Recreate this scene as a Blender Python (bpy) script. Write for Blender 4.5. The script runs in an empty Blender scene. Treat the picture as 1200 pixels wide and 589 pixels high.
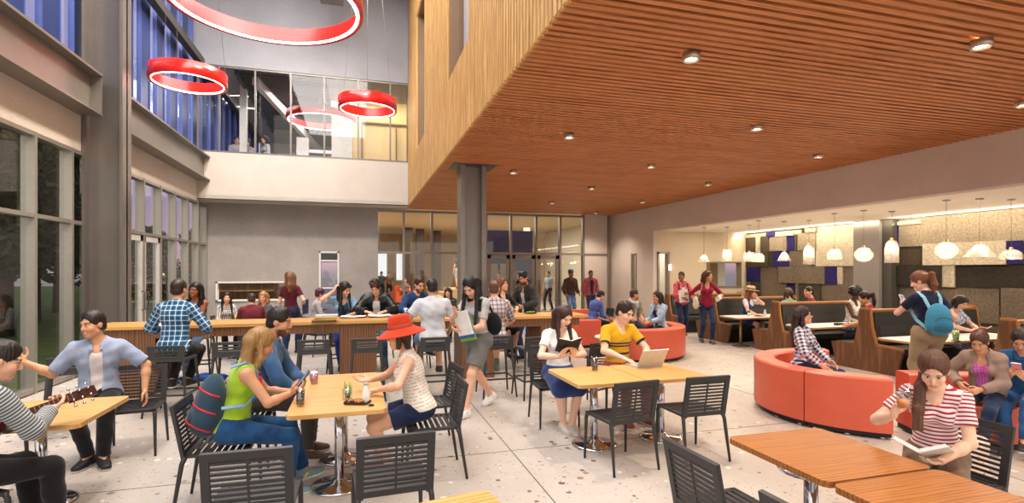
import bpy, bmesh, math, random
import numpy as np
from mathutils import Vector, Matrix
random.seed(7)
np.random.seed(7)
SC = bpy.context.scene
COL = SC.collection
PI = math.pi
R = math.radians
# ---------------------------------------------------------------- camera
FPX, CX, HY, EYE = 615.0, 600.0, 316.0, 1.75
TH = math.atan(180 / 615.0)
CS, CC = math.sin(TH), math.cos(TH)


def ray(px, py):
    a = (px - CX) / FPX
    return (CS + a * CC, CC - a * CS, -(py - HY) / FPX)


def onz(px, py, z=0.0):
    d = ray(px, py)
    t = (z - EYE) / d[2]
    return Vector((d[0] * t, d[1] * t, z))


def ony(px, py, y):
    d = ray(px, py)
    t = y / d[1]
    return Vector((d[0] * t, y, EYE + d[2] * t))


def onx(px, py, x):
    d = ray(px, py)
    t = x / d[0]
    return Vector((x, d[1] * t, EYE + d[2] * t))


def onw(px, py, w):
    d = ray(px, py)
    return Vector((d[0] * w, d[1] * w, EYE + d[2] * w))


cam = bpy.data.cameras.new('camera')
camo = bpy.data.objects.new('camera', cam)
COL.objects.link(camo)
camo.location = (0, 0, EYE)
camo.rotation_euler = (PI / 2, 0, -TH)
cam.sensor_width = 36
cam.lens = FPX / 1200 * 36
cam.shift_y = (HY - 294.5) / 1200
cam.clip_end = 400
cam.clip_start = 0.05
SC.camera = camo

# ---------------------------------------------------------------- objects


def props(o, label=None, cat=None, group=None, kind=None):
    if label:
        o['label'] = label
    if cat:
        o['category'] = cat
    if group:
        o['group'] = group
    if kind:
        o['kind'] = kind
    return o


def thing(name, label, cat, loc=(0, 0, 0), rz=0.0, group=None):
    o = bpy.data.objects.new(name, None)
    COL.objects.link(o)
    o.empty_display_size = 0.1
    o.location = loc
    o.rotation_euler = (0, 0, rz)
    return props(o, label, cat, group)


def mesh_np(name, v, f, smooth=True):
    """v (n,3) array, f (m,4) int array"""
    me = bpy.data.meshes.new(name)
    n, m = len(v), len(f)
    me.vertices.add(n)
    me.vertices.foreach_set('co', np.ascontiguousarray(v, dtype=np.float32).ravel())
    k = f.shape[1]
    me.loops.add(m * k)
    me.loops.foreach_set('vertex_index', np.ascontiguousarray(f, dtype=np.int32).ravel())
    me.polygons.add(m)
    me.polygons.foreach_set('loop_start', np.arange(0, m * k, k, dtype=np.int32))
    if smooth:
        me.polygons.foreach_set('use_smooth', np.ones(m, dtype=bool))
    me.update(calc_edges=True)
    return me


def link(name, me, mat=None, parent=None, loc=(0, 0, 0), rz=0.0):
    o = bpy.data.objects.new(name, me)
    COL.objects.link(o)
    if mat is not None:
        for mm in (mat if isinstance(mat, (list, tuple)) else [mat]):
            me.materials.append(mm)
    if parent is not None:
        o.parent = parent
    o.location = loc
    o.rotation_euler = (0, 0, rz)
    return o


class MB:
    """collects geometry for one mesh"""

    def __init__(self):
        self.bm = bmesh.new()
        self.mi = 0

    def _mat(self, faces):
        for f in faces:
            f.material_index = self.mi

    def box(self, c, s, rz=0.0, M=None):
        x, y, z = (s[0] / 2, s[1] / 2, s[2] / 2)
        T = Matrix.Translation(Vector(c)) @ Matrix.Rotation(rz, 4, 'Z')
        if M is not None:
            T = M @ T
        vs = [self.bm.verts.new(T @ Vector(p)) for p in
              ((-x, -y, -z), (x, -y, -z), (x, y, -z), (-x, y, -z), (-x, -y, z), (x, -y, z), (x, y, z), (-x, y, z))]
        fs = [self.bm.faces.new([vs[i] for i in q]) for q in
              ((3, 2, 1, 0), (4, 5, 6, 7), (0, 1, 5, 4), (1, 2, 6, 5), (2, 3, 7, 6), (3, 0, 4, 7))]
        self._mat(fs)
        return self

    def span(self, a, b):
        return self.box([(a[i] + b[i]) / 2 for i in range(3)], [abs(b[i] - a[i]) for i in range(3)])

    def bar(self, a, b, w, h=None, up=(0, 0, 1)):
        """rectangular bar from a to b"""
        h = h or w
        a, b = Vector(a), Vector(b)
        d = (b - a)
        L = d.length
        d.normalize()
        u = Vector(up)
        if abs(d.dot(u)) > .98:
            u = Vector((0, 1, 0))
        x = d.cross(u).normalized()
        u = x.cross(d).normalized()
        M = Matrix((x, d, u)).transposed().to_4x4()
        M.translation = (a + b) / 2
        return self.box((0, 0, 0), (w, L, h), M=M)

    def prism(self, poly, z0, z1, M=None):
        """extrude a 2D polygon (ccw) from z0 to z1"""
        T = M or Matrix.Identity(4)
        lo = [self.bm.verts.new(T @ Vector((p[0], p[1], z0))) for p in poly]
        hi = [self.bm.verts.new(T @ Vector((p[0], p[1], z1))) for p in poly]
        n = len(poly)
        fs = [self.bm.faces.new(lo[::-1]), self.bm.faces.new(hi)]
        for i in range(n):
            j = (i + 1) % n
            fs.append(self.bm.faces.new((lo[i], lo[j], hi[j], hi[i])))
        self._mat(fs)
        return self

    def tube(self, pts, r, n=10, cap=True, closed=False):
        pts = [Vector(p) for p in pts]
        m = len(pts)
        rs = r if isinstance(r, (list, tuple)) else [r] * m
        rings = []
        prev = None
        for i, p in enumerate(pts):
            if closed:
                d = pts[(i + 1) % m] - pts[i - 1]
            else:
                d = pts[min(i + 1, m - 1)] - pts[max(i - 1, 0)]
            d.normalize()
            if prev is None:
                u = Vector((0, 0, 1)) if abs(d.z) < .9 else Vector((1, 0, 0))
            else:
                u = prev
            x = d.cross(u).normalized()
            u = x.cross(d).normalized()
            prev = u
            rings.append([self.bm.verts.new(p + (x * math.cos(2 * PI * k / n) + u * math.sin(2 * PI * k / n)) * rs[i]) for k in range(n)])
        fs = []
        for i in range(m if closed else m - 1):
            A, B = rings[i], rings[(i + 1) % m]
            for k in range(n):
                fs.append(self.bm.faces.new((A[k], A[(k + 1) % n], B[(k + 1) % n], B[k])))
        if cap and not closed:
            fs.append(self.bm.faces.new(rings[0][::-1]))
            fs.append(self.bm.faces.new(rings[-1]))
        for f in fs:
            f.smooth = True
        self._mat(fs)
        return self

    def lathe(self, prof, c=(0, 0, 0), n=32, smooth=True, a0=0.0, a1=2 * PI, M=None):
        """prof list of (r,z)"""
        T = Matrix.Translation(Vector(c))
        if M is not None:
            T = T @ M
        full = abs(a1 - a0 - 2 * PI) < 1e-6
        k = n if full else n + 1
        rings = []
        for r, z in prof:
            if r < 1e-6:
                rings.append([self.bm.verts.new(T @ Vector((0, 0, z)))])
            else:
                rings.append([self.bm.verts.new(T @ Vector((r * math.cos(a0 + (a1 - a0) * i / n), r * math.sin(a0 + (a1 - a0) * i / n), z))) for i in range(k)])
        fs = []
        for A, B in zip(rings[:-1], rings[1:]):
            for i in range(n):
                j = (i + 1) % k
                if len(A) == 1 and len(B) == 1:
                    continue
                if len(A) == 1:
                    fs.append(self.bm.faces.new((A[0], B[j], B[i])))
                elif len(B) == 1:
                    fs.append(self.bm.faces.new((A[i], A[j], B[0])))
                else:
                    fs.append(self.bm.faces.new((A[i], A[j], B[j], B[i])))
        for f in fs:
            f.smooth = smooth
        self._mat(fs)
        return self

    def ball(self, c, r, n=12):
        r = r if isinstance(r, (tuple, list)) else (r, r, r)
        M = Matrix.Translation(Vector(c)) @ Matrix.Diagonal((r[0], r[1], r[2], 1))
        res = bmesh.ops.create_uvsphere(self.bm, u_segments=n, v_segments=max(6, n * 2 // 3), radius=1, matrix=M)
        fs = set(f for v in res['verts'] for f in v.link_faces)
        for f in fs:
            f.smooth = True
        self._mat(fs)
        return self

    def quad(self, *p):
        f = self.bm.faces.new([self.bm.verts.new(Vector(q)) for q in p])
        self._mat([f])
        return self

    def bevel(self, w, seg=2):
        es = [e for e in self.bm.edges if len(e.link_faces) == 2 and e.calc_face_angle(0) > .6]
        bmesh.ops.bevel(self.bm, geom=es, offset=w, segments=seg, profile=.5, affect='EDGES', clamp_overlap=True)
        return self

    def mesh(self, name, fix=True):
        me = bpy.data.meshes.new(name)
        if fix:
            bmesh.ops.recalc_face_normals(self.bm, faces=self.bm.faces)
        self.bm.to_mesh(me)
        self.bm.free()
        return me

    def build(self, name, mat, parent=None, loc=(0, 0, 0), rz=0.0, fix=True):
        return link(name, self.mesh(name, fix), mat, parent, loc, rz)


def kids(o):
    return list(o.children)


def dup(o, loc=None, rz=None, label=None, group=None, parent=None):
    c = o.copy()
    COL.objects.link(c)
    if parent is not None:
        c.parent = parent
    for ch in kids(o):
        dup(ch, parent=c)
    if loc is not None:
        c.location = loc
    if rz is not None:
        c.rotation_euler = (0, 0, rz)
    if label:
        c['label'] = label
    if group:
        c['group'] = group
    return c


def struct(name, mb, mat, parent=None):
    o = mb.build(name, mat, parent) if isinstance(mb, MB) else link(name, mb, mat, parent)
    if parent is None:
        o['kind'] = 'structure'
    return o


# ---------------------------------------------------------------- materials
MATS = {}


def srgb(h):
    if isinstance(h, str):
        h = h.lstrip('#')
        c = [int(h[i:i + 2], 16) / 255 for i in (0, 2, 4)]
        return tuple(((x + .055) / 1.055) ** 2.4 if x > .04045 else x / 12.92 for x in c) + (1,)
    return tuple(h)[:3] + (1,)


class NT:
    def __init__(self, name):
        self.m = bpy.data.materials.new(name)
        self.m.use_nodes = True
        self.t = self.m.node_tree
        self.b = self.t.nodes['Principled BSDF']

    def n(self, typ, **kw):
        x = self.t.nodes.new(typ)
        for k, v in kw.items():
            if k.startswith('i_'):
                x.inputs[k[2:].replace('_', ' ')].default_value = v
            else:
                setattr(x, k, v)
        return x

    def l(self, a, b):
        self.t.links.new(a, b)

    def ramp(self, fac, stops, interp='LINEAR'):
        r = self.n('ShaderNodeValToRGB')
        r.color_ramp.interpolation = interp
        e = r.color_ramp.elements
        while len(e) < len(stops):
            e.new(.5)
        for i, (p, c) in enumerate(stops):
            e[i].position = p
            e[i].color = srgb(c)
        self.l(fac, r.inputs[0])
        return r.outputs[0]

    def mix(self, fac, a, b, mode='MIX'):
        x = self.n('ShaderNodeMix', data_type='RGBA', blend_type=mode)
        for i, v in ((0, fac), (6, a), (7, b)):
            if hasattr(v, 'node'):
                self.l(v, x.inputs[i])
            elif i == 0:
                x.inputs[0].default_value = v
            else:
                x.inputs[i].default_value = srgb(v)
        return x.outputs[2]

    def math(self, op, a, b=None, c=None):
        x = self.n('ShaderNodeMath', operation=op)
        for i, v in enumerate((a, b, c)):
            if v is None:
                continue
            if hasattr(v, 'node'):
                self.l(v, x.inputs[i])
            else:
                x.inputs[i].default_value = v
        return x.outputs[0]

    def bump(self, h, strength=.3, dist=.02):
        b = self.n('ShaderNodeBump')
        b.inputs['Strength'].default_value = strength
        b.inputs['Distance'].default_value = dist
        self.l(h, b.inputs['Height'])
        self.l(b.outputs[0], self.b.inputs['Normal'])

    def coord(self, which='Object', scale=(1, 1, 1)):
        tc = self.n('ShaderNodeTexCoord')
        mp = self.n('ShaderNodeMapping')
        mp.inputs['Scale'].default_value = scale
        self.l(tc.outputs[which], mp.inputs[0])
        return mp.outputs[0]

    def noise(self, co, scale=5, detail=4, rough=.5):
        x = self.n('ShaderNodeTexNoise')
        x.inputs['Scale'].default_value = scale
        x.inputs['Detail'].default_value = detail
        x.inputs['Roughness'].default_value = rough
        self.l(co, x.inputs['Vector'])
        return x.outputs[0]

    def set(self, col=None, rough=None, metal=None, spec=None, **kw):
        b = self.b
        if col is not None:
            if hasattr(col, 'node'):
                self.l(col, b.inputs['Base Color'])
            else:
                b.inputs['Base Color'].default_value = srgb(col)
        if rough is not None:
            if hasattr(rough, 'node'):
                self.l(rough, b.inputs['Roughness'])
            else:
                b.inputs['Roughness'].default_value = rough
        if metal is not None:
            b.inputs['Metallic'].default_value = metal
        if spec is not None:
            b.inputs['Specular IOR Level'].default_value = spec
        for k, v in kw.items():
            b.inputs[k.replace('_', ' ')].default_value = v
        return self.m


def flat(name, col, rough=.5, metal=0., spec=.5, var=.06, scale=14, bump=0., **kw):
    """plain material with a slight procedural variation"""
    if name in MATS:
        return MATS[name]
    t = NT(name)
    c = srgb(col)
    co = t.coord('Object')
    nz = t.noise(co, scale, 3)
    a = tuple(max(0, x * (1 - var)) for x in c[:3])
    b = tuple(min(1, x * (1 + var)) for x in c[:3])
    t.set(t.ramp(nz, [(.3, a), (.7, b)]), rough, metal, spec, **kw)
    if bump:
        t.bump(t.noise(co, scale * 6, 4), bump, .004)
    MATS[name] = t.m
    return t.m


def emit(name, col, strength):
    if name in MATS:
        return MATS[name]
    t = NT(name)
    t.set(col, .4, Emission_Color=srgb(col), Emission_Strength=strength)
    MATS[name] = t.m
    return t.m


def concrete(name, col, var=.12, scale=1.2, fine=40, bump=.15):
    t = NT(name)
    co = t.coord('Object')
    c = srgb(col)
    n1 = t.noise(co, scale, 6, .6)
    n2 = t.noise(co, fine, 4, .6)
    a = tuple(x * (1 - var) for x in c[:3])
    b = tuple(min(1, x * (1 + var)) for x in c[:3])
    base = t.ramp(n1, [(.3, a), (.7, b)])
    sp = t.ramp(n2, [(.35, (.86, .86, .86)), (.6, (1.05, 1.05, 1.05))])
    t.set(t.mix(1.0, base, sp, 'MULTIPLY'), .8, 0, .25)
    t.bump(n2, bump, .004)
    MATS[name] = t.m
    return t.m


def wood(name, col, dark, axis='X', scale=1.0, rough=.4, ring=9.0, spec=.4):
    t = NT(name)
    s = {'X': (.35, 4, 4), 'Y': (4, .35, 4), 'Z': (4, 4, .35)}[axis]
    co = t.coord('Object', tuple(x * scale for x in s))
    n1 = t.noise(co, 3.0, 5, .6)
    w = t.n('ShaderNodeTexWave', wave_type='BANDS', bands_direction={'X': 'Y', 'Y': 'X', 'Z': 'X'}[axis])
    w.inputs['Scale'].default_value = ring * .35
    w.inputs['Distortion'].default_value = 7
    w.inputs['Detail'].default_value = 3
    w.inputs['Detail Scale'].default_value = 1.4
    t.l(co, w.inputs['Vector'])
    n2 = t.noise(t.coord('Object', tuple(x * scale * (14 if x > 1 else 5) for x in s)), 2.2, 4, .7)
    a = t.mix(.5, w.outputs[0], n1)
    a = t.mix(.35, a, n2)
    t.set(t.ramp(a, [(.25, dark), (.55, col), (.8, tuple(min(1, x * 1.12) for x in srgb(col)[:3]))]), rough, 0, spec)
    t.bump(n2, .08, .002)
    MATS[name] = t.m
    return t.m


def glass(name, tint=(1, 1, 1), alpha=.12, rough=.02):
    """thin architectural glazing: mostly clear, reflecting by fresnel"""
    t = NT(name)
    nd = t.t.nodes
    tr = t.n('ShaderNodeBsdfTransparent')
    tr.inputs[0].default_value = srgb(tint)
    gl = t.n('ShaderNodeBsdfGlossy')
    gl.inputs['Roughness'].default_value = rough
    fr = t.n('ShaderNodeFresnel')
    fr.inputs[0].default_value = 1.5
    ge = t.n('ShaderNodeNewGeometry')
    f = t.math('MULTIPLY', t.math('ADD', fr.outputs[0], alpha), t.math('SUBTRACT', 1.0, ge.outputs['Backfacing']))
    mx = t.n('ShaderNodeMixShader')
    t.l(f, mx.inputs[0])
    t.l(tr.outputs[0], mx.inputs[1])
    t.l(gl.outputs[0], mx.inputs[2])
    t.l(mx.outputs[0], nd['Material Output'].inputs[0])
    MATS[name] = t.m
    return t.m
# ---------------------------------------------------------------- figures: one continuous surface per body
class Field:
    def __init__(self, res):
        self.res = res
        self.p = []

    def cap(self, a, b, ra, rb=None, k=.03, cuts=None, op=1):
        self.p.append(('c', np.array(a, float), np.array(b, float), ra, ra if rb is None else rb, k, cuts, op, None))

    def ell(self, c, r, k=.03, M=None, cuts=None, op=1):
        """ellipsoid, M 3x3 rows = local axes"""
        self.p.append(('e', np.array(c, float), np.array(r, float), 0, 0, k, cuts, op, None if M is None else np.array(M, float)))

    def surface(self, clips=None, wob=None):
        res = self.res
        lo = np.full(3, 1e9)
        hi = -lo
        bb = []
        for t, a, b, ra, rb, k, cuts, op, M in self.p:
            if t == 'c':
                m = max(ra, rb)
                l, h = np.minimum(a, b) - m, np.maximum(a, b) + m
            else:
                m = b.max() if M is not None else b
                l, h = a - m, a + m
            bb.append((l, h))
            if op > 0:
                lo, hi = np.minimum(lo, l), np.maximum(hi, h)
        pad = res * 3 + .01
        lo -= pad
        hi += pad
        n = np.ceil((hi - lo) / res).astype(int) + 1
        F = np.full(n, .08, dtype=np.float32)
        ax = [(lo[i] + np.arange(n[i]) * res).astype(np.float32) for i in range(3)]
        for (t, a, b, ra, rb, k, cuts, op, M), (l, h) in zip(self.p, bb):
            mg = k + res * 2
            i0 = np.clip(np.floor((l - mg - lo) / res).astype(int), 0, n - 1)
            i1 = np.clip(np.ceil((h + mg - lo) / res).astype(int) + 1, 1, n)
            if (i1 <= i0).any():
                continue
            sl = tuple(slice(i0[i], i1[i]) for i in range(3))
            X = ax[0][sl[0]][:, None, None]
            Y = ax[1][sl[1]][None, :, None]
            Z = ax[2][sl[2]][None, None, :]
            if t == 'c':
                d = (b - a).astype(np.float32)
                L2 = float(d @ d) + 1e-12
                x, y, z = X - np.float32(a[0]), Y - np.float32(a[1]), Z - np.float32(a[2])
                tt = np.clip((x * d[0] + y * d[1] + z * d[2]) / np.float32(L2), 0, 1)
                D = np.sqrt((x - tt * d[0]) ** 2 + (y - tt * d[1]) ** 2 + (z - tt * d[2]) ** 2) - (np.float32(ra) + np.float32(rb - ra) * tt)
            else:
                x, y, z = X - np.float32(a[0]), Y - np.float32(a[1]), Z - np.float32(a[2])
                if M is not None:
                    m = M.astype(np.float32)
                    x, y, z = (m[0, 0] * x + m[0, 1] * y + m[0, 2] * z, m[1, 0] * x + m[1, 1] * y + m[1, 2] * z, m[2, 0] * x + m[2, 1] * y + m[2, 2] * z)
                r = b.astype(np.float32)
                k0 = np.sqrt((x / r[0]) ** 2 + (y / r[1]) ** 2 + (z / r[2]) ** 2)
                k1 = np.sqrt((x / r[0] ** 2) ** 2 + (y / r[1] ** 2) ** 2 + (z / r[2] ** 2) ** 2) + np.float32(1e-6)
                D = k0 * (k0 - 1) / k1
            if cuts:
                for pt, nr in cuts:
                    D = np.maximum(D, (X - np.float32(pt[0])) * np.float32(nr[0]) + (Y - np.float32(pt[1])) * np.float32(nr[1]) + (Z - np.float32(pt[2])) * np.float32(nr[2]))
            G = F[sl]
            if op > 0:
                hh = np.maximum(k - np.abs(G - D), 0) / k
                F[sl] = np.minimum(G, D) - hh * hh * np.float32(k * .25)
            else:
                hh = np.maximum(k - np.abs(G + D), 0) / k
                F[sl] = np.maximum(G, -D) + hh * hh * np.float32(k * .25)
        X, Y, Z = ax[0][:, None, None], ax[1][None, :, None], ax[2][None, None, :]
        if wob is not None:
            F += wob(X, Y, Z).astype(np.float32)
        for pt, nr in (clips or []):
            F = np.maximum(F, (X - np.float32(pt[0])) * np.float32(nr[0]) + (Y - np.float32(pt[1])) * np.float32(nr[1]) + (Z - np.float32(pt[2])) * np.float32(nr[2]))
        # close the border
        for i in range(3):
            s = [slice(None)] * 3
            for e in (0, -1):
                s[i] = e
                F[tuple(s)] = np.maximum(F[tuple(s)], np.float32(.01))
        return surface_nets(F, lo, res)


_CO = np.array([(0, 0, 0), (1, 0, 0), (0, 1, 0), (1, 1, 0), (0, 0, 1), (1, 0, 1), (0, 1, 1), (1, 1, 1)])
_ED = [(0, 1), (2, 3), (4, 5), (6, 7), (0, 2), (1, 3), (4, 6), (5, 7), (0, 4), (1, 5), (2, 6), (3, 7)]


def surface_nets(F, lo, res):
    I = F < 0
    A = I[:-1] != I[1:]
    B = I[:, :-1] != I[:, 1:]
    C = I[:, :, :-1] != I[:, :, 1:]
    act = (A[:, :-1, :-1] | A[:, 1:, :-1] | A[:, :-1, 1:] | A[:, 1:, 1:] | B[:-1, :, :-1] | B[1:, :, :-1] | B[:-1, :, 1:] | B[1:, :, 1:]
           | C[:-1, :-1] | C[1:, :-1] | C[:-1, 1:] | C[1:, 1:])
    ci = np.argwhere(act)
    if not len(ci):
        return np.zeros((0, 3)), np.zeros((0, 4), int)
    idx = np.full(act.shape, -1, np.int32)
    idx[act] = np.arange(len(ci), dtype=np.int32)
    val = np.stack([F[ci[:, 0] + o[0], ci[:, 1] + o[1], ci[:, 2] + o[2]] for o in _CO], 1)
    acc = np.zeros((len(ci), 3), np.float32)
    cnt = np.zeros(len(ci), np.float32)
    for a, b in _ED:
        va, vb = val[:, a], val[:, b]
        s = (va < 0) != (vb < 0)
        t = np.where(s, va / np.where(s, va - vb, 1), 0)
        p = _CO[a] + t[:, None] * (_CO[b] - _CO[a])
        acc += p * s[:, None]
        cnt += s
    v = lo + (ci + acc / cnt[:, None]) * res
    fs = []
    for axis, E in ((0, A), (1, B), (2, C)):
        e = np.argwhere(E)
        o = [i for i in range(3) if i != axis]
        ok = (e[:, o[0]] > 0) & (e[:, o[1]] > 0) & (e[:, o[0]] < F.shape[o[0]] - 1) & (e[:, o[1]] < F.shape[o[1]] - 1)
        e = e[ok]
        q = []
        for da, db in ((-1, -1), (0, -1), (0, 0), (-1, 0)):
            c = e.copy()
            c[:, o[0]] += da
            c[:, o[1]] += db
            q.append(idx[c[:, 0], c[:, 1], c[:, 2]])
        q = np.stack(q, 1)
        ins = I[e[:, 0], e[:, 1], e[:, 2]]
        flip = ins if axis != 1 else ~ins
        q[~flip] = q[~flip][:, ::-1]
        fs.append(q)
    f = np.concatenate(fs)
    f = f[(f >= 0).all(1)]
    return v, f


def vec(*a):
    return np.array(a, float)


def unit(v):
    return v / (np.linalg.norm(v) + 1e-9)


def rotm(ax, ang):
    return np.array(Matrix.Rotation(ang, 3, Vector(ax)))


def ik(a, t, l1, l2, pole):
    d = t - a
    L = np.linalg.norm(d)
    mx = (l1 + l2) * .995
    if L > mx:
        t = a + d / L * mx
        d = t - a
        L = mx
    L = max(L, abs(l1 - l2) + .02)
    u = unit(d)
    x = (l1 * l1 - l2 * l2 + L * L) / (2 * L)
    h = math.sqrt(max(l1 * l1 - x * x, 0))
    p = pole - u * (pole @ u)
    return a + u * x + unit(p) * h, a + u * L


SKIN = {'light': '#e3b296', 'fair': '#ecc0a6', 'tan': '#cf9a78', 'olive': '#c48d68', 'brown': '#8d5a3c', 'dark': '#5a382a'}


def setcol(me, c):
    at = me.color_attributes.new('Col', 'FLOAT_COLOR', 'POINT')
    at.data.foreach_set('color', np.ascontiguousarray(np.concatenate([c, np.ones((len(c), 1))], 1), dtype=np.float32).ravel())


def lin(h):
    return np.array(srgb(h)[:3])


_t = NT('skin')
_a = _t.n('ShaderNodeAttribute', attribute_name='Col')
_n = _t.noise(_t.coord('Object'), 60, 3)
_t.set(_t.mix(1.0, _a.outputs[0], _t.ramp(_n, [(.3, (.94, .94, .94)), (.7, (1, 1, 1))]), 'MULTIPLY'), .5, 0, .35)
_t.b.inputs['Subsurface Weight'].default_value = .08
_t.b.inputs['Subsurface Scale'].default_value = .01
M_SKIN = _t.m
_t = NT('shoe_upper')
_a = _t.n('ShaderNodeAttribute', attribute_name='Col')
_t.set(_a.outputs[0], .5, 0, .4)
_t.bump(_t.noise(_t.coord('Object'), 160, 2), .15, .003)
M_SHOE = _t.m


def hairmat(col):
    nm = 'hair_' + col.lstrip('#')
    if nm in MATS:
        return MATS[nm]
    t = NT(nm)
    a = t.n('ShaderNodeAttribute', attribute_name='fab')
    mp = t.n('ShaderNodeMapping')
    mp.inputs['Scale'].default_value = (220, 5, 1)
    t.l(a.outputs['Vector'], mp.inputs[0])
    n = t.noise(mp.outputs[0], 1, 3)
    c = srgb(col)[:3]
    t.set(t.ramp(n, [(.3, tuple(x * .55 for x in c)), (.7, tuple(min(1, x * 1.35) for x in c))]), .42, 0, .45)
    t.bump(n, .5, .004)
    MATS[nm] = t.m
    return t.m


def cloth(kind, *cols, sc=1.0):
    """plain / stripes / plaid / denim fabrics driven by the garment's own thread coordinates"""
    nm = kind + '_' + '_'.join(c.lstrip('#') for c in cols) + ('' if sc == 1 else '_%d' % int(sc * 100))
    if nm in MATS:
        return MATS[nm]
    t = NT(nm)
    at = t.n('ShaderNodeAttribute', attribute_name='fab')
    sp = t.n('ShaderNodeSeparateXYZ')
    t.l(at.outputs['Vector'], sp.inputs[0])
    u, v = sp.outputs[0], sp.outputs[1]
    co = t.coord('Object')
    n1 = t.noise(co, 9, 4)

    def band(x, period, width, off=0.):
        fr = t.math('FRACT', t.math('ADD', t.math('DIVIDE', x, period), off + 50))
        return t.math('LESS_THAN', fr, width)
    base = cols[0]
    if kind == 'stripe':
        c = t.mix(band(v, .032 * sc, .42), cols[0], cols[1])
    elif kind == 'plaid':
        c = t.mix(t.math('MULTIPLY', band(u, .062 * sc, .45), .6), cols[0], cols[1])
        c = t.mix(t.math('MULTIPLY', band(v, .062 * sc, .45), .6), c, cols[1])
        c = t.mix(t.math('MULTIPLY', band(u, .062 * sc, .1, .3), .8), c, cols[2])
        c = t.mix(t.math('MULTIPLY', band(v, .062 * sc, .1, .3), .8), c, cols[2])
    elif kind == 'gingham':
        c = t.mix(t.math('MULTIPLY', t.math('ADD', band(u, .05 * sc, .5), band(v, .05 * sc, .5)), .5), cols[0], cols[1])
    elif kind == 'crochet':
        c = t.mix(t.math('MULTIPLY', band(v, .03, .3), band(u, .016, .5)), cols[0], cols[1])
    elif kind == 'banded':
        ms = [t.math('MULTIPLY', t.math('GREATER_THAN', v, lo), t.math('LESS_THAN', v, hi)) for lo, hi in ((.172, .198), (.268, .286), (.302, .320))]
        c = t.mix(t.math('MAXIMUM', t.math('MAXIMUM', ms[0], ms[1]), ms[2]), cols[0], cols[1])
    elif kind == 'print':
        vo = t.n('ShaderNodeTexVoronoi')
        vo.inputs['Scale'].default_value = 34 / sc
        t.l(co, vo.inputs[0])
        c = t.mix(t.math('LESS_THAN', vo.outputs[0], .42), cols[0], cols[1])
    elif kind == 'denim':
        n2 = t.noise(co, 5, 3)
        c = t.mix(t.ramp(n2, [(.42, (0, 0, 0)), (.66, (1, 1, 1))]), cols[0], cols[1])
    else:
        c = t.mix(0.0, cols[0], cols[0])
    sh = t.ramp(n1, [(.3, (.9, .9, .9)), (.7, (1.06, 1.06, 1.06))])
    rough = {'leather': .38}.get(kind, .85)
    t.set(t.mix(1.0, c, sh, 'MULTIPLY'), rough, 0, .45 if kind == 'leather' else .15)
    if kind != 'leather':
        t.b.inputs['Sheen Weight'].default_value = .15
    t.bump(t.math('ADD', n1, t.math('MULTIPLY', t.noise(co, 260, 2), .12)), .35, .012)
    MATS[nm] = t.m
    return t.m


def fabcoord(me, v, bones):
    """thread coordinates: x round the limb (or across the trunk), y along it, from the closest bone"""
    best = np.full(len(v), 1e9)
    out = np.zeros((len(v), 3), np.float32)
    for a, b, r, X, planar in bones:
        d = b - a
        L = np.linalg.norm(d) + 1e-9
        t = np.clip(((v - a) @ d) / L / L, 0, 1)
        q = v - a - t[:, None] * d
        ds = np.linalg.norm(q, axis=1) - r
        ax = d / L
        X = unit(X - ax * (X @ ax))
        Yv = np.cross(ax, X)
        if planar:
            uu = q @ X
        else:
            uu = np.arctan2(q @ Yv, q @ X) * max(r, .03)
        m = ds < best
        best[m] = ds[m]
        out[m, 0] = uu[m]
        out[m, 1] = ((v - a) @ ax)[m]
    at = me.attributes.new('fab', 'FLOAT_VECTOR', 'POINT')
    at.data.foreach_set('vector', out.ravel())


def hand(F, W, D, N, side, s=1., curl=.5, spread=.12, thumb=.6, fr=1.0):
    """palm, four fingers and a thumb on wrist W; D along the hand, N out of the palm; side +1 right hand, -1 left"""
    D = unit(D)
    N = unit(N - D * (N @ D))
    S = np.cross(D, N) * side          # towards the thumb
    lat = [.031, .011, -.010, -.029]
    base = [.086, .090, .086, .078]
    ln = [.98, 1.08, 1.0, .8]
    curls = curl if isinstance(curl, (list, tuple)) else [curl] * 4
    for i in range(4):
        kn = W + (D * base[i] + S * lat[i]) * s
        F.cap(W + (D * .012 + S * lat[i] * .55) * s, kn, .0135 * s, .0115 * s, .014)
        p = kn
        a = curls[i] * .55
        for j, l in enumerate((.043, .027, .021)):
            d = unit(D * math.cos(a) + N * math.sin(a) + S * spread * (1.2 - i * .8) * .35)
            q = p + d * l * ln[i] * s
            F.cap(p, q, (.0092 - .0008 * j) * s * fr, (.0085 - .001 * j) * s * fr, .004)
            p = q
            a += curls[i] * (1.0 if j == 0 else .75)
    b = W + (D * .02 + S * .022 + N * .004) * s
    m = b + unit(D * .6 + S * .75 + N * .35 * (1 + thumb)) * .045 * s
    e = m + unit(D * 1.0 + S * (.55 - .5 * thumb) + N * .5 * thumb) * .034 * s
    g = e + unit(D * 1.0 + S * (.25 - .6 * thumb) + N * .5 * thumb) * .026 * s
    F.cap(b, m, .0155 * s, .0125 * s, .012)
    F.cap(m, e, .0112 * s * fr, .0100 * s * fr, .004)
    F.cap(e, g, .0100 * s * fr, .0082 * s * fr, .004)


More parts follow.
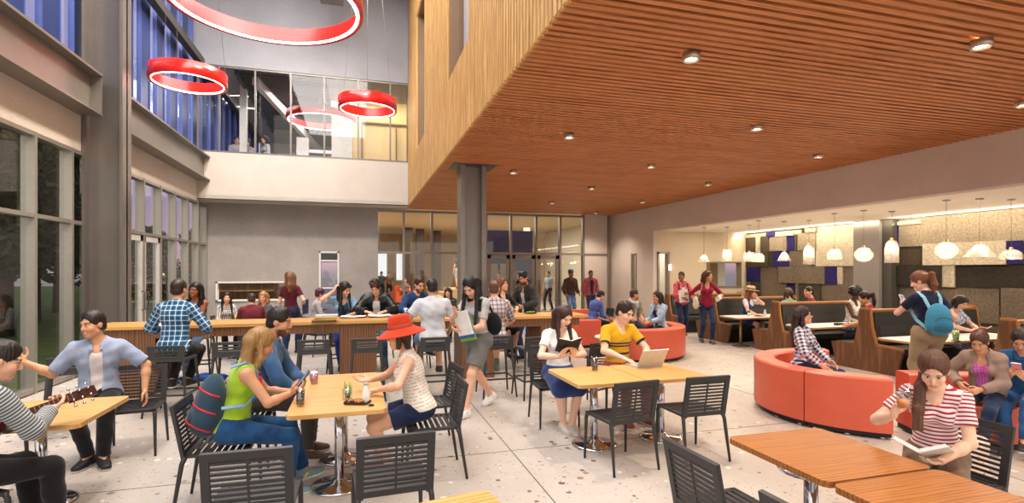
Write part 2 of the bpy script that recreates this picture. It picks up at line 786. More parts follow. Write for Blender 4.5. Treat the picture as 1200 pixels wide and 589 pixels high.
def person(label, loc, yaw, s=1.0, fem=False, res=.009, skin='light', hz=.93, lean=0., side=0., twist=0., head=(0, 0, 0),
           R_=None, L_=None, legR=None, legL=None, hair=('short', '#2a1c14'), top=None, jacket=None, pants=None, skirt=None,
           shoes='#222222', sole='#dddddd', beard=None, smile=0., group=None, brow=None, extra=None, bulk=1.0, sock=None, lipc=None):
    """loc = floor point under the pelvis, yaw = facing (degrees, 0 = +Y, counter-clockwise). All local measures are for a 1.72 m figure, scaled by s."""
    F = Field(res)
    J = {}
    up = vec(0, 0, 1)
    P = vec(0, 0, hz / s)
    ln = R(lean)
    sd = R(side)
    U0 = unit(vec(math.sin(sd), math.sin(ln * .7), math.cos(ln * .7)))
    U = unit(vec(math.sin(sd), math.sin(ln), math.cos(ln)))
    U1 = unit(vec(math.sin(sd), math.sin(ln * 1.2), math.cos(ln * 1.2)))
    tw = R(twist)
    X0 = unit(np.cross(vec(0, 1, 0), U0))
    X0 = unit(vec(1, 0, 0) - U0 * U0[0])
    Y0 = np.cross(U0, X0)
    X1 = rotm(U, tw) @ unit(vec(1, 0, 0) - U * U[0])
    Y1 = np.cross(U, X1)
    waist = P + U0 * .16
    chest = waist + U * .19
    nb = chest + U1 * .155              # base of the neck
    shw = (.150 if fem else .174) * bulk
    SR = nb + X1 * shw - U * .058
    SL = nb - X1 * shw - U * .058
    # head frame
    hyaw, hpit, htil = R(head[0]), R(head[1]), R(head[2])
    HM = rotm((0, 0, 1), tw + hyaw) @ rotm((1, 0, 0), -hpit) @ rotm((0, 1, 0), htil)
    hx, hyv, hzv = HM[:, 0], HM[:, 1], HM[:, 2]
    hb = nb + unit(U1 + hyv * .15) * .058
    Hc = hb + hzv * .115 + hyv * .028

    def H(x, y, z):
        return Hc + hx * x + hyv * y + hzv * z
    HR = HM.T
    TR = np.stack([X1, Y1, U])
    PR = np.stack([X0, Y0, U0])
    bw = bulk
    # arms
    ua, fa = .285, .245
    arms = {}
    for sg, S, spec in ((1, SR, R_), (-1, SL, L_)):
        sp = dict(at=(sg * .23, .03, P[2] - .05), pole=(sg * .35, -1, -.2), curl=.45)
        sp.update(spec or {})
        t = vec(*sp['at'])
        if sp.get('world'):
            w = vec(*sp['at']) - vec(loc[0], loc[1], loc[2] if len(loc) > 2 else 0)
            t = rotm((0, 0, 1), -R(yaw)) @ w / s
        if sp.get('rel'):
            t = nb + X1 * sp['at'][0] + Y1 * sp['at'][1] + U * sp['at'][2]
        E, Wr = ik(S, t, ua, fa, vec(*sp['pole']))
        fd = unit(Wr - E)
        D = unit(vec(*sp['hd'])) if 'hd' in sp else fd
        N = vec(*sp['pn']) if 'pn' in sp else unit(vec(-sg * .8, .15, -.3))
        arms[sg] = (S, E, Wr, D, N, sp)
        J['hand%+d' % sg] = Wr + D * .09
    legs = {}
    th, sh = .435, .425
    for sg, spec in ((1, legR), (-1, legL)):
        hp = P + X0 * sg * (.09 if fem else .086) - U0 * .02
        sp = dict(at=(sg * .10, 0, .085), pole=(sg * .12, 1, .25), toe=(sg * .15, 1, 0))
        sp.update(spec or {})
        t = vec(*sp['at'])
        K, A = ik(hp, t, th, sh, vec(*sp['pole']))
        legs[sg] = (hp, K, A, unit(vec(*sp['toe'])), sp)

    def trunk(G, e, k=.05):
        f = fem
        G.ell(P + U0 * .01, ((.168 if f else .160) * bw + e, .115 * bw + e, .115 + e), k, PR)
        G.ell(waist - U * .01, ((.122 if f else .142) * bw + e, .095 * bw + e, .14 + e), k, TR)
        G.ell(chest + U * .0 - Y1 * .005, ((.142 if f else .165) * bw + e, (.098 if f else .112) * bw + e, .155 + e), k, TR)
        G.cap(nb - U * .075 - X1 * (shw - .04), nb - U * .075 + X1 * (shw - .04), .056 * bw + e, .056 * bw + e, .05)
        G.cap(nb + U * .016 - Y1 * .012, SR + U * .0, .040 + e * .8, .042 + e, .04)
        G.cap(nb + U * .016 - Y1 * .012, SL + U * .0, .040 + e * .8, .042 + e, .04)
        if f:
            for q in (-1, 1):
                G.ell(chest + X1 * q * .066 + Y1 * .085 - U * .015, (.058 + e * .8, .055 + e * .8, .06 + e * .8), .03, TR)
        for q in (-1, 1):
            G.ell(P + X0 * q * .075 - Y0 * .055 - U0 * .03, (.085 + e, .085 + e, .085 + e), .05, PR)

    def arm(G, sg, e, upto, k=.03, flare=0.):
        S, E, Wr = arms[sg][:3]
        b_ = .92 if fem else 1.0
        b_ *= bw
        r0, r1, r2, r3 = .050 * b_ + e, .040 * b_ + e, .040 * b_ + e, .027 * b_ + e
        if upto <= 0:
            return
        if upto < 1:
            q = S + (E - S) * upto
            G.cap(S, S + (E - S) * min(1, upto + .15), r0, r0 + (r1 - r0) * upto + flare, k, [(q, unit(E - S))])
        else:
            G.cap(S, E, r0, r1 + flare * .5, k)
            if upto < 2:
                q = E + (Wr - E) * (upto - 1)
                G.cap(E, E + (Wr - E) * min(1, upto - 1 + .1), r2 + flare * .5, r2 + (r3 - r2) * (upto - 1) + flare, .02, [(q, unit(Wr - E))])
            else:
                G.cap(E, E + (Wr - E) * .35, r1, r2 + .001, .02)
                G.cap(E + (Wr - E) * .3, Wr, r2, r3, .02)

    def leg(G, sg, e, upto, k=.04, flare=0.):
        hp, K, A, toe, sp = legs[sg]
        b_ = bw
        r0, r1, r2, r3 = .086 * b_ + e, .054 * b_ + e, .052 * b_ + e, .036 * b_ + e
        back = unit(np.cross(np.cross(K - hp, A - K), A - K) + 1e-6 * vec(0, -1, 0))
        if upto < 1:
            q = hp + (K - hp) * upto
            G.cap(hp, hp + (K - hp) * min(1, upto + .15), r0, r0 + (r1 - r0) * upto + flare, k, [(q, unit(K - hp))])
            return
        G.cap(hp, K, r0, r1, k)
        if upto < 2:
            q = K + (A - K) * (upto - 1)
            G.cap(K, K + (A - K) * min(1, upto - 1 + .08), r1, r1 + (r3 - r1) * (upto - 1) + flare, .03, [(q, unit(A - K))])
            if upto > 1.3:
                G.cap(K + (A - K) * .2, K + (A - K) * .45, r2 * .9, r2 * .95, .03)
        else:
            G.cap(K, A, r1 * .98, r3, .03)
            cb = unit(vec(0, -1, 0) - unit(A - K) * (vec(0, -1, 0) @ unit(A - K)))
            kp = unit((hp + A) / 2 - K)
            G.cap(K + (A - K) * .18 + kp * .012, K + (A - K) * .48 + kp * .01, .046 * b_ + e, .042 * b_ + e, .035)

    def foot(G, sg, e, k=.02):
        A, toe = legs[sg][2], legs[sg][3]
        dn = unit(vec(0, 0, -1) + toe * toe[2])
        hl = A + dn * .045 - toe * .03
        G.cap(A, hl, .036 + e, .032 + e, k)
        G.cap(hl, A + dn * .05 + toe * .085, .033 + e, .031 + e, k)
        sdv = unit(np.cross(toe, dn))
        G.cap(A + dn * .052 + toe * .07 - sdv * .012, A + dn * .058 + toe * .145 - sdv * .01, .027 + e, .020 + e, k)
        G.cap(A + dn * .052 + toe * .07 + sdv * .014, A + dn * .058 + toe * .145 + sdv * .012, .027 + e, .021 + e, k)
        G.cap(A, A + dn * .03 + toe * .05, .034 + e, .03 + e, k)

    # ------------------------------------------------ the body itself
    trunk(F, 0)
    F.cap(nb - U * .02 - Y1 * .012, H(0, -.022, -.07), .056 if not fem else .049, .052 if not fem else .045, .03)
    for sg in (1, -1):
        arm(F, sg, 0, 2)
        S, E, Wr, D, N, sp = arms[sg]
        hand(F, Wr, D, N, sg, .95 if fem else 1.03, sp['curl'], sp.get('spread', .12), sp.get('thumb', .6), 1.0 if res < .008 else 1.12)
        leg(F, sg, 0, 2)
        foot(F, sg, 0)
    # head
    hr = HR
    fw = .94 if fem else 1.0
    F.ell(H(0, -.014, .045), (.074, .094, .084), .02, hr)
    F.ell(H(0, .026, -.024), (.061 * fw, .062, .080), .03, hr)
    F.ell(H(0, .052, -.092), (.030 * fw, .028, .024), .035, hr)
    F.cap(H(-.045 * fw, .002, -.058), H(0, .052, -.095), .019, .018, .025)
    F.cap(H(.045 * fw, .002, -.058), H(0, .052, -.095), .019, .018, .025)
    for q in (-1, 1):
        F.ell(H(q * .037, .058, -.028), (.024, .024, .026), .025, hr)
    F.cap(H(-.036, .078, .028), H(.036, .078, .028), .012, .012, .02)
    for q in (-1, 1):
        F.ell(H(q * .031, .099, .006), (.021, .016, .013), .012, hr, op=-1)
        F.ell(H(q * .031, .076, .006), (.0150, .0135, .0105), .004, hr)
    F.cap(H(0, .086, .014), H(0, .105, -.026), .0075, .0115, .012)
    for q in (-1, 1):
        F.cap(H(q * .010, .094, -.032), H(q * .012, .090, -.034), .0085, .008, .006)
    sm = smile
    F.cap(H(-.021 - .006 * sm, .077 - .004 * sm, -.064 + .006 * sm), H(0, .0855, -.062), .0050, .0070, .008)
    F.cap(H(.021 + .006 * sm, .077 - .004 * sm, -.064 + .006 * sm), H(0, .0855, -.062), .0050, .0070, .008)
    F.cap(H(-.014, .0785, -.074 - .004 * sm), H(.014, .0785, -.074 - .004 * sm), .0078, .0078, .008)
    for q in (-1, 1):
        F.ell(H(q * .074, -.012, .0), (.010, .022, .031), .008, hr @ np.array(rotm((0, 0, 1), 0)))
    v, f = F.surface()
    sk = lin(SKIN.get(skin, skin))
    c = np.tile(sk, (len(v), 1))
    q = (v - Hc) @ HM
    x, y, z = np.abs(q[:, 0]), q[:, 1], q[:, 2]
    hc = lin(hair[1]) if hair else lin('#2a1c14')
    face = (y > .045) & (z > -.14) & (z < .1)
    ch = np.exp(-(((x - .038) / .022) ** 2 + ((z + .03) / .022) ** 2)) * face * .25
    c = c * (1 - ch[:, None]) + (sk * np.array([1.1, .78, .75])) * ch[:, None]
    lp = face & (y > .07) & ((x / (.026 + .006 * sm)) ** 2 + ((z + .068 - x * .16 * sm) / (.0125 + .004 * sm)) ** 2 < 1)
    lc = lin(lipc) if lipc else (sk * np.array([.82, .5, .5]) if fem else sk * np.array([.88, .66, .64]))
    c[lp] = lc
    if sm > .4:
        tt = lp & (np.abs(z + .0665 - x * .16 * sm) < .0042) & (x < .017)
        c[tt] = (.70, .66, .62)
    ey = face & (y > .05) & (((x - .031) / .0165) ** 2 + ((z - .006) / .0088) ** 2 < 1)
    c[ey] = (.72, .70, .68)
    ir = face & (y > .05) & (((x - .031) / .0068) ** 2 + ((z - .006) / .0085) ** 2 < 1)
    c[ir] = (.035, .02, .012)
    lid = face & (y > .05) & (np.abs(x - .031) < .019) & (np.abs(z - .0145 + 16 * (x - .031) ** 2) < .0028)
    c[lid] = hc * .4 + sk * .08
    bz = .0280 + .16 * (x - .014) - 3.2 * (x - .016) ** 2
    br = face & (x > .012) & (x < .052) & (np.abs(z - bz) < (.0035 if fem else .005)) & (y > .04)
    c[br] = lin(brow) if brow else hc * .65 + sk * .1
    if beard:
        bm_ = np.clip((-.048 - z) / .012, 0, 1) * np.clip((z + .15) / .02, 0, 1) * np.clip((y + .012) / .03, 0, 1) * (~lp)
        mu = (np.abs(z + .050) < .006) & (x < .03) & (y > .06) & (~lp)
        bm_ = np.maximum(bm_, mu * 1.0) * beard[1]
        c = c * (1 - bm_[:, None]) + lin(beard[0]) * bm_[:, None]
    v = v * s
    me = mesh_np('person', v, f)
    setcol(me, c)
    root = link('person', me, M_SKIN, None, (loc[0], loc[1], loc[2] if len(loc) > 2 else 0), R(yaw))
    props(root, label, 'person', group)

    tb = [(P, nb, .13, vec(1, 0, 0), True)]
    ab = []
    for sg in (1, -1):
        S, E, Wr = arms[sg][:3]
        ab += [(S, E, .045, Y1, False), (E, Wr, .035, Y1, False)]
    lb = []
    for sg in (1, -1):
        hp, K, A = legs[sg][:3]
        lb += [(hp, K, .075, vec(1, 0, 0), False), (K, A, .05, vec(1, 0, 0), False)]
    rs = max(res, .007)
    ph = random.random() * 6

    def folds(amp):
        def w(X, Y, Z):
            return amp * (np.sin(X * 31 + Z * 17 + ph) * np.sin(Z * 43 - Y * 23 + ph) + .6 * np.sin(Y * 37 + X * 11 + ph * 2) * np.sin(X * 29 - Z * 33))
        return w

    def part(name, G, mat, bones, clips=None, wob=None):
        vv, ff = G.surface(clips, wob)
        if not len(vv):
            return None
        m_ = mesh_np(name, vv * s, ff)
        fabcoord(m_, vv, bones)
        return link(name, m_, mat, root)

    def upper(name, spec, extra_e=0.):
        e = spec.get('e', .010) + extra_e
        G = Field(rs)
        trunk(G, e)
        sl = spec.get('sleeve', .6)
        for sg in (1, -1):
            arm(G, sg, e + .001, sl if not isinstance(sl, dict) else sl[sg], flare=spec.get('flare', .004))
        nk = spec.get('neck', .0)
        clips = [(P + U0 * spec.get('hem', -.02), -U0)]
        # neck hole
        G.cap(nb + U * .0 + Y1 * .01, nb + U * .16 + hyv * .02, .062 + spec.get('nw', 0), .075, .008, op=-1)
        if nk > 0:
            G.ell(nb + Y1 * .10 - U * .02, (.045 + nk * .35, .10, .05 + nk), .012, TR, op=-1)
        if sl == 0:
            for sg in (1, -1):
                S = arms[sg][0]
                G.ell(S + X1 * sg * .045 - U * .02, (.055, .085, .10), .01, TR, op=-1)
        if spec.get('open'):
            o = spec['open']
            G.ell(chest + Y1 * .17 - U * .06, (o, .13, .36), .01, TR, op=-1)
        if spec.get('collar'):
            G.cap(nb - X1 * .055 + Y1 * .035 + U * .012, nb - Y1 * .055 + U * .035, .017, .02, .012)
            G.cap(nb + X1 * .055 + Y1 * .035 + U * .012, nb - Y1 * .055 + U * .035, .017, .02, .012)
            G.cap(nb + X1 * .06 + Y1 * .03 + U * .012, nb + X1 * .035 + Y1 * .10 - U * .05, .015, .013, .012)
            G.cap(nb - X1 * .06 + Y1 * .03 + U * .012, nb - X1 * .035 + Y1 * .10 - U * .05, .015, .013, .012)
        if spec.get('long'):
            hp0 = P - U0 * .02
            G.cap(hp0, hp0 - U0 * spec['long'], .15 + e, .15 + e, .05)
        return part(name, G, spec['mat'], tb + ab, clips, folds(spec.get('fold', .0035)))
    if top:
        upper(top.get('name', 'shirt'), top)
    if jacket:
        upper(jacket.get('name', 'jacket'), jacket, .012)
    if pants:
        G = Field(rs)
        e = pants.get('e', .010)
        G.ell(P + U0 * .01, ((.168 if fem else .160) * bw + e, .115 * bw + e, .115 + e), .05, PR)
        G.ell(waist - U * .01, ((.122 if fem else .142) * bw + e, .095 * bw + e, .14 + e), .05, TR)
        for q_ in (-1, 1):
            G.ell(P + X0 * q_ * .075 - Y0 * .055 - U0 * .03, (.085 + e, .085 + e, .085 + e), .05, PR)
        for sg in (1, -1):
            leg(G, sg, e, pants.get('len', 1.95), flare=pants.get('flare', .008))
        part(pants.get('name', 'trousers'), G, pants['mat'], lb, [(P + U0 * .085, U0)], folds(.003))
    if skirt:
        G = Field(rs)
        e = .012
        G.ell(P + U0 * .01, (.168 * bw + e, .115 * bw + e, .115 + e), .05, PR)
        G.ell(waist - U * .01, (.122 * bw + e, .095 * bw + e, .14 + e), .05, TR)
        for q_ in (-1, 1):
            G.ell(P + X0 * q_ * .075 - Y0 * .055 - U0 * .03, (.085 + e, .085 + e, .085 + e), .05, PR)
        t_ = skirt.get('len', .6)
        a_ = [legs[sg][0] + (legs[sg][1] - legs[sg][0]) * min(1, t_) for sg in (1, -1)]
        hs = [legs[sg][0] for sg in (1, -1)]
        for i_, sg in enumerate((1, -1)):
            G.cap(hs[i_], a_[i_], .105, .09 + skirt.get('flare', .02), .06)
            if t_ > 1:
                kk = legs[sg][1]
                G.cap(kk, kk + (legs[sg][2] - kk) * (t_ - 1), .09, .10, .06)
        G.cap(hs[0] * .5 + hs[1] * .5, a_[0] * .5 + a_[1] * .5, .11, .10, .06)
        part(skirt.get('name', 'skirt'), G, skirt['mat'], lb, [(P + U0 * .085, U0)], folds(.003))
    if sock:
        for sg in (1, -1):
            G = Field(rs)
            hp, K, A, toe, sp = legs[sg]
            G.cap(A + (K - A) * .22, A, .047, .043, .02)
            part('sock', G, cloth('plain', sock), lb)
    if shoes:
        for sg in (1, -1):
            hp, K, A, toe, sp = legs[sg]
            G = Field(min(rs, .009))
            foot(G, sg, .010)
            dn = unit(vec(0, 0, -1) + toe * toe[2])
            G.cap(A + dn * .072 - toe * .035, A + dn * .072 + toe * .10, .030, .034, .02)
            G.cap(A + dn * .072 + toe * .10, A + dn * .072 + toe * .15, .034, .026, .02)
            vv, ff = G.surface([(A - dn * .015, unit(-dn + toe * .3)), (A + dn * .084, dn)])
            if len(vv):
                m_ = mesh_np('shoe', vv * s, ff)
                hgt = (vv - A) @ dn
                cc = np.tile(lin(shoes), (len(vv), 1))
                cc[hgt > .064] = lin(sole)
                if isinstance(sp.get('trim'), str):
                    al = (vv - A) @ toe
                    cc[(hgt > .02) & (hgt < .055) & (np.abs(al - .04 + hgt * .8) < .014)] = lin(sp['trim'])
                setcol(m_, cc)
                link('shoe', m_, M_SHOE, root)
    # ------------------------------------------------ hair
    if hair:
        st = hair[0]
        G = Field(max(min(res, .009), .006))
        cap_ = .0 if st in ('short', 'crop') else .006
        if st in ('crop', 'quiff'):
            G.ell(H(0, -.016, .046), (.079, .099, .088), .02, hr)
        else:
            G.ell(H(0, -.016, .050), (.083 + cap_, .102 + cap_, .092 + cap_), .02, hr)
        if st in ('short', 'quiff', 'crop', 'curly', 'spiky'):
            G.ell(H(0, -.055, -.02), (.068, .058, .05), .03, hr)
        if st == 'quiff':
            G.ell(H(0, -.012, .058), (.079, .094, .092), .02, hr)
            G.ell(H(.012, .030, .108), (.046, .040, .030), .025, hr)
        if st == 'curly':
            rr = random.Random(5)
            for _ in range(46):
                th_, ph_ = rr.uniform(0, 2 * PI), rr.uniform(.0, 1.25)
                G.ell(H(.082 * math.cos(th_) * math.sin(ph_), -.012 + .098 * math.sin(th_) * math.sin(ph_), .055 + .095 * math.cos(ph_)), (.024, .024, .024), .012)
        if st == 'afro':
            rr = random.Random(3)
            G.ell(H(0, -.03, .06), (.125, .125, .12), .02, hr)
            for _ in range(70):
                th_, ph_ = rr.uniform(0, 2 * PI), rr.uniform(0, 2.0)
                G.ell(H(.122 * math.cos(th_) * math.sin(ph_), -.03 + .122 * math.sin(th_) * math.sin(ph_), .06 + .118 * math.cos(ph_)), (.022, .022, .022), .01)
        dnv = vec(0, 0, -1)
        bones = [(H(0, -.02, .16), H(0, -.05, -.1), .09, hx, False)]
        if st in ('long', 'longfront', 'wavy'):
            Ln = hair[2] if len(hair) > 2 else .30
            bk = unit(-Y1 * .55 - hyv * .45)
            for q_ in (-.062, -.022, .022, .062):
                a = H(q_, -.085, .01)
                b = a + bk * .035 + dnv * Ln * .55
                G.cap(H(q_ * .9, -.07, .06), a, .04, .042, .03)
                G.cap(a, b, .042, .040, .03)
                G.cap(b, b + dnv * Ln * .45 + bk * .005, .040, .022, .03)
            for q_ in (-1, 1):
                a = H(q_ * .078, -.012, .02)
                b = a + hx * q_ * .012 + dnv * .13 - hyv * .005
                G.cap(a, b, .024, .026, .02)
                if st == 'longfront':
                    b2 = b + hyv * .035 + Y1 * .035 + dnv * Ln * .75 + hx * q_ * .01
                    G.cap(b, b2, .028, .016, .02)
                else:
                    G.cap(b, b - hyv * .04 + dnv * .10, .028, .02, .02)
                bones.append((a, b + dnv * .3, .03, hyv, False))
            bones.append((H(0, -.085, .02), H(0, -.1, .0) + dnv * .5, .07, hx, False))
        if st == 'bob':
            for q_ in (-1, 1):
                G.cap(H(q_ * .076, -.005, .03), H(q_ * .082, .012, -.09), .028, .024, .02)
            G.cap(H(-.05, -.07, .02), H(-.055, -.07, -.09), .045, .03, .03)
            G.cap(H(.05, -.07, .02), H(.055, -.07, -.09), .045, .03, .03)
            G.ell(H(0, .07, .07), (.06, .03, .03), .02, hr)
        if st == 'ponytail':
            Ln = hair[2] if len(hair) > 2 else .30
            a = H(0, -.105, .055)
            b = a - hyv * .05 + hzv * .005
            c_ = b - hyv * .03 + dnv * Ln * .5
            d_ = c_ + dnv * Ln * .5 + hyv * .01
            G.ell(a, (.022, .022, .022), .02)
            G.cap(a, b, .022, .030, .02)
            G.cap(b, c_, .032, .034, .02)
            G.cap(c_, d_, .034, .012, .02)
            bones += [(b, d_, .03, hx, False)]
        if st == 'sidetail':
            Ln = hair[2] if len(hair) > 2 else .25
            q_ = hair[3] if len(hair) > 3 else -1
            a = H(q_ * .05, -.055, -.055)
            b = nb + X1 * q_ * .075 + Y1 * .055 + U * .03
            c_ = nb + X1 * q_ * .085 + Y1 * .15 - U * .10
            d_ = c_ + dnv * Ln * .55 + Y1 * .015
            G.cap(H(0, -.08, .0), a, .045, .034, .03)
            G.cap(a, b, .034, .034, .02)
            G.cap(b, c_, .034, .036, .02)
            for o_ in (-.02, 0, .022):
                G.cap(c_, d_ + X1 * o_, .030, .012, .015)
            bones += [(a, b, .03, hyv, False), (b, c_, .03, X1, False), (c_, d_, .03, X1, False)]
        if st == 'bun':
            G.ell(H(0, -.105, .08), (.04, .04, .04), .015)
        # the face stays clear
        fr_ = hair[4] if len(hair) > 4 else 0
        G.ell(H(0, .128, -.045), (.080, .100, .136 - (.025 if st == 'bob' else 0)), .012, hr, op=-1)
        if st in ('short', 'quiff', 'crop', 'curly', 'spiky'):
            for q_ in (-1, 1):
                G.ell(H(q_ * .092, .012, -.035), (.030, .050, .055), .01, hr, op=-1)
            G.ell(H(0, -.03, -.125), (.12, .12, .065), .012, hr, op=-1)

        def strands(X, Y, Z):
            a_ = np.arctan2(X - Hc[0], Y - Hc[1] + 1e-5)
            return .0022 * np.sin(a_ * 26 + 3 * np.sin(Z * 18 + ph)) + .0015 * np.sin(a_ * 61 + Z * 9)
        part('hair', G, hairmat(hair[1]), bones, None, strands if res < .012 else None)
    J.update(H=H, Hc=Hc, HM=HM, nb=nb, U=U, X1=X1, Y1=Y1, P=P, chest=chest, waist=waist, root=root, s=s, arms=arms, legs=legs, HR=HR, TR=TR, rs=rs,
             SR=SR, SL=SL, part=part, yaw=R(yaw), loc=loc)
    return J


def toworld(J, p):
    """a point of the figure's own frame in world coordinates"""
    q = rotm((0, 0, 1), J['yaw']) @ (np.array(p) * J['s'])
    return Vector(q) + Vector((J['loc'][0], J['loc'][1], J['loc'][2] if len(J['loc']) > 2 else 0))
# ---------------------------------------------------------------- the hall
XL, XW, XR, XS = -4.4, 1.55, 9.15, 12.75        # glass wall, edge of the timber soffit, side wall, booth wall
YB, YF, YR = 17.8, 18.0, 15.0                   # concrete back wall, glazed screen, wall at the end of the booths
ZC, ZS, ZT = 3.78, 3.0, 10.6                    # timber soffit, booth soffit, hall roof

M_CON = concrete('concrete_wall', '#a8a29c')
M_CONW = concrete('concrete_fascia', '#c2bab2', .06)
M_GREY = concrete('concrete_upper', '#a7a8af', .08)
M_PLASTER = concrete('plaster_side', '#cdc0b7', .07, 1.0, 60, .08)
M_CREAM = concrete('plaster_cream', '#cdbda4', .06, 1.0, 60, .06)
M_SOFF = flat('plaster_soffit', '#efe6d8', .8, var=.03)
M_STEEL = flat('steel_paint', '#86817b', .36, .55, var=.05, scale=3)
M_STEELD = flat('steel_dark', '#55524e', .42, .5, var=.06, scale=3)
M_ALU = flat('aluminium', '#9c978f', .35, .6, var=.04)
M_ALUW = flat('aluminium_bronze', '#8d837a', .4, .45, var=.05)
M_WHITE = flat('white_frame', '#d6d4d2', .5, var=.02)
M_BLUE = flat('blue_panel', '#233468', .3, .2, var=.12, scale=2)
M_NAVY = flat('navy_panel', '#2a2a55', .5, var=.08, scale=2)
M_GLASS = glass('window_glass', (.93, .95, .95), .03)
M_GLASSB = glass('lilac_glass', (.86, .86, .95), .10, .08)
M_GLASSU = glass('balcony_glass', (.95, .96, .97), .02)


def terrazzo():
    t = NT('terrazzo')
    co = t.coord('Object')
    base = t.ramp(t.noise(co, .6, 5, .6), [(.3, '#aaa29b'), (.7, '#bdb5ad')])
    v = t.n('ShaderNodeTexVoronoi')
    v.inputs['Scale'].default_value = 11
    v.inputs['Randomness'].default_value = 1
    wob = t.mix(.06, co, t.n('ShaderNodeTexNoise', i_Scale=14.0).outputs[1])
    t.l(wob, v.inputs[0])
    sep = t.n('ShaderNodeSeparateColor')
    t.l(v.outputs['Color'], sep.inputs[0])
    rad = t.math('MULTIPLY_ADD', sep.outputs[0], .44, -.12)
    chip = t.math('LESS_THAN', v.outputs['Distance'], rad)
    chipc = t.ramp(sep.outputs[1], [(0, '#6f5a48'), (.3, '#8d7864'), (.55, '#ad9c8a'), (.8, '#ded6cc'), (.92, '#5d5048')], 'CONSTANT')
    c = t.mix(chip, base, chipc)
    v2 = t.n('ShaderNodeTexVoronoi')
    v2.inputs['Scale'].default_value = 34
    t.l(wob, v2.inputs[0])
    sep2 = t.n('ShaderNodeSeparateColor')
    t.l(v2.outputs['Color'], sep2.inputs[0])
    chip2 = t.math('LESS_THAN', v2.outputs['Distance'], t.math('MULTIPLY_ADD', sep2.outputs[0], .5, -.16))
    c = t.mix(chip2, c, t.ramp(sep2.outputs[1], [(0, '#8b7a6b'), (.4, '#c9bfb4'), (.75, '#9c8b7b'), (.9, '#6e6258')], 'CONSTANT'))
    t.set(c, t.ramp(t.noise(co, 3, 3), [(.3, (.32, .32, .32)), (.7, (.46, .46, .46))]), 0, .4)
    return t.m


mb = MB()
mb.span((-4.6, -6, -.2), (13.2, 36, 0))
floor = struct('floor', mb, terrazzo())
mb = MB()
for a, b in (((9.02, -2), (9.02, 18)),):
    mb.bar((a[0], a[1], .0005), (b[0], b[1], .0005), .012, .001)
for y in (4.9, 9.9, 14.9):
    mb.bar((-4.4, y - .02, .0005), (12.7, y - .02, .0005), .010, .001)
for x in (1.42, 5.3):
    mb.bar((x, -2, .0005), (x, 17.8, .0005), .010, .001)
struct('floor_joint_lines', mb, flat('joint', '#57504a', .8), floor)

# -- glass wall with the doors (at the side of the hall)


def frame_grid(mb, axis, at, lo, hi, ys, zs, w, d, inset=0.):
    """mullions at ys and rails at zs; axis 'x': plane x = at, running along y"""
    for y in ys:
        if axis == 'x':
            mb.span((at - d / 2, y - w / 2, lo), (at + d / 2, y + w / 2, hi))
        else:
            mb.span((y - w / 2, at - d / 2, lo), (y + w / 2, at + d / 2, hi))
    for z in zs:
        if axis == 'x':
            mb.span((at - d / 2 * .9, ys[0], z - w / 2), (at + d / 2 * .9, ys[-1], z + w / 2))
        else:
            mb.span((ys[0], at - d / 2 * .9, z - w / 2), (ys[-1], at + d / 2 * .9, z + w / 2))


ZH, ZM = 3.70, 2.52
Y1 = [3.0, 4.0, 5.0, 6.0, 7.0, 8.0, 9.02, 10.02, 11.0]
Y2 = [12.0, 12.95, 13.95, 14.95, 15.95, 16.9, 17.75]
for i, (ys, nm) in enumerate(((Y1, 'window_1'), (Y2, 'window_2'))):
    mb = MB()
    zs = [ZH - .03, ZM, .05] if i == 0 else [ZH - .03, ZM]
    frame_grid(mb, 'x', XL - .06, 0, ZH, ys, zs, .06, .17)
    if i == 1:
        mb.span((XL - .19, Y2[2], .0), (XL + .04, Y2[-1], .08))
    w_ = struct(nm, mb, M_ALU)
    g = MB()
    g.span((XL - .09, ys[0], 0 if i == 0 else ZM), (XL - .08, ys[-1], ZH))
    if i == 1:
        g.span((XL - .09, Y2[2], 0), (XL - .08, ys[-1], ZM))
    g.build('pane', M_GLASS, w_)
for k, (y0, y1) in enumerate(((Y2[0], Y2[1]), (Y2[1], Y2[2]))):
    d = MB()
    x0, x1 = XL - .06, XL + .0
    a, b = y0 + .035, y1 - .035
    d.span((x0, a, .01), (x1, a + .11, ZM - .04)).span((x0, b - .11, .01), (x1, b, ZM - .04))
    d.span((x0, a, ZM - .16), (x1, b, ZM - .04)).span((x0, a, .01), (x1, b, .26))
    dr = struct('door_%d' % (k + 1), d, flat('door_paint', '#c9c6c2', .45, .2))
    g = MB()
    g.span((XL - .035, a + .1, .25), (XL - .025, b - .1, ZM - .15))
    g.build('pane', M_GLASS, dr)
    h = MB()
    hy = b - .055 if k == 0 else a + .055
    h.tube([(XL + .0, hy, .9), (XL + .06, hy, .92), (XL + .06, hy, 1.28), (XL + .0, hy, 1.3)], .012, 8)
    h.build('handle', M_STEELD, dr)
for k, z in enumerate((1.62, .92)):
    m = MB()
    m.tube([(XL + .03, 14.0, z), (XL + .06, 14.0, z)], .05, 20).tube([(XL + .055, 14.0, z), (XL + .075, 14.0, z)], .028, 16)
    props(m.build('door_button', M_ALU), 'round push button on the door post, %s' % ('the higher one' if k == 0 else 'the lower one'), 'button', 'door buttons on the window post')

mb = MB()
mb.span((XL - .25, 2.0, ZH), (XL + .0, 17.8, 5.0))
struct('wall_left_band', mb, M_CONW)
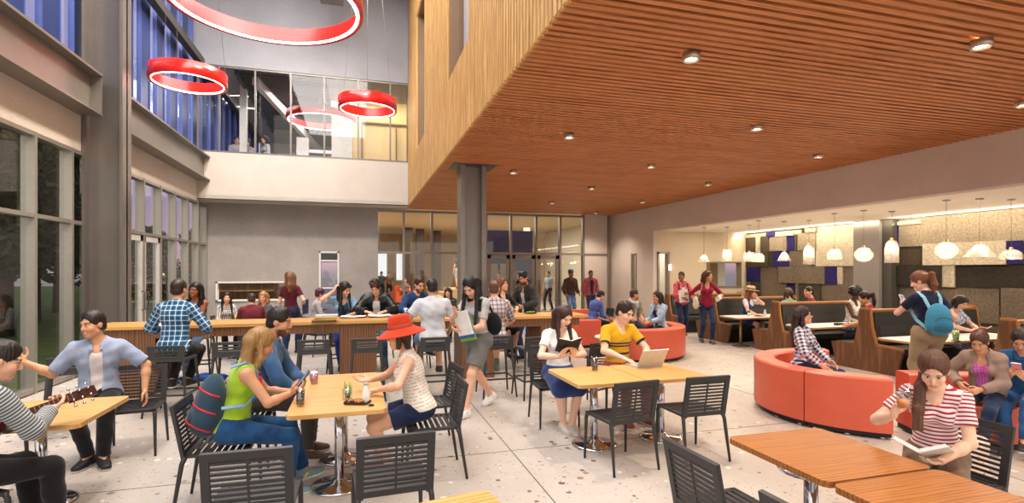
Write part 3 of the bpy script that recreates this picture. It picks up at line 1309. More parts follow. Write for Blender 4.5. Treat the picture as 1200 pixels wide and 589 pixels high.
# steel spandrel beams
for i, (y0, y1) in enumerate(((2.0, 10.25), (10.75, 16.8))):
    mb = MB()
    mb.span((-4.40, y0, 4.94), (-4.06, y1, 4.98)).span((-4.40, y0, 4.29), (-4.06, y1, 4.33)).span((-4.26, y0, 4.33), (-4.22, y1, 4.94))
    mb.span((-4.26, y1 - .03, 4.33), (-4.07, y1, 4.94)) if i == 0 else mb.span((-4.22, y0, 4.33), (-4.07, y0 + .03, 4.94))
    struct('trim_%d_steel_beam' % (i + 1), mb, M_STEEL)
mb = MB()
mb.span((-4.38, 2, 7.55), (-4.2, 26, 7.75))
struct('trim_3_upper_beam', mb, M_STEELD)
# steel columns


def hcol(name, x, y, z1, dx, dy, tf, tw, mat=M_STEEL):
    m = MB()
    m.span((x - dx / 2, y - dy / 2, 0), (x - dx / 2 + tf, y + dy / 2, z1)).span((x + dx / 2 - tf, y - dy / 2, 0), (x + dx / 2, y + dy / 2, z1))
    m.span((x - dx / 2, y - tw / 2, 0), (x + dx / 2, y + tw / 2, z1))
    o = struct(name, m, mat)
    b = MB()
    b.span((x - dx / 2 - .05, y - dy / 2 - .05, 0), (x + dx / 2 + .05, y + dy / 2 + .05, .025))
    b.build('base_plate', mat, o)
    return o


hcol('trim_4_steel_column', -4.1, 10.5, ZT, .58, .36, .045, .05, flat('steel_column_paint', '#77706a', .36, .5, var=.05, scale=3))
cm = hcol('trim_5_steel_column', 2.14, 10.15, ZC + .12, .50, .40, .085, .06)
m = MB()
m.span((1.74, 9.83, ZC - .012), (2.58, 10.5, ZC + .02))
m.build('cap_plate', M_STEELD, cm)

# blue curtain wall above the beams
mb = MB()
y = 2.0
ys = []
while y < 26:
    ys.append(y)
    y += .92
for y in ys:
    mb.span((XL - .16, y, 4.98), (XL - .09, y + .50, ZT))
bw_ = struct('wall_left_upper', mb, M_BLUE)
mb = MB()
for y in ys:
    mb.span((XL - .14, y + .5, 4.98), (XL - .11, y + .92, ZT))
mb.build('pane', M_GLASSB, bw_)
mb = MB()
for y in ys:
    mb.span((XL - .15, y + .485, 4.98), (XL - .07, y + .515, ZT)).span((XL - .15, y + .905, 4.98), (XL - .07, y + .935, ZT))
mb.build('mullion', flat('mullion_blue', '#4d5f9c', .3, .5), bw_)

# concrete back wall with its two openings
def wall_y(name, y0, y1, x0, x1, z0, z1, holes, mat):
    """wall parallel to x with rectangular holes (xa, xb, za, zb), holes sorted by x"""
    m = MB()
    cur = x0
    for xa, xb, za, zb in holes:
        if xa > cur:
            m.span((cur, y0, z0), (xa, y1, z1))
        if za > z0:
            m.span((xa, y0, z0), (xb, y1, za))
        if zb < z1:
            m.span((xa, y0, zb), (xb, y1, z1))
        cur = xb
    if cur < x1:
        m.span((cur, y0, z0), (x1, y1, z1))
    return struct(name, m, mat)


def rim(x0, x1, z0, z1, y, w, d, m=None):
    m = m or MB()
    m.span((x0, y - d, z0), (x0 + w, y + d, z1)).span((x1 - w, y - d, z0), (x1, y + d, z1))
    m.span((x0, y - d, z0), (x1, y + d, z0 + w)).span((x0, y - d, z1 - w), (x1, y + d, z1))
    return m


t = NT('concrete_speckled')
co = t.coord('Object')
n1 = t.noise(co, .9, 5, .6)
v = t.n('ShaderNodeTexVoronoi')
v.inputs['Scale'].default_value = 16
t.l(co, v.inputs[0])
sep = t.n('ShaderNodeSeparateColor')
t.l(v.outputs['Color'], sep.inputs[0])
sp = t.math('LESS_THAN', v.outputs['Distance'], t.math('MULTIPLY_ADD', sep.outputs[0], .5, -.2))
t.set(t.mix(t.math('MULTIPLY', sp, .5), t.ramp(n1, [(.3, '#908a86'), (.7, '#a39d99')]), '#6b6460'), .8, 0, .25)
t.bump(t.noise(co, 40, 4), .15, .004)
M_SPK = t.m
W1 = (ony(253, 330, YB).x, ony(345, 330, YB).x, ony(300, 352.5, YB).z, ony(300, 329.5, YB).z)
W2 = (ony(374, 300, YB).x, ony(397.5, 300, YB).x, .08, ony(385, 294.5, YB).z)
wall_y('wall_back', YB, YB + .25, XL - .2, .62, 0, ZC + .02, [W1, W2], M_SPK)
o = struct('window_3', rim(*W1, YB + .05, .05, .09), M_WHITE)
g = MB()
g.span((W1[0], YB + .1, W1[2]), (W1[1], YB + .11, W1[3]))
g.build('pane', M_GLASS, o)
m = rim(*W2, YB + .05, .05, .09)
m.span((W2[0], YB, W2[3] - .32), (W2[1], YB + .1, W2[3] - .27)).span((W2[0], YB, 1.15), (W2[1], YB + .1, 1.19))
o = struct('window_4', m, M_WHITE)
g = MB()
g.span((W2[0], YB + .1, W2[2]), (W2[1], YB + .11, W2[3]))
g.build('pane', M_GLASS, o)
# little room behind the long window
m = MB()
m.span((-4.8, 19.9, 0), (-2.0, 20.1, 3)).span((-2.1, 18.05, 0), (-2.0, 20, 3)).span((-4.9, 18.05, 0), (-4.8, 20, 3)).span((-4.8, 18.05, 2.6), (-2.0, 20, 2.7))
struct('wall_back_room', m, flat('room_brown', '#6b5748', .7))
m = MB()
for k in range(5):
    m.span((-4.5 + k * .42, 19.86, .4), (-4.46 + k * .42, 19.9, 2.5))
for k in range(4):
    m.span((-4.5, 19.62, .6 + k * .42), (-2.8, 19.9, .63 + k * .42))
props(m.build('shelf', flat('shelf_wood', '#8a6a4c', .6)), 'brown timber shelving seen through the long window of the concrete wall', 'shelf')

# balcony: parapet, floor, glazing and what is behind it
m = MB()
m.span((XL - .2, 16.8, ZC + .01), (XW, 17.02, 5.12)).span((XL - .2, 16.8, ZC + .01), (XW, 18.4, ZC + .12))
struct('wall_balcony_parapet', m, M_CONW)
m = MB()
m.span((XL - .2, 16.9, 4.36), (XW + 7, 27, 4.5))
struct('floor_balcony', m, flat('balcony_floor', '#8d8780', .5))
GT = 7.62
XM = [XL + .02, ony(256.5, 150, 16.8).x, ony(299, 150, 16.8).x, ony(340.6, 150, 16.8).x, ony(380, 150, 16.8).x, ony(419.7, 150, 16.8).x, ony(457.5, 150, 16.8).x, XW - .03]
m = MB()
frame_grid(m, 'y', 16.86, 5.12, GT, XM, [GT - .03, 5.15], .05, .09)
o = struct('window_5', m, flat('balcony_frame', '#6f6a68', .4, .4))
g = MB()
g.span((XM[0], 16.85, 5.14), (XM[-1], 16.86, GT))
g.build('pane', M_GLASSU, o)
m = MB()
m.span((XL - .2, 16.8, GT), (XW, 17.0, ZT))
struct('wall_back_upper', m, M_GREY)
m = MB()
m.span((XL - .2, 17.0, 7.7), (XW + 6, 27, 7.8))
struct('ceiling_balcony', m, flat('balcony_ceiling', '#9c9a98', .8))
m = MB()
for k in range(40):
    m.span((-3.4, 17.3 + k * .16, 7.56), (-.95, 17.36 + k * .16, 7.66))
m.span((-3.5, 17.1, 7.5), (-3.4, 24, 7.7))
struct('ceiling_balcony_louvre', m, flat('louvre_dark', '#4b4b4c', .6))
m = MB()
m.span((XL, 26.8, 4.5), (XW + 3, 27, 7.7)).span((-.88, 18.9, 4.5), (-.2, 19.2, 7.7))
struct('wall_balcony_far', m, flat('plaster_white', '#dcdad6', .7))
m = MB()
m.span((-.2, 19.2, 4.5), (XW + 3, 19.3, 7.7))
struct('wall_balcony_warm', m, flat('warm_wall', '#e0c79a', .7))
m = rim(.1, 2.6, 5.1, 6.95, 19.16, .05, .04)
m.span((1.28, 19.1, 5.1), (1.32, 19.2, 6.95))
struct('window_6', m, flat('bronze_frame', '#7c6a54', .5, .3))
m = MB()
m.bar((-3.0, 17.4, 7.5), (-1.5, 26.5, 7.1), .16, .3).span((-3.62, 18.4, 4.5), (-3.42, 18.6, 7.7)).span((-2.15, 20.4, 4.5), (-1.75, 20.7, 6.55)).bar((-1.9, 22, 6.4), (-.9, 22, 6.4), .12, .12)
struct('trim_6_white_frame', m, flat('white_steel', '#d9d7d4', .45, .2))

# timber clad box over the hall floor
M_SLATC = wood('timber_slat', '#c8844f', '#98592f', 'X', 1.0, .45, 7)
M_SLATF = wood('timber_fin', '#d2a868', '#a97c42', 'Z', 1.0, .5, 7)
M_BACKD = flat('timber_backing', '#4a2c1a', .8)
YW0, YW1 = -3.0, 17.86
m = MB()
n = int((YW1 - YW0) / .10)
for k in range(n):
    y = YW0 + k * .10
    m.span((XW, y, ZC), (XR + .02, y + .058, ZC + .07))
ceil = struct('ceiling', m, M_SLATC)
m = MB()
m.span((XW + .03, YW0, ZC + .07), (XR + .2, YW1 + .3, ZC + .2))
m.build('ceiling_backing', M_BACKD, ceil)
# windows of the box
wa = onx(490, 165, XW)
wb = onx(499, 150, XW)
wc = onx(527, 80, XW)
wd = onx(551, 60, XW)
WY = sorted([wb.y, wa.y]) + [6.2]
win = [(wb.y, wa.y, 5.0), (wd.y, wc.y, 5.05)]
fz = []
m = MB()
k = 0
y = YW0
while y < 16.8:
    hit = None
    for a, b, z in win:
        if a - .02 < y + .03 < b + .02:
            hit = z
    top = ZT if hit is None else hit
    m.span((XW - .045, y, ZC), (XW, y + .055, top))
    if hit:
        m.span((XW - .045, y, 8.6), (XW, y + .055, ZT))
    y += .10
side = struct('wall_timber_fins', m, M_SLATF)
m = MB()
cur = YW0
for a, b, z in sorted(win):
    m.span((XW, cur, ZC + .07), (XW + .12, a, ZT))
    m.span((XW, a, ZC + .07), (XW + .12, b, z)).span((XW, a, 8.6), (XW + .12, b, ZT))
    cur = b
m.span((XW, cur, ZC + .07), (XW + .12, 17.9, ZT))
m.build('backing', flat('fin_backing', '#8a6336', .8), side)
for i, (a, b, z) in enumerate(win):
    m = MB()
    m.span((XW, a, z), (XW + .3, a + .05, 8.6)).span((XW, b - .05, z), (XW + .3, b, 8.6)).span((XW, a, z), (XW + .3, b, z + .05))
    o = struct('window_%d' % (7 + i), m, flat('reveal_brown', '#7a5f45', .6))
    g = MB()
    g.span((XW + .16, a, z), (XW + .17, b, 8.6))
    g.build('pane', M_GLASSU, o)
    g = MB()
    nn = max(4, int((b - a) / .12))
    for q in range(nn):
        yy = a + .05 + (b - a - .1) * q / nn
        g.span((XW + .24, yy, z + .06), (XW + .26, yy + (b - a) / nn * .8, 8.6))
    g.build('blind', flat('blind_white', '#d8d9de', .7), o)
m = MB()
m.span((XW + .32, YW0, 4.4), (XW + .36, 17.9, ZT))
struct('wall_timber_inner', m, flat('inner_wall', '#b9b6b2', .8))

# glazed entrance screen
zt = ony(600, 297, YF).z
XF = [ony(p, 300, YF).x for p in (439.5, 473, 506, 538)]
XG = [ony(p, 300, YF).x for p in (569.5, 598.5, 628, 656, 683)]
m = MB()
frame_grid(m, 'y', YF, 0, ZC - .02, XF + XG, [ZC - .06, zt], .075, .16)
m.span((XF[0], YF - .07, 0), (XG[0], YF + .07, .1))
o = struct('window_9', m, M_ALUW)
g = MB()
g.span((XF[0], YF - .005, 0), (XG[0], YF + .005, ZC - .05)).span((XG[0], YF - .005, zt), (XG[-1], YF + .005, ZC - .05)).span((XG[3], YF - .005, 0), (XG[-1], YF + .005, zt))
g.build('pane', M_GLASS, o)
for k in range(3):
    a, b = XG[k] + .05, XG[k + 1] - .05
    d = MB()
    d.span((a, YF - .04, .01), (a + .12, YF + .04, zt - .05)).span((b - .12, YF - .04, .01), (b, YF + .04, zt - .05))
    d.span((a, YF - .04, zt - .18), (b, YF + .04, zt - .05)).span((a, YF - .04, .01), (b, YF + .04, .25))
    dr = struct('door_%d' % (k + 3), d, M_ALUW)
    g = MB()
    g.span((a + .1, YF - .005, .2), (b - .1, YF + .005, zt - .15))
    g.build('pane', M_GLASS, dr)
    h = MB()
    hx_ = b - .06 if k == 0 else a + .06
    h.tube([(hx_, YF - .04, .95), (hx_, YF - .1, .97), (hx_, YF - .1, 1.35), (hx_, YF - .04, 1.37)], .014, 8)
    h.build('handle', M_STEELD, dr)
m = MB()
m.span((XG[-1] + .03, YF - .1, 0), (XR - .1, YF + .2, ZC + .1))
pn = struct('wall_screen_panel', m, M_PLASTER)
m = MB()
m.span((XG[-1], YF - .13, zt - .03), (XR - .1, YF - .1, zt + .03)).span((XR - .19, YF - .16, 0), (XR - .1, YF - .1, ZC))
m.build('rail', M_ALUW, pn)

# side wall, booth recess
nw0, nw1 = onx(746, 316, XR).y, onx(740, 316, XR).y
nz = onx(743, 297, XR).z
m = MB()
m.span((XR, nw1, 0), (XR + .12, YF + .3, ZC + .3)).span((XR, YR, 0), (XR + .12, nw0, ZC + .3)).span((XR, nw0, nz), (XR + .12, nw1, ZC + .3))
m.span((XR, 0, ZS), (XR + .3, YR, ZC + .3))
struct('wall_right', m, M_PLASTER)
m = MB()
m.span((XR - .02, nw0, 0), (XR + .1, nw0 + .05, nz)).span((XR - .02, nw1 - .05, 0), (XR + .1, nw1, nz)).span((XR - .02, nw0, nz - .05), (XR + .1, nw1, nz))
o = struct('window_10', m, M_ALUW)
g = MB()
g.span((XR + .06, nw0, 0), (XR + .07, nw1, nz))
g.build('pane', M_GLASSU, o)
m = MB()
m.span((XR + .3, 0, ZS), (XS + .3, YR + .2, ZS + .12))
struct('ceiling_booth', m, M_SOFF)
D1 = (ony(770, 300, YR).x, ony(784, 300, YR).x, 0.0, ony(777, 295, YR).z)
D2 = (ony(828, 300, YR).x, ony(868, 300, YR).x, ony(848, 336.5, YR).z, ony(848, 306.5, YR).z)
wall_y('wall_booth_end', YR, YR + .25, XR + .12, XS + .3, 0, ZS, [D1, D2], M_CREAM)
o = struct('window_11', rim(*D1, YR + .03, .06, .08), M_ALUW)
g = MB()
g.span((D1[0], YR + .03, 0), (D1[1], YR + .04, D1[3]))
g.build('pane', M_GLASSU, o)
o = struct('window_12', rim(*D2, YR + .05, .045, .10), M_ALUW)
g = MB()
g.span((D2[0], YR + .06, D2[2]), (D2[1], YR + .07, D2[3]))
g.build('pane', M_GLASS, o)
m = MB()
for a, b, mt in ((.0, .3, 0), (.3, .55, 1), (.55, .78, 2), (.78, 1.0, 0)):
    m.mi = mt
    m.span((D2[0] + (D2[1] - D2[0]) * a, YR + .8, .6), (D2[0] + (D2[1] - D2[0]) * b, YR + .85, 2.6))
struct('wall_booth_beyond', m, [flat('beyond_white', '#cfcac2', .7), flat('beyond_tan', '#b8935c', .7), flat('beyond_brown', '#8f6f4a', .7)])
m = MB()
m.span((XR + .125, YR + 2.2, 0), (XS, YR + 2.4, 3.2)).span((XR + .125, 15.3, ZS), (XS + .2, 17.6, ZS + .1))
struct('wall_room_beyond', m, flat('beyond_wall', '#b9b4ae', .7))
m = MB()
m.span((XS, 0, 0), (XS + .3, YR + .3, ZS + .1))
struct('wall_booth_side', m, flat('felt_base', '#4a4239', .9))
hcx = onz(1014, 316 + 1.75 * 615 / 11.9, 0)
m = MB()
ca, cb = onx(1000, 300, 12.35), onx(1030, 300, 12.35)
m.span((12.35, cb.y, 0), (XS, ca.y, ZS))
cl = struct('wall_booth_pier', m, flat('pier_grey', '#77706a', .6, var=.04))
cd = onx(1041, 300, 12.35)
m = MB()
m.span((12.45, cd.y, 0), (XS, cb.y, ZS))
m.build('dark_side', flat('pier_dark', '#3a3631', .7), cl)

# felt panels on the booth wall


def felt(name, col):
    t = NT(name)
    co = t.coord('Object')
    c = srgb(col)[:3]
    n1 = t.noise(co, 22, 5, .75)
    n2 = t.noise(co, 2.0, 3)
    a = t.ramp(n1, [(.32, tuple(x * .62 for x in c)), (.68, tuple(min(1, x * 1.3) for x in c))])
    t.set(t.mix(1.0, a, t.ramp(n2, [(.3, (.9, .9, .9)), (.7, (1.08, 1.08, 1.08))]), 'MULTIPLY'), .95, 0, .1)
    t.bump(n1, .6, .015)
    return t.m


FELT = dict(d=felt('felt_charcoal', '#453d33'), k=felt('felt_black', '#332e28'), m=felt('felt_taupe', '#685c50'), b=felt('felt_sand', '#85796a'), c=felt('felt_cream', '#b0a592'), p=felt('felt_violet', '#2b2459'))
PANELS = []
for q in """62 262 115 345 d;115 258 137 345 c;137 258 182 420 d;182 255 278 335 b;280 248 320 332 p;320 250 333 332 d;333 238 433 330 b;433 200 636 416 c;62 345 205 420 d;205 338 290 418 p;291 334 402 418 m;65 420 137 498 p;138 420 232 500 m;233 418 481 508 m;482 420 543 512 p;545 420 578 512 c;580 418 636 512 m;65 500 85 600 m;86 500 139 600 d;140 500 278 600 m;280 505 323 600 p;325 508 342 600 m;343 510 460 600 d;461 510 636 600 m;65 244 170 262 c;172 236 215 258 p;216 230 314 256 c;316 224 358 246 c;359 221 373 244 d;374 213 433 238 b""".split(';'):
    a = q.split()
    PANELS.append([860 + float(a[0]) / 4.53, 220 + float(a[1]) / 4.53, 860 + float(a[2]) / 4.53, 220 + float(a[3]) / 4.53, a[4]])
for q in """65 200 146 305 p;148 122 860 300 b;65 305 272 412 d;274 288 717 410 c;718 280 806 406 p;808 280 900 406 d;65 412 101 518 p;104 412 376 520 k;378 410 447 528 c;450 410 900 532 k;65 521 686 700 m;690 534 900 720 m;65 178 268 198 c""".split(';'):
    a = q.split()
    PANELS.append([1020 + float(a[0]) / 4.533, 220 + float(a[1]) / 4.533, 1020 + float(a[2]) / 4.533, 220 + float(a[3]) / 4.533, a[4]])
pw = thing('wall_panelling', 'patchwork of taupe, charcoal, cream and violet felt panels above the booths', 'wall panelling', (XS, 10, 0))
for i, (xa, ya, xb, yb, c) in enumerate(PANELS):
    th_ = .05 + .035 * ((i * 7) % 4)
    X = XS - th_
    y1, y0 = onx(xa, 300, X).y, onx(xb, 300, X).y
    ymid = (xa + xb) / 2
    z1, z0 = onx(ymid, ya, X).z, onx(ymid, yb, X).z
    z1 = min(z1, ZS - .02)
    if z1 - z0 < .03:
        z0 = z1 - .1
    m = MB()
    m.span((X - XS, y0 - 10 + .006, max(.4, z0 + .006)), (0, y1 - 10 - .006, z1)).bevel(.008, 1)
    m.build('panel', FELT[c], pw)

# roof over the tall hall: unseen, with an opening added to let sky light in
m = MB()
m.span((XL - .3, 1.0, ZT), (-3.2, 17.2, ZT + .25)).span((.6, 1.0, ZT), (XW + .5, 17.2, ZT + .25)).span((XL - .3, 15.4, ZT), (XW + .5, 17.2, ZT + .25)).span((XL - .3, 1.0, ZT), (XW + .5, 2.2, ZT + .25))
m.span((-1.0, 14.4, ZT - 1.5), (-.4, 15.4, ZT))
rf = struct('ceiling_hall', m, flat('hall_roof', '#8f8f94', .8))
m = MB()
for k in range(7):
    m.span((-3.2, 2.2 + k * 2.2 - .05, ZT + .02), (.6, 2.2 + k * 2.2 + .05, ZT + .2))
m.build('roof_opening_bar', M_ALU, rf)

# lobby behind the screen
m = MB()
m.span((.5, 33.8, -.0), (14, 34, 5)).span((.3, 18.2, 0), (.5, 34, 4.2))
struct('wall_lobby', m, flat('lobby_tan', '#b39872', .7, var=.1, scale=1))
m = MB()
m.span((.5, 18.1, 4.0), (14, 34, 4.2))
struct('ceiling_lobby', m, flat('lobby_ceiling', '#c9b596', .8))
m = MB()
m.span((XG[0] - .1, 20.6, 0), (XG[2] + .75, 20.8, 3.35))
struct('wall_lobby_navy', m, M_NAVY)
m = MB()
m.span((XG[0] + .62, 20.55, 0), (XG[0] + 1.1, 20.6, 2.0)).span((XG[1] + .3, 20.55, 0), (XG[1] + .62, 20.6, 2.0))
struct('door_6', m, flat('lobby_door', '#a98f78', .5))
m = MB()
for x in (2.35, 3.05, 4.15):
    m.span((x, 26 + x, 0), (x + .42, 26.4 + x, 4.0))
struct('trim_7_lobby_pier', m, flat('lobby_pier', '#3f3027', .6))
m = MB()
m.span((10.9, 19.5, 0), (11.1, 30, 4)).span((XG[3] + 1.2, 26.0, 0), (XG[3] + 1.5, 26.2, 4.0))
struct('wall_lobby_right', m, flat('lobby_white', '#cfc8bd', .7))
m = MB()
m.span((.75, 33.7, 1.1), (1.7, 33.78, 2.8)).span((2.3, 33.7, 1.1), (3.1, 33.78, 2.8))
struct('window_13', m, emit('lobby_window', '#e8ecf2', .6))
m = MB()
m.span((4.4, 24.0, 0), (6.2, 27, .85))
for k in range(5):
    m.span((3.0 + k * .28, 24.0, 0), (3.28 + k * .28, 26.5, .17 * (k + 1)))
struct('trim_8_lobby_stair', m, flat('stair_tan', '#c2a77e', .6))

# ---------------------------------------------------------------- outdoors
m = MB()
m.span((-60, -25, -.3), (-4.62, 70, -.05))
t = NT('lawn')
co = t.coord('Object')
t.set(t.ramp(t.noise(co, 3, 6, .7), [(.3, '#2b3a17'), (.7, '#4c5f2a')]), .9, 0, .1)
t.bump(t.noise(co, 40, 4), .6, .03)
struct('ground_lawn', m, t.m)
m = MB()
m.span((-4.62, 17.5, -.3), (.5, 60, -.05))
struct('ground_terrace', m, flat('terrace', '#6d6a72', .7))
t = NT('leaf')
co = t.coord('Object')
t.set(t.ramp(t.noise(co, 1.7, 4, .7), [(.3, '#1c2914'), (.55, '#314420'), (.75, '#55632f')]), .7, 0, .25)
M_LEAF = t.m
M_BLOSSOM = flat('blossom', '#d58a9a', .7, var=.2)
M_BARK = flat('bark', '#4a3c30', .9, var=.2, scale=6)


def leaves(rng, blobs, n, size, mi2=0.):
    c = np.array([b[:3] for b in blobs])
    r = np.array([b[3] for b in blobs])
    w = r ** 2 / (r ** 2).sum()
    k = rng.choice(len(blobs), n, p=w)
    d = rng.normal(size=(n, 3))
    d /= np.linalg.norm(d, axis=1)[:, None]
    rad = rng.uniform(.55, 1.02, n) ** .6
    p = c[k] + d * (r[k] * rad)[:, None] * np.array([1, 1, .85])
    a = rng.normal(size=(n, 3))
    a /= np.linalg.norm(a, axis=1)[:, None]
    b = np.cross(a, rng.normal(size=(n, 3)))
    b /= np.linalg.norm(b, axis=1)[:, None]
    sz = rng.uniform(.6, 1.3, n)[:, None] * size
    v = np.stack([p - a * sz, p + b * sz * .45, p + a * sz, p - b * sz * .45], 1).reshape(-1, 3)
    f = np.arange(n * 4).reshape(-1, 4)
    return v, f


def tree(name, label, x, y, h, r, seed, n=2600, bloom=False, group=None):
    rng = np.random.default_rng(seed)
    t = thing(name, label, 'tree' if name != 'flowering_shrub' else 'shrub', (x, y, -.05), 0, group)
    blobs = []
    th_ = h * .22
    for _ in range(18):
        a = rng.uniform(0, 2 * PI)
        q = rng.uniform(0, .75) * r
        zz = rng.uniform(th_, h - r * .35)
        sh = 1 - .5 * max(0, (zz - h * .5) / (h * .5))
        blobs.append((q * sh * math.cos(a), q * sh * math.sin(a), zz, r * rng.uniform(.38, .62)))
    v, f = leaves(rng, blobs, n, .19 if h > 3 else .08)
    link('foliage', mesh_np('foliage', v, f, False), M_LEAF, t)
    if bloom:
        v, f = leaves(rng, blobs, 260, .07)
        link('blossom', mesh_np('blossom', v * 1.02, f, False), M_BLOSSOM, t)
    m = MB()
    m.tube([(0, 0, 0), (.05, 0, h * .3), (-.05, .05, h * .7)], [h * .028, h * .02, h * .006], 8)
    for k in range(4):
        a = k * 1.6
        m.tube([(.03, 0, h * .3), (r * .6 * math.cos(a), r * .6 * math.sin(a), h * .62)], [h * .013, h * .004], 6)
    m.build('trunk', M_BARK, t)
    return t


TR = [(-9.2, 17.4, 9.4, 2.1, 'broad dark tree filling the first tall window'), (-10.9, 22.2, 9.6, 2.2, 'tall dark tree outside the second tall window'), (-16.4, 20.4, 10.8, 2.4, 'dark tree behind the one in the first tall window'),
      (-17.6, 27.8, 11.0, 2.5, 'tallest tree on the lawn, rear row'), (-12.3, 27.0, 9.0, 2.3, 'tall tree outside, just before the steel column'), (-19.4, 46, 5.4, 2.0, 'rounded tree seen above the door glass'), (-17.4, 52, 5.4, 2.0, 'round crowned tree beyond the double door'),
      (-14.8, 46, 4.9, 1.7, 'small tree outside the middle of the far windows'), (-13.2, 52, 5.2, 1.7, 'distant tree outside the last tall windows'), (-10.9, 46.5, 5.0, 1.7, 'tree outside close to the concrete wall corner')]
for i, (x, y, h, r, l) in enumerate(TR):
    tree('tree', l, x, y, h, r, 40 + i, 5200)
for i, (x, y, l) in enumerate(((-9.5, 26.9, 'low shrub with pink blossom outside the double door'), (-9.3, 29.6, 'pink flowering shrub outside the second glass bay'), (-9.4, 32.6, 'pink flowering shrub outside the third glass bay'), (-9.6, 35.8, 'pink flowering shrub furthest along the lawn'))):
    tree('flowering_shrub', l, x, y, 2.3, 1.25, 80 + i, 1600, True, 'pink shrubs on the lawn')
t = thing('patio_umbrella', 'dark patio parasol outside the narrow window of the concrete wall', 'parasol', (-1.6, 24.5, -.05))
m = MB()
m.lathe([(0, 2.75), (.5, 2.62), (1.4, 2.25), (1.4, 2.15), (.5, 2.55), (0, 2.68)], n=8, smooth=False)
m.build('canopy', flat('parasol_cloth', '#4a3f44', .8), t)
m = MB()
m.tube([(0, 0, 0), (0, 0, 2.7)], .03).lathe([(0, 0), (.3, 0), (.3, .06), (.05, .09), (0, .09)])
m.build('pole', M_STEELD, t)
# ---------------------------------------------------------------- furniture
M_CHAIR = flat('chair_plastic', '#2c2c2e', .45, var=.05)
M_STOOL = flat('stool_plastic', '#3a3b3a', .5, var=.05)
M_OAK = wood('oak_top', '#d9ab6c', '#bd8746', 'X', 1.0, .32, 6, .4)
M_OAKD = wood('oak_dark', '#a86b34', '#7a4720', 'X', 1.3, .35, 7, .4)
M_OAKB = wood('oak_counter', '#cf9c58', '#a87338', 'X', .8, .35, 6)
M_WALN = wood('walnut_panel', '#7f583c', '#573823', 'Z', 1.0, .45, 6)
M_EDGE = flat('wood_edge', '#a8733f', .45, var=.08)
M_CHROME = flat('chrome', '#cfcfd2', .12, 1.0, var=.01)
M_RED = flat('coral_vinyl', '#cc5c44', .38, var=.05, scale=3)
M_REDT = flat('coral_vinyl_top', '#d2624a', .34, var=.05, scale=3)
M_BLACK = flat('black_base', '#17171a', .6)
M_DKCUSH = flat('charcoal_vinyl', '#34332f', .5, var=.06, scale=4)
M_WTOP = flat('white_laminate', '#e6e3de', .35, var=.01)


def make_chair(label, group):
    t = thing('dining_chair', label, 'chair', group=group)
    m = MB()
    w, d, z = .225, .215, .44
    m.span((-w, -d, z - .02), (-w + .04, d, z)).span((w - .04, -d, z - .02), (w, d, z))
    m.span((-w, d - .05, z - .025), (w, d, z)).span((-w, -d, z - .02), (w, -d + .04, z))
    for k in range(7):
        y = -d + .062 + k * .046
        m.span((-w + .03, y, z - .014), (w - .03, y + .028, z - .002))
    m.bevel(.006, 2)
    m.build('seat', M_CHAIR, t)
    m = MB()
    tl = R(-11)
    M = Matrix.Translation((0, -d + .01, z - .03)) @ Matrix.Rotation(-tl, 4, 'X')
    H_ = .385
    for s in (-1, 1):
        m.box((s * (w - .02), 0, H_ / 2), (.044, .022, H_), M=M)
    m.box((0, 0, H_ - .022), (2 * w, .024, .048), M=M)
    m.box((0, 0, .03), (2 * w - .05, .02, .04), M=M)
    m.box((0, -.004, H_ / 2), (.012, .01, H_ - .05), M=M)
    for k in range(9):
        m.box((0, 0, .074 + k * .0312), (2 * w - .06, .014, .0165), M=M)
    m.bevel(.004, 1)
    m.build('backrest', M_CHAIR, t)
    for sx in (-1, 1):
        for sy in (-1, 1):
            m = MB()
            if sy > 0:
                m.tube([(sx * (w - .015), d - .02, z - .012), (sx * (w - .008), d - .005, z - .05), (sx * (w + .0), d + .01, 0)], [.017, .017, .011], 8)
            else:
                m.tube([(sx * (w - .015), -d + .02, z - .012), (sx * (w - .008), -d + .0, z - .06), (sx * (w + .005), -d - .06, 0)], [.018, .017, .011], 8)
            m.build('leg', M_CHAIR, t)
    return t


def make_stool(label, group):
    t = thing('bar_stool', label, 'stool', group=group)
    z = .68
    m = MB()
    m.span((-.2, -.19, z - .03), (.2, .19, z)).bevel(.015, 2)
    m.build('seat', M_STOOL, t)
    m = MB()
    M = Matrix.Translation((0, -.175, z - .01)) @ Matrix.Rotation(R(9), 4, 'X')
    for s in (-1, 1):
        m.box((s * .165, 0, .085), (.07, .02, .17), M=M)
    for zz, h in ((.155, .034), (.104, .02), (.070, .016), (.02, .06)):
        m.box((0, 0, zz), (.28, .018, h), M=M)
    m.box((0, 0, .165), (.40, .024, .02), M=M)
    m.bevel(.004, 1)
    m.build('backrest', M_STOOL, t)
    feet = {}
    for sx in (-1, 1):
        for sy in (-1, 1):
            m = MB()
            feet[sx, sy] = (sx * .235, sy * .225 - (.02 if sy < 0 else 0))
            m.tube([(sx * .18, sy * .165, z - .012), (sx * .187, sy * .172, z - .06), (*feet[sx, sy], 0)], [.019, .019, .012], 8)
            m.build('leg', M_STOOL, t)
    zz = .25
    k = 1 - zz / z
    P_ = {q: (q[0] * (.235 - .05 * (1 - k)) , q[1] * (.225 - .055 * (1 - k)), zz) for q in feet}
    m = MB()
    for a, b in (((-1, 1), (1, 1)), ((-1, -1), (1, -1)), ((-1, -1), (-1, 1)), ((1, -1), (1, 1))):
        m.bar(P_[a], P_[b], .018, .022)
    m.build('footrest', M_STOOL, t)
    return t


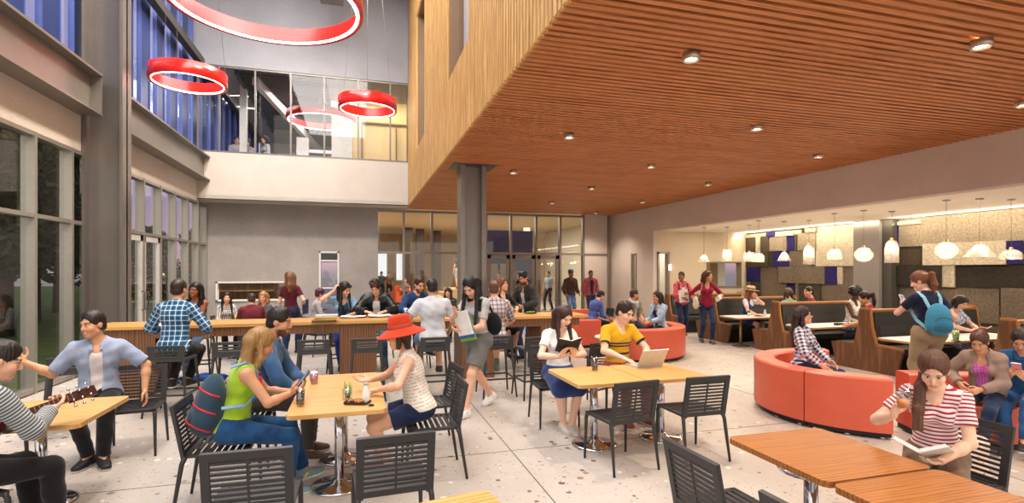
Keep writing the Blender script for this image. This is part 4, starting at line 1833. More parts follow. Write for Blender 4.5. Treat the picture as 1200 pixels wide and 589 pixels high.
def rrect(x0, x1, y0, y1, r, n=6):
    p = []
    for cx_, cy_, a0 in ((x1 - r, y1 - r, 0), (x0 + r, y1 - r, 90), (x0 + r, y0 + r, 180), (x1 - r, y0 + r, 270)):
        for k in range(n + 1):
            a = R(a0 + 90 * k / n)
            p.append((cx_ + r * math.cos(a), cy_ + r * math.sin(a)))
    return p


def cafe_table(label, x, y, sx, sy, z, mat, peds, rz=0., group=None, axis=None, trim=None):
    t = thing('cafe_table', label, 'table', (x, y, 0), rz, group)
    m = MB()
    m.prism(rrect(-sx / 2, sx / 2, -sy / 2, sy / 2, .05), z - .032, z)
    m.bevel(.006, 2)
    m.build('table_top', mat, t)
    if trim:
        m = MB()
        m.prism(rrect(-sx / 2 - .003, sx / 2 + .003, -sy / 2 - .003, sy / 2 + .003, .052), z - .03, z - .006)
        m.build('edge_band', trim, t)
    for px, py in peds:
        m = MB()
        m.tube([(px, py, .03), (px, py, z - .04)], .036, 20)
        m.lathe([(0, z - .055), (.17, z - .05), (.17, z - .034), (0, z - .034)], (px, py, 0), 20)
        p = m.build('pedestal', M_CHROME, t)
        m = MB()
        m.lathe([(0, .0), (.225, .0), (.228, .012), (.20, .022), (.06, .036), (.045, .06), (0, .06)], (px, py, 0), 40)
        m.build('base', M_CHROME, t)
    return t


# -- communal counter
BX0, BX1, BY0, BY1, BZ = -3.48, 3.78, 8.25, 9.05, .98
bar = thing('communal_counter', 'long oak bar height counter running across the hall', 'counter', (0, 8.65, 0))
m = MB()
m.prism([(BX0, -.4), (BX1, -.4), (BX1, .4), (BX0, .4)], BZ - .04, BZ).bevel(.006, 2)
m.build('counter_top', M_OAKB, bar)
m = MB()
m.span((BX0 + .15, -.36, BZ - .17), (BX1 - .15, -.33, BZ - .04)).span((BX0 + .15, .33, BZ - .17), (BX1 - .15, .36, BZ - .04))
m.build('apron', M_WALN, bar)
for i, x in enumerate((-2.95, -1.05, .0, 1.86, 3.2)):
    if i == 1:
        continue
    m = MB()
    w = .27
    m.span((x - w, -.36, 0), (x + w, -.33, BZ - .17)).span((x - w, .33, 0), (x + w, .36, BZ - .17))
    m.span((x - w, -.34, 0), (x - w + .03, .34, BZ - .05))
    lg = m.build('leg_panel', M_WALN, bar)
    m = MB()
    m.bar((x + w - .05, -.3, .04), (x + w - .05, .3, BZ - .2), .03, .05).bar((x + w - .05, .3, .04), (x + w - .05, -.3, BZ - .2), .03, .05)
    m.build('cross_brace', M_EDGE, lg)

# -- dining tables
cafe_table('oak table with a cola glass, milkshake and tray of pastries on it', -.15, 4.77, .70, 1.48, .71, M_OAK, [(0, -.28), (.02, .36)])
cafe_table('oak table under the guitar neck, beside the glass wall', -2.26, 4.64, .90, .84, .71, M_OAK, [(-.02, .12)])
cafe_table('oak table holding the cola glass, in front of the woman with the black book', 2.27, 4.82, .70, .84, .70, M_OAK, [(.0, .0)])
cafe_table('oak table holding the open laptop', 2.98, 4.82, .70, .84, .70, M_OAK, [(.05, .0)])
cafe_table('darker oak table touching the striped shirt reader', 2.58, 2.42, .72, .74, .70, M_OAKD, [(-.2, -.12)])
cafe_table('darker oak table cut by the bottom edge, pushed against the reader\'s table', 2.58, 1.66, .72, .74, .70, M_OAKD, [(0, 0)])
cafe_table('oak table of which only a rounded corner shows between the two near black chairs', .30, 2.02, .72, .74, .70, M_OAK, [(0, 0)], R(10))
cafe_table('small far table with a yellow cup behind the counter', -2.26, 11.52, .8, .7, .68, M_OAK, [(0, 0)])

# -- chairs
g1 = 'black slatted chairs at the oak tables'
chairA = make_chair('', g1)
first = [True]


def chair(x, y, yaw, label, z=0.):
    if first[0]:
        first[0] = False
        c = chairA
        c.location, c.rotation_euler, c['label'] = (x, y, z), (0, 0, R(yaw)), label
        return c
    return dup(chairA, (x, y, z), R(yaw), label, g1)


chair(-.57, 3.36, 0, 'black slatted chair with its back to the viewer, in front of the backpack')
chair(.20, 3.40, 3, 'black slatted chair with its back to the viewer, below the red hat woman')
chair(-.98, 4.42, -90, 'black slatted chair under the blonde woman with the backpack')
chair(-.98, 5.22, -90, 'black slatted chair under the bearded man in denim')
chair(.60, 4.56, 90, 'black slatted chair the red hat woman sits on')
chair(.68, 5.25, 97, 'empty black slatted chair behind the red hat woman, nearer the counter')
chair(2.27, 4.30, 6, 'empty black slatted chair facing the seated woman with the black book')
chair(3.03, 4.32, 0, 'empty black slatted chair opposite the man with the laptop')
chair(2.16, 5.66, 176, 'black slatted chair under the woman reading the black book')
chair(3.0, 5.74, 176, 'black slatted chair under the man in the yellow shirt')
chair(1.97, 2.43, -88, 'empty black slatted chair at the head of the darker oak table')
chair(1.97, 1.68, -88, 'black slatted chair of which only the backrest top shows at the bottom edge')
chair(3.57, 2.44, 90, 'black slatted chair under the striped shirt reader')
chair(-2.30, 3.78, -32, 'black slatted chair under the guitar player')
chair(-2.08, 5.88, 186, 'black slatted chair under the gesturing man')
chair(-3.0, 5.35, -120, 'empty chair by the glass wall, past the guitar player\'s shoulder')
chair(-1.93, 10.84, 10, 'far chair under the student in the maroon hoodie')
chair(-2.65, 12.16, 206, 'far chair under the dark haired girl in stripes')
chair(-1.87, 12.14, 150, 'far chair under the blonde student')
chair(-.95, 12.5, -80, 'far chair under the woman with purple hair')
chair(-.75, 11.5, -60, 'empty far chair between the counter and the woman with purple hair')
chair(.55, 11.0, 60, 'empty far chair beyond the man in the leather jacket')
chair(2.5, 11.9, 20, 'empty far chair in front of the distant seated pair')

g2 = 'charcoal bar stools along the counter'
stA = make_stool('', g2)
first2 = [True]


def stool(x, y, yaw, label):
    if first2[0]:
        first2[0] = False
        stA.location, stA.rotation_euler, stA['label'] = (x, y, 0), (0, 0, R(yaw)), label
        return stA
    return dup(stA, (x, y, 0), R(yaw), label, g2)


def atw(px, w):
    p = onw(px, HY, w)
    return p.x, p.y


stool(*atw(203, 6.45), -6, 'charcoal bar stool under the man in the blue checked shirt')
stool(*atw(273, 6.8), 0, 'empty charcoal bar stool behind the blonde woman\'s head')
stool(*atw(369, 7.0), 0, 'empty charcoal bar stool between the bearded man and the couple')
stool(*atw(430, 7.15), 0, 'empty charcoal bar stool below the man in the leather jacket')
stool(*atw(508, 7.25), 0, 'charcoal bar stool under the man in the white T-shirt')
stool(*atw(581, 7.4), 0, 'charcoal bar stool under the man in the red and navy checked shirt')
stool(*atw(625, 7.3), 4, 'empty charcoal bar stool right of the checked shirt man')
stool(*atw(690, 6.75), 25, 'empty charcoal bar stool behind the yellow shirt man\'s shoulder')
stool(-2.95, 6.75, 20, 'charcoal bar stool behind the gesturing man, at the counter end')
for x, l in ((-2.5, 'charcoal bar stool under the woman in the dark tank top'), (-.28, 'charcoal bar stool under the woman with sunglasses in her hair'), (.26, 'charcoal bar stool under the man in the leather jacket'),
             (1.0, 'charcoal bar stool under the bearded man in the dark denim shirt'), (2.62, 'charcoal bar stool under the woman in the black dress')):
    stool(x, 9.60, 180, l)

# -- curved coral benches


def sweep(m, path, prof):
    """path: list of (point, outward normal); prof: closed list of (offset, z)"""
    rings = [[m.bm.verts.new((p[0] + n[0] * o, p[1] + n[1] * o, z)) for o, z in prof] for p, n in path]
    k = len(prof)
    fs = []
    for A, B in zip(rings[:-1], rings[1:]):
        for i in range(k):
            fs.append(m.bm.faces.new((A[i], A[(i + 1) % k], B[(i + 1) % k], B[i])))
    fs.append(m.bm.faces.new(rings[0]))
    fs.append(m.bm.faces.new(rings[-1][::-1]))
    return m


def arc(cx, cy, r, a0, a1, n=40):
    return [((cx + r * math.cos(R(a0 + (a1 - a0) * i / n)), cy + r * math.sin(R(a0 + (a1 - a0) * i / n))), (math.cos(R(a0 + (a1 - a0) * i / n)), math.sin(R(a0 + (a1 - a0) * i / n)))) for i in range(n + 1)]


def curved_bench(label, paths, seat_side=-1, zb=.63, seat=None, thick=.25, deep=.46):
    """paths: list of arcs of the outer face (one backrest piece each)"""
    t = thing('curved_bench', label, 'bench', (0, 0, 0))
    for pth in paths:
        m = MB()
        r = .02
        sweep(m, pth, [(0, .07), (0, zb - r), (-r * .4, zb - r * .4), (-r, zb), (-thick + r, zb), (-thick, zb - r), (-thick, .07)])
        o = m.build('backrest', M_RED, t)
        for p in o.data.polygons:
            p.use_smooth = False
        m = MB()
        s0, s1 = (-thick - .005, -thick - deep) if seat_side < 0 else (deep, .005)
        sweep(m, pth, [(s0, .07), (s0, .42), (s1 + .015, .42), (s1, .405), (s1, .07)] if seat_side < 0 else [(s0, .07), (s0, .405), (s0 - .015, .42), (s1, .42), (s1, .07)])
        m.build('seat', M_REDT, t)
        m = MB()
        lo, hi = min(-thick, s1, s0, 0), max(0, s0, s1)
        sweep(m, pth, [(hi - .04, .02), (hi - .04, .07), (lo + .04, .07), (lo + .04, .02)])
        m.build('plinth', M_BLACK, t)
        for k in (2, len(pth) // 2, len(pth) - 3):
            p, n = pth[k]
            m = MB()
            m.lathe([(0, 0), (.03, 0), (.03, .022), (0, .022)], (p[0] - n[0] * .07, p[1] - n[1] * .07, 0), 14)
            m.build('foot', M_CHROME, t)
    return t


curved_bench('coral curved bench around the woman in the navy gingham shirt', [arc(5.84, 5.0, 1.12, 60, 151, 30), arc(5.84, 5.0, 1.12, 151.6, 195.5, 20), arc(5.84, 5.0, 1.12, 196.1, 238, 20)])
curved_bench('far coral curved bench around the smiling man with the scarf', [arc(5.37, 9.8, 1.15, 240, 330, 30), arc(5.37, 9.8, 1.15, 330.6, 420, 30), arc(5.37, 9.8, 1.15, 420.6, 442, 10)])
n_ = (-.40, -.917)
n_ = (n_[0] / math.hypot(*n_), n_[1] / math.hypot(*n_))
d_ = (n_[1] * -1, n_[0])
gb = [((5.64 + d_[0] * k * .28, 4.18 + d_[1] * k * .28), n_) for k in range(4)]
gb2 = [((5.64 + d_[0] * (.845 + k * .35), 4.18 + d_[1] * (.845 + k * .35)), n_) for k in range(6)]
curved_bench('coral bench with the two girls on phones', [gb, gb2], 1, .64)
g3 = [((5.22 - k * .35, 10.97 + k * .045), (.12, .993)) for k in range(5)]
curved_bench('coral bench the man in the blue sweater works on, at the counter end', [[((p[0][0], p[0][1]), (.0, 1)) for p in g3]], 1, .63)
t = thing('bench_block', 'small coral back block beyond the man in the blue sweater', 'bench', (0, 0, 0))
m = MB()
m.span((5.15, 12.75, .05), (6.0, 13.0, .70)).bevel(.02, 2)
m.build('backrest', M_RED, t)
m = MB()
m.span((5.18, 12.78, 0), (5.97, 12.97, .05))
m.build('plinth', M_BLACK, t)
t = thing('low_table', 'low white table behind the yellow shirt man', 'table', (*atw(718, 9.6), 0))
m = MB()
m.lathe([(0, .5), (.32, .5), (.33, .51), (.33, .53), (.32, .54), (0, .54)])
m.build('table_top', M_WTOP, t)
m = MB()
m.tube([(0, 0, .02), (0, 0, .5)], .03, 12).lathe([(0, 0), (.2, 0), (.2, .015), (.04, .03), (0, .03)])
m.build('pedestal', M_CHROME, t)

# -- pale drum stool beside the reader
t = thing('drum_stool', 'pale speckled drum stool beside the striped shirt reader', 'stool', (4.55, 3.02, 0))
m = MB()
m.lathe([(0, .03), (.19, .03), (.2, .06), (.212, .42), (.205, .435), (0, .44)], n=48)
tt = NT('speckled_stone')
v = tt.n('ShaderNodeTexVoronoi')
v.inputs['Scale'].default_value = 22
tt.l(tt.coord('Object'), v.inputs[0])
tt.set(tt.mix(tt.math('LESS_THAN', v.outputs['Distance'], .22), '#d8bfae', '#a07a66'), .5)
m.build('body', tt.m, t)
m = MB()
m.lathe([(0, 0), (.235, 0), (.24, .012), (.22, .03), (0, .03)], n=40)
m.build('base', M_BLACK, t)

# -- booths
PROF = [(.55, .0), (.66, .43), (.20, .46), (.12, .78), (.09, 1.06), (-.09, 1.06), (-.12, .78), (-.20, .46), (-.68, .43), (-.56, .0)]


def make_booth(label, y, length=2.5, x=8.45):
    t = thing('booth_bench', label, 'booth', (x, y, 0), 0, 'walnut booth benches along the felt wall')
    Mx = Matrix(((0, 0, 1, 0), (1, 0, 0, 0), (0, 1, 0, 0), (0, 0, 0, 1)))
    for a in (0, length - .05):
        m = MB()
        m.prism(PROF, a, a + .05, Mx)
        e = m.build('end_panel', M_WALN, t)
        m = MB()
        for p, q in zip(PROF[4:8], PROF[5:9]):
            m.bar((a + .025, p[0] - .004, p[1] + .004), (a + .025, q[0] - .004, q[1] + .004), .062, .03, up=(1, 0, 0))
        m.build('edge_trim', M_EDGE, e)
    m = MB()
    m.span((.05, -.05, .4), (length - .05, .05, 1.03))
    m.build('back_panel', M_WALN, t)
    m = MB()
    m.span((.05, -.09, 1.02), (length - .05, .09, 1.06)).bevel(.006, 1)
    m.build('top_rail', M_EDGE, t)
    for s in (-1, 1):
        m = MB()
        m.span((.06, s * .13, .34), (length - .06, s * .62, .445)).bevel(.02, 2)
        m.build('seat_cushion', M_DKCUSH, t)
        m = MB()
        M = Matrix.Translation((length / 2, s * .125, .745)) @ Matrix.Rotation(s * .09, 4, 'X')
        m.box((0, 0, 0), (length - .14, .075, .54), M=M).bevel(.02, 2)
        b = m.build('back_cushion', M_DKCUSH, t)
        m = MB()
        M = Matrix.Translation((length / 2, s * .168, .64)) @ Matrix.Rotation(s * .09, 4, 'X')
        m.box((0, 0, 0), (length - .30, .03, .30), M=M).bevel(.012, 2)
        m.build('pad', flat('charcoal_pad', '#3f3e39', .55), b)
        m = MB()
        m.span((.06, s * .1, 0), (length - .06, s * .48, .34))
        m.build('plinth', M_BLACK, t)
    return t


for y, l, ln in ((13.15, 'booth bench furthest along the felt wall, behind the walking women', 2.5), (11.15, 'booth bench behind the woman in the straw hat', 2.5), (9.1, 'booth bench between the straw hat woman and the woman with the afro', 2.5),
                 (7.05, 'booth bench beside the woman with the teal backpack', 2.6), (4.95, 'booth bench past the girl with the ponytail, mostly out of view', 2.6)):
    make_booth(l, y, ln)


def booth_table(label, y, x0=8.1, x1=10.3, sy=.66):
    t = thing('booth_table', label, 'table', (x0, y, 0))
    L = x1 - x0
    z = .68
    m = MB()
    m.prism(rrect(0, L, -sy / 2, sy / 2, .06), z - .03, z)
    m.build('table_top', M_WTOP, t)
    m = MB()
    m.prism(rrect(-.004, L + .004, -sy / 2 - .004, sy / 2 + .004, .062), z - .034, z - .004)
    m.build('edge_band', flat('edge_oak', '#c08a4e', .5), t)
    for a in (.35, L - .4):
        m = MB()
        m.tube([(a, 0, .02), (a, 0, z - .035)], .03, 14)
        m.build('pedestal', flat('brass_leg', '#b79a7c', .3, .8), t)
        m = MB()
        m.lathe([(0, 0), (.2, 0), (.2, .012), (.04, .03), (0, .03)], (a, 0, 0), 24)
        m.build('base', M_STEELD, t)
    return t


booth_table('white booth table in front of the straw hat woman', 10.12)
booth_table('white booth table in front of the woman with the afro', 8.08, 8.05)
booth_table('white booth table with the green drink beside the teal backpack', 6.02, 7.86)

# ---------------------------------------------------------------- lamps
M_GLOW = emit('lamp_glow', '#ffd9a8', 4.)
M_RING = flat('ring_red', '#d8201c', .22, .1, var=.03)
M_RGLOW = emit('ring_light', '#fff0e6', 4.)


def ring_lamp(label, px, py, w, dia, hh=.2):
    q = .012 if dia < 2 else .04
    p = onw(px, py, w)
    t = thing('ring_pendant', label, 'ring lamp', p, 0, 'red ring lamps in the tall hall')
    r = dia / 2
    m = MB()
    m.lathe([(r - .05, -hh / 2 + .012), (r, -hh / 2), (r + .004, -hh / 2 + .004), (r + .004, hh / 2), (r - .012, hh / 2), (r - .012, -hh / 2 + .04), (r - .05, -hh / 2 + .034), (r - .05, -hh / 2 + .012)], n=96)
    m.build('shade', M_RING, t)
    m = MB()
    m.lathe([(r - .052, -hh / 2 + .034), (r - .052 - q, -hh / 2 + .02), (r - .052 - q, -hh / 2 + .0), (r - .052, -hh / 2 + .002), (r - .052, -hh / 2 + .034)], n=96)
    m.build('light_strip', M_RGLOW, t)
    for k in range(3):
        a = k * 2 * PI / 3 + .5
        m = MB()
        zc = (10.6 if p.y < 16.8 else 7.7) - p.z
        m.tube([(r * math.cos(a), r * math.sin(a), hh / 2), (r * .25 * math.cos(a), r * .25 * math.sin(a), zc)], .004, 5)
        m.build('cable', M_ALU, t)
    return t


ring_lamp('largest red ring lamp, cut by the top edge', 312, -4, 6.9, 2.45, .26)
ring_lamp('red ring lamp hanging before the blue glass wall', 221, 91, 9.8, 1.28, .24)
ring_lamp('red ring lamp hanging close to the timber box', 431, 123, 13.0, 1.4, .28)
ring_lamp('red ring added behind the balcony glass as a lamp reflection, near the blue wall', 290, 116, 18.6, 1.62, .26)  # solid ring standing in for a reflection in the glass
ring_lamp('wide red ring added behind the middle of the balcony glass as a lamp reflection', 377, 139, 18.2, 2.3, .26)  # likewise a reflection, built as a ring behind the pane

M_CAN = flat('downlight_can', '#b9a99a', .3, .7)
DL = [(1150, 51, 'nearest the felt wall side'), (810, 66, 'nearest the fin edge of the soffit'), (1199, 121, 'half cut by the frame edge'), (887, 149, 'third from the fin edge'), (667, 159, 'second in the row behind the fin edge'), (959, 182, 'close to the plaster beam, near one'),
      (763, 194, 'in the middle of the soffit'), (830, 215, 'close to the plaster beam, middle one'), (602, 201, 'just right of the steel column head'), (693, 220, 'before the row at the glazed screen'), (753, 236, 'close to the plaster beam, far one'), (646, 237, 'above the double doors'), (699, 249, 'above the plaster screen panel')]
dl0 = None
DPOS = []
for px, py, l in DL:
    p = onz(px, py, ZC - .03)
    p.z = ZC
    DPOS.append(p)
    lab = 'round ceiling downlight under the timber slats, ' + l
    if dl0 is None:
        dl0 = thing('downlight', lab, 'ceiling light', p, 0, 'downlights in the timber soffit')
        m = MB()
        m.lathe([(.075, 0), (.082, -.002), (.082, -.07), (.066, -.07), (.05, -.03), (.05, 0)], n=28)
        m.build('housing', M_CAN, dl0)
        m = MB()
        m.lathe([(0, -.052), (.045, -.05), (.052, -.04), (0, -.036)], n=20)
        m.build('lamp', emit('downlight_glow', '#ffe9cf', 45.), dl0)
    else:
        dup(dl0, p, 0, lab)

M_PGL = None
t_ = NT('pendant_glass')
tr_ = t_.n('ShaderNodeBsdfTranslucent')
tr_.inputs[0].default_value = (.9, .8, .7, 1)
tp_ = t_.n('ShaderNodeBsdfTransparent')
tp_.inputs[0].default_value = (.96, .93, .9, 1)
gl_ = t_.n('ShaderNodeBsdfGlossy')
gl_.inputs['Roughness'].default_value = .25
a_ = t_.n('ShaderNodeMixShader')
a_.inputs[0].default_value = .2
t_.l(tp_.outputs[0], a_.inputs[1])
t_.l(tr_.outputs[0], a_.inputs[2])
b_ = t_.n('ShaderNodeMixShader')
b_.inputs[0].default_value = .07
t_.l(a_.outputs[0], b_.inputs[1])
t_.l(gl_.outputs[0], b_.inputs[2])
t_.l(b_.outputs[0], t_.t.nodes['Material Output'].inputs[0])
M_PGL = t_.m
SH = {
    'cone': [(.03, .13), (.05, .12), (.17, -.10)],
    'wide': [(.03, .12), (.06, .11), (.24, -.10)],
    'cyl': [(.0, .17), (.10, .165), (.115, .14), (.115, -.17)],
    'drum': [(.0, .13), (.13, .13), (.14, .11), (.14, -.13)],
    'dome': [(.0, .13), (.07, .12), (.12, .07), (.14, .0), (.145, -.11)],
    'bell': [(.0, .24), (.05, .23), (.1, .17), (.125, .08), (.13, -.25)],
    'globe': [(.03, .15), (.10, .12), (.17, .03), (.165, -.05), (.10, -.13), (.05, -.15)],
    'low': [(.0, .09), (.08, .08), (.14, .03), (.165, -.04), (.14, -.09)],
}
PD = [(825, 303, 15.4, 'cone', 'cone glass pendant above the two walking women'), (852, 299, 15.3, 'cyl', 'cylinder glass pendant before the cream end wall'), (878, 301, 14.6, 'drum', 'drum glass pendant over the far booth, first before the felt wall'),
      (889, 302, 13.3, 'dome', 'small dome glass pendant overlapping the drum pendant'), (919, 301, 13.5, 'cone', 'bright cone glass pendant in front of a violet panel'), (948, 298, 13.2, 'bell', 'tall bell jar pendant in front of the sand panels'),
      (978, 298, 11.6, 'dome', 'dome glass pendant in front of the large cream panel'), (1012, 298, 11.0, 'globe', 'globe pendant in front of the grey pier'), (1045, 294, 11.2, 'bell', 'tall bell jar pendant beside the pier, under a violet panel'),
      (1109, 293, 9.4, 'globe', 'clear globe pendant above the woman with the teal backpack'), (1148, 294, 9.2, 'wide', 'wide cone glass pendant third from the frame edge'), (1185, 298, 9.3, 'low', 'low dome pendant in front of the violet panel')]
PPOS = []
for px, py, w, kind, lab in PD:
    p = onw(px, py, w)
    PPOS.append(p)
    t = thing('glass_pendant', lab, 'pendant lamp', p, 0, 'glass pendants over the booths')
    pr = SH[kind]
    m = MB()
    m.lathe(pr, n=36)
    m.build('shade', M_PGL, t)
    top = pr[0][1]
    m = MB()
    m.tube([(0, 0, top), (0, 0, ZS - p.z - .01)], .004, 6)
    m.build('cord', M_STEELD, t)
    m = MB()
    m.lathe([(0, ZS - p.z), (.06, ZS - p.z), (.06, ZS - p.z - .02), (0, ZS - p.z - .025)], n=20)
    m.build('canopy', M_ALU, t)
    m = MB()
    m.lathe([(0, top + .04), (.025, top + .04), (.03, top - .02), (0, top - .03)], n=16)
    m.build('socket', flat('brass', '#b08a5c', .3, .8), t)
    m = MB()
    m.ball((0, 0, top - .06), .028, 12)
    m.build('bulb', M_GLOW, t)
t = thing('wall_lantern', 'small bright wall light beside the tall narrow window of the cream wall', 'wall light', (ony(784.5, 313, YR - .03)))
m = MB()
m.span((-.04, -.02, -.09), (.04, .03, .09)).bevel(.01, 2)
m.build('lens', emit('lantern_glow', '#fff0d8', 6.), t)
m = MB()
m.span((-.05, .02, -.1), (.05, .03, .1))
m.build('back_plate', M_ALU, t)
# ---------------------------------------------------------------- people
SEAT = .44


def sit(y=.40, x=.10, z=.085, yl=None, **kw):
    d = dict(legR=dict(at=(x, y, z)), legL=dict(at=(-x, y if yl is None else yl, z)))
    return d


def T(mat, sleeve=.6, **k):
    return dict(mat=mat, sleeve=sleeve, **k)


def PN(mat, ln=1.95, **k):
    return dict(mat=mat, len=ln, **k)


PL = lambda c: cloth('plain', c)
JEAN = cloth('denim', '#274472', '#3d6296')
JEAND = cloth('denim', '#1c2a47', '#2a3b60')
JEANL = cloth('denim', '#3f5f8a', '#7391b5')
BLK = PL('#1b1b1e')


def rel(x, y, z, **k):
    return dict(at=(x, y, z), rel=True, **k)


def wld(p, **k):
    return dict(at=tuple(p), world=True, **k)


def stoolhz(s):
    return .682 + .143 * s


def hz_(seat, s):
    return seat + .003 + .143 * s


# ---- props that belong to a figure's own frame


def own(J, name, label, cat, group=None):
    o = bpy.data.objects.new(name, None)
    COL.objects.link(o)
    o.location = J['root'].location
    o.rotation_euler = J['root'].rotation_euler
    return props(o, label, cat, group)


def field_mesh(J, name, G, mat, parent, clips=None):
    v, f = G.surface(clips)
    return link(name, mesh_np(name, v * J['s'], f), mat, parent)


def frame_at(p, x, y, z):
    M = Matrix((tuple(x), tuple(y), tuple(z))).transposed().to_4x4()
    M.translation = Vector(p)
    return M


def palm(J, sg, a=.085, b=.035):
    S, E, W, D, N, sp = J['arms'][sg]
    return W + unit(D) * a + unit(N) * b


def wdir(J, d):
    return Vector(rotm((0, 0, 1), J['yaw']) @ np.array(d, float))


def phone(label, p, face, up=(0, 0, 1), col='#1a1a1d', group=None):
    """face = direction the screen looks"""
    z = Vector(face).normalized()
    x = Vector(up).cross(z)
    x = x.normalized() if x.length > .01 else Vector((1, 0, 0))
    y = z.cross(x)
    t = thing('phone', label, 'phone', p, 0, group)
    M = frame_at((0, 0, 0), x, y, z)
    m = MB()
    m.box((0, 0, 0), (.07, .142, .009), M=M).bevel(.003, 2)
    m.build('case', flat('phone_' + col.lstrip('#'), col, .3), t)
    m = MB()
    m.box((0, 0, .005), (.062, .128, .001), M=M)
    m.build('screen', emit('phone_screen', '#55667a', .6), t)
    return t


def open_book(label, p, face, up, w=.15, h=.22, cover='#e8e4de', name='book', th=.012, spread=25):
    """two halves hinged at p; pages look along face"""
    z = Vector(face).normalized()
    x = Vector(up).cross(z).normalized()
    y = z.cross(x)
    t = thing(name, label, 'book', p)
    for s in (-1, 1):
        A = Matrix.Rotation(s * R(-spread), 3, y)
        xs, zs = A @ x, A @ z
        M = frame_at((0, 0, 0), xs, y, zs)
        m = MB()
        m.box((s * w / 2, 0, -.002), (w, h, .004), M=M)
        m.build('cover', flat('cover_' + cover.lstrip('#'), cover, .5), t)
        m = MB()
        m.box((s * (w / 2 - .003), 0, th / 2), (w - .01, h - .01, th), M=M)
        m.build('pages', flat('paper', '#efece6', .8), t)
    return t


def tumbler(name, label, p, r0, r1, h, liquid, lv=.8, group=None, cat='glass', ice=False, straw=None, foam=None):
    t = thing(name, label, cat, p, 0, group)
    m = MB()
    m.lathe([(0, 0), (r0 * .92, 0), (r0, .006), (r1, h), (r1 - .002, h), (r0 - .003, .01), (0, .01)], n=24)
    g = MATS.get('drink_glass') or glass('drink_glass', (.93, .95, .95), .14)
    m.build('glass', g, t)
    m = MB()
    rl = r0 + (r1 - r0) * lv - .003
    m.lathe([(0, .011), (r0 - .004, .011), (rl, h * lv), (0, h * lv)], n=24)
    m.build('drink', flat('drink_' + liquid.lstrip('#'), liquid, .15), t)
    if ice:
        m = MB()
        for k in range(4):
            a = k * 1.7
            m.box((r1 * .4 * math.cos(a), r1 * .4 * math.sin(a), h * lv - .004), (.018, .018, .018), rz=a)
        m.build('ice', flat('ice', '#c98f5a', .1), t)
    if foam:
        m = MB()
        m.ball((0, 0, h * lv + .004), (rl, rl, .02), 14)
        m.build('topping', flat('top_' + foam.lstrip('#'), foam, .8), t)
    if straw:
        m = MB()
        m.tube([(0, 0, .02), (r1 * .8, .01, h * 1.45)], .0035, 8)
        m.build('straw', flat('straw_' + straw.lstrip('#'), straw, .5), t)
    return t


def hat(J, mat, band=None, r=.19, crown=.115, tilt=0., droop=.02):
    H, HM, s = J['H'], J['HM'], J['s']
    c = H(0, -.018, .072)
    M = frame_at(Vector(c) * s, HM[:, 0], HM[:, 1], HM[:, 2]) @ Matrix.Rotation(R(tilt), 4, 'X') @ Matrix.Scale(s, 4) @ Matrix.Diagonal((1, 1.14, 1, 1))
    m = MB()
    prof = [(r, -droop), (r * .8, -droop * .45), (.112, .006), (.100, .012), (.096, .05), (.088, crown - .02), (.07, crown), (.03, crown + .004), (0, crown - .006)]
    inner = [(0, crown - .012), (.03, crown - .004), (.084, crown - .024), (.09, .0), (.112, -.002), (r, -droop - .006), (r, -droop)]
    m.lathe(prof + inner, n=48, M=M)
    o = m.build('hat', mat, J['root'])
    if band:
        m = MB()
        m.lathe([(.1035, .012), (.1005, .045), (.098, .045), (.099, .012)], n=48, M=M)
        m.build('hat_band', band, o)


def specs(J, col='#141416', big=1.0, up=False):
    H, s = J['H'], J['s']
    m = MB()
    dz = .088 if up else 0
    dy = -.006 if up else 0
    for q in (-1, 1):
        pts = []
        for k in range(14):
            a = 2 * PI * k / 14
            pts.append(Vector(H(q * .033 + .021 * big * math.cos(a), .103 + dy - .006 * abs(math.cos(a)), .006 + dz + .016 * big * math.sin(a))) * s)
        m.tube(pts, .0022 * s, 6, closed=True)
        m.tube([Vector(H(q * .054, .097 + dy, .010 + dz)) * s, Vector(H(q * .077, .04, .012 + dz)) * s, Vector(H(q * .078, -.02, .008 + dz)) * s], .002 * s, 6)
    m.tube([Vector(H(-.013, .105 + dy, .010 + dz)) * s, Vector(H(.013, .105 + dy, .010 + dz)) * s], .002 * s, 6)
    o = m.build('glasses', flat('specs_' + col.lstrip('#'), col, .3), J['root'])
    if big > 1.1:
        m = MB()
        for q in (-1, 1):
            m.ball(Vector(H(q * .033, .102 + dy, .006 + dz)) * s, (.021 * big * s, .004 * s, .016 * big * s), 12)
        m.build('lens', flat('lens_dark', '#0c0c0e', .08), o)


FG, MD, FR = .0062, .0085, .0115

# ================= the table by the glass wall
J = person('person in a grey and white striped cardigan holding a guitar by the neck', (-2.23, 3.83), -34, .95, False, FG, 'light', hz_(SEAT, .95), lean=14, head=(-30, 18, 0),
           R_=wld((-1.93, 4.13, .835), pole=(.8, -.6, -.8), pn=(-.2, .3, 1), curl=1.25, thumb=1.0), L_=dict(at=(-.06, .30, .80), pole=(-1, -.3, -.2), curl=.7),
           hair=('short', '#1d1512'), top=T(cloth('stripe', '#50585f', '#b9bcbc', sc=.62), 1.95, e=.018, hem=-.10, collar=1), pants=PN(BLK), shoes='#26262a', sole='#3a3a3e', **sit(.46, .12))
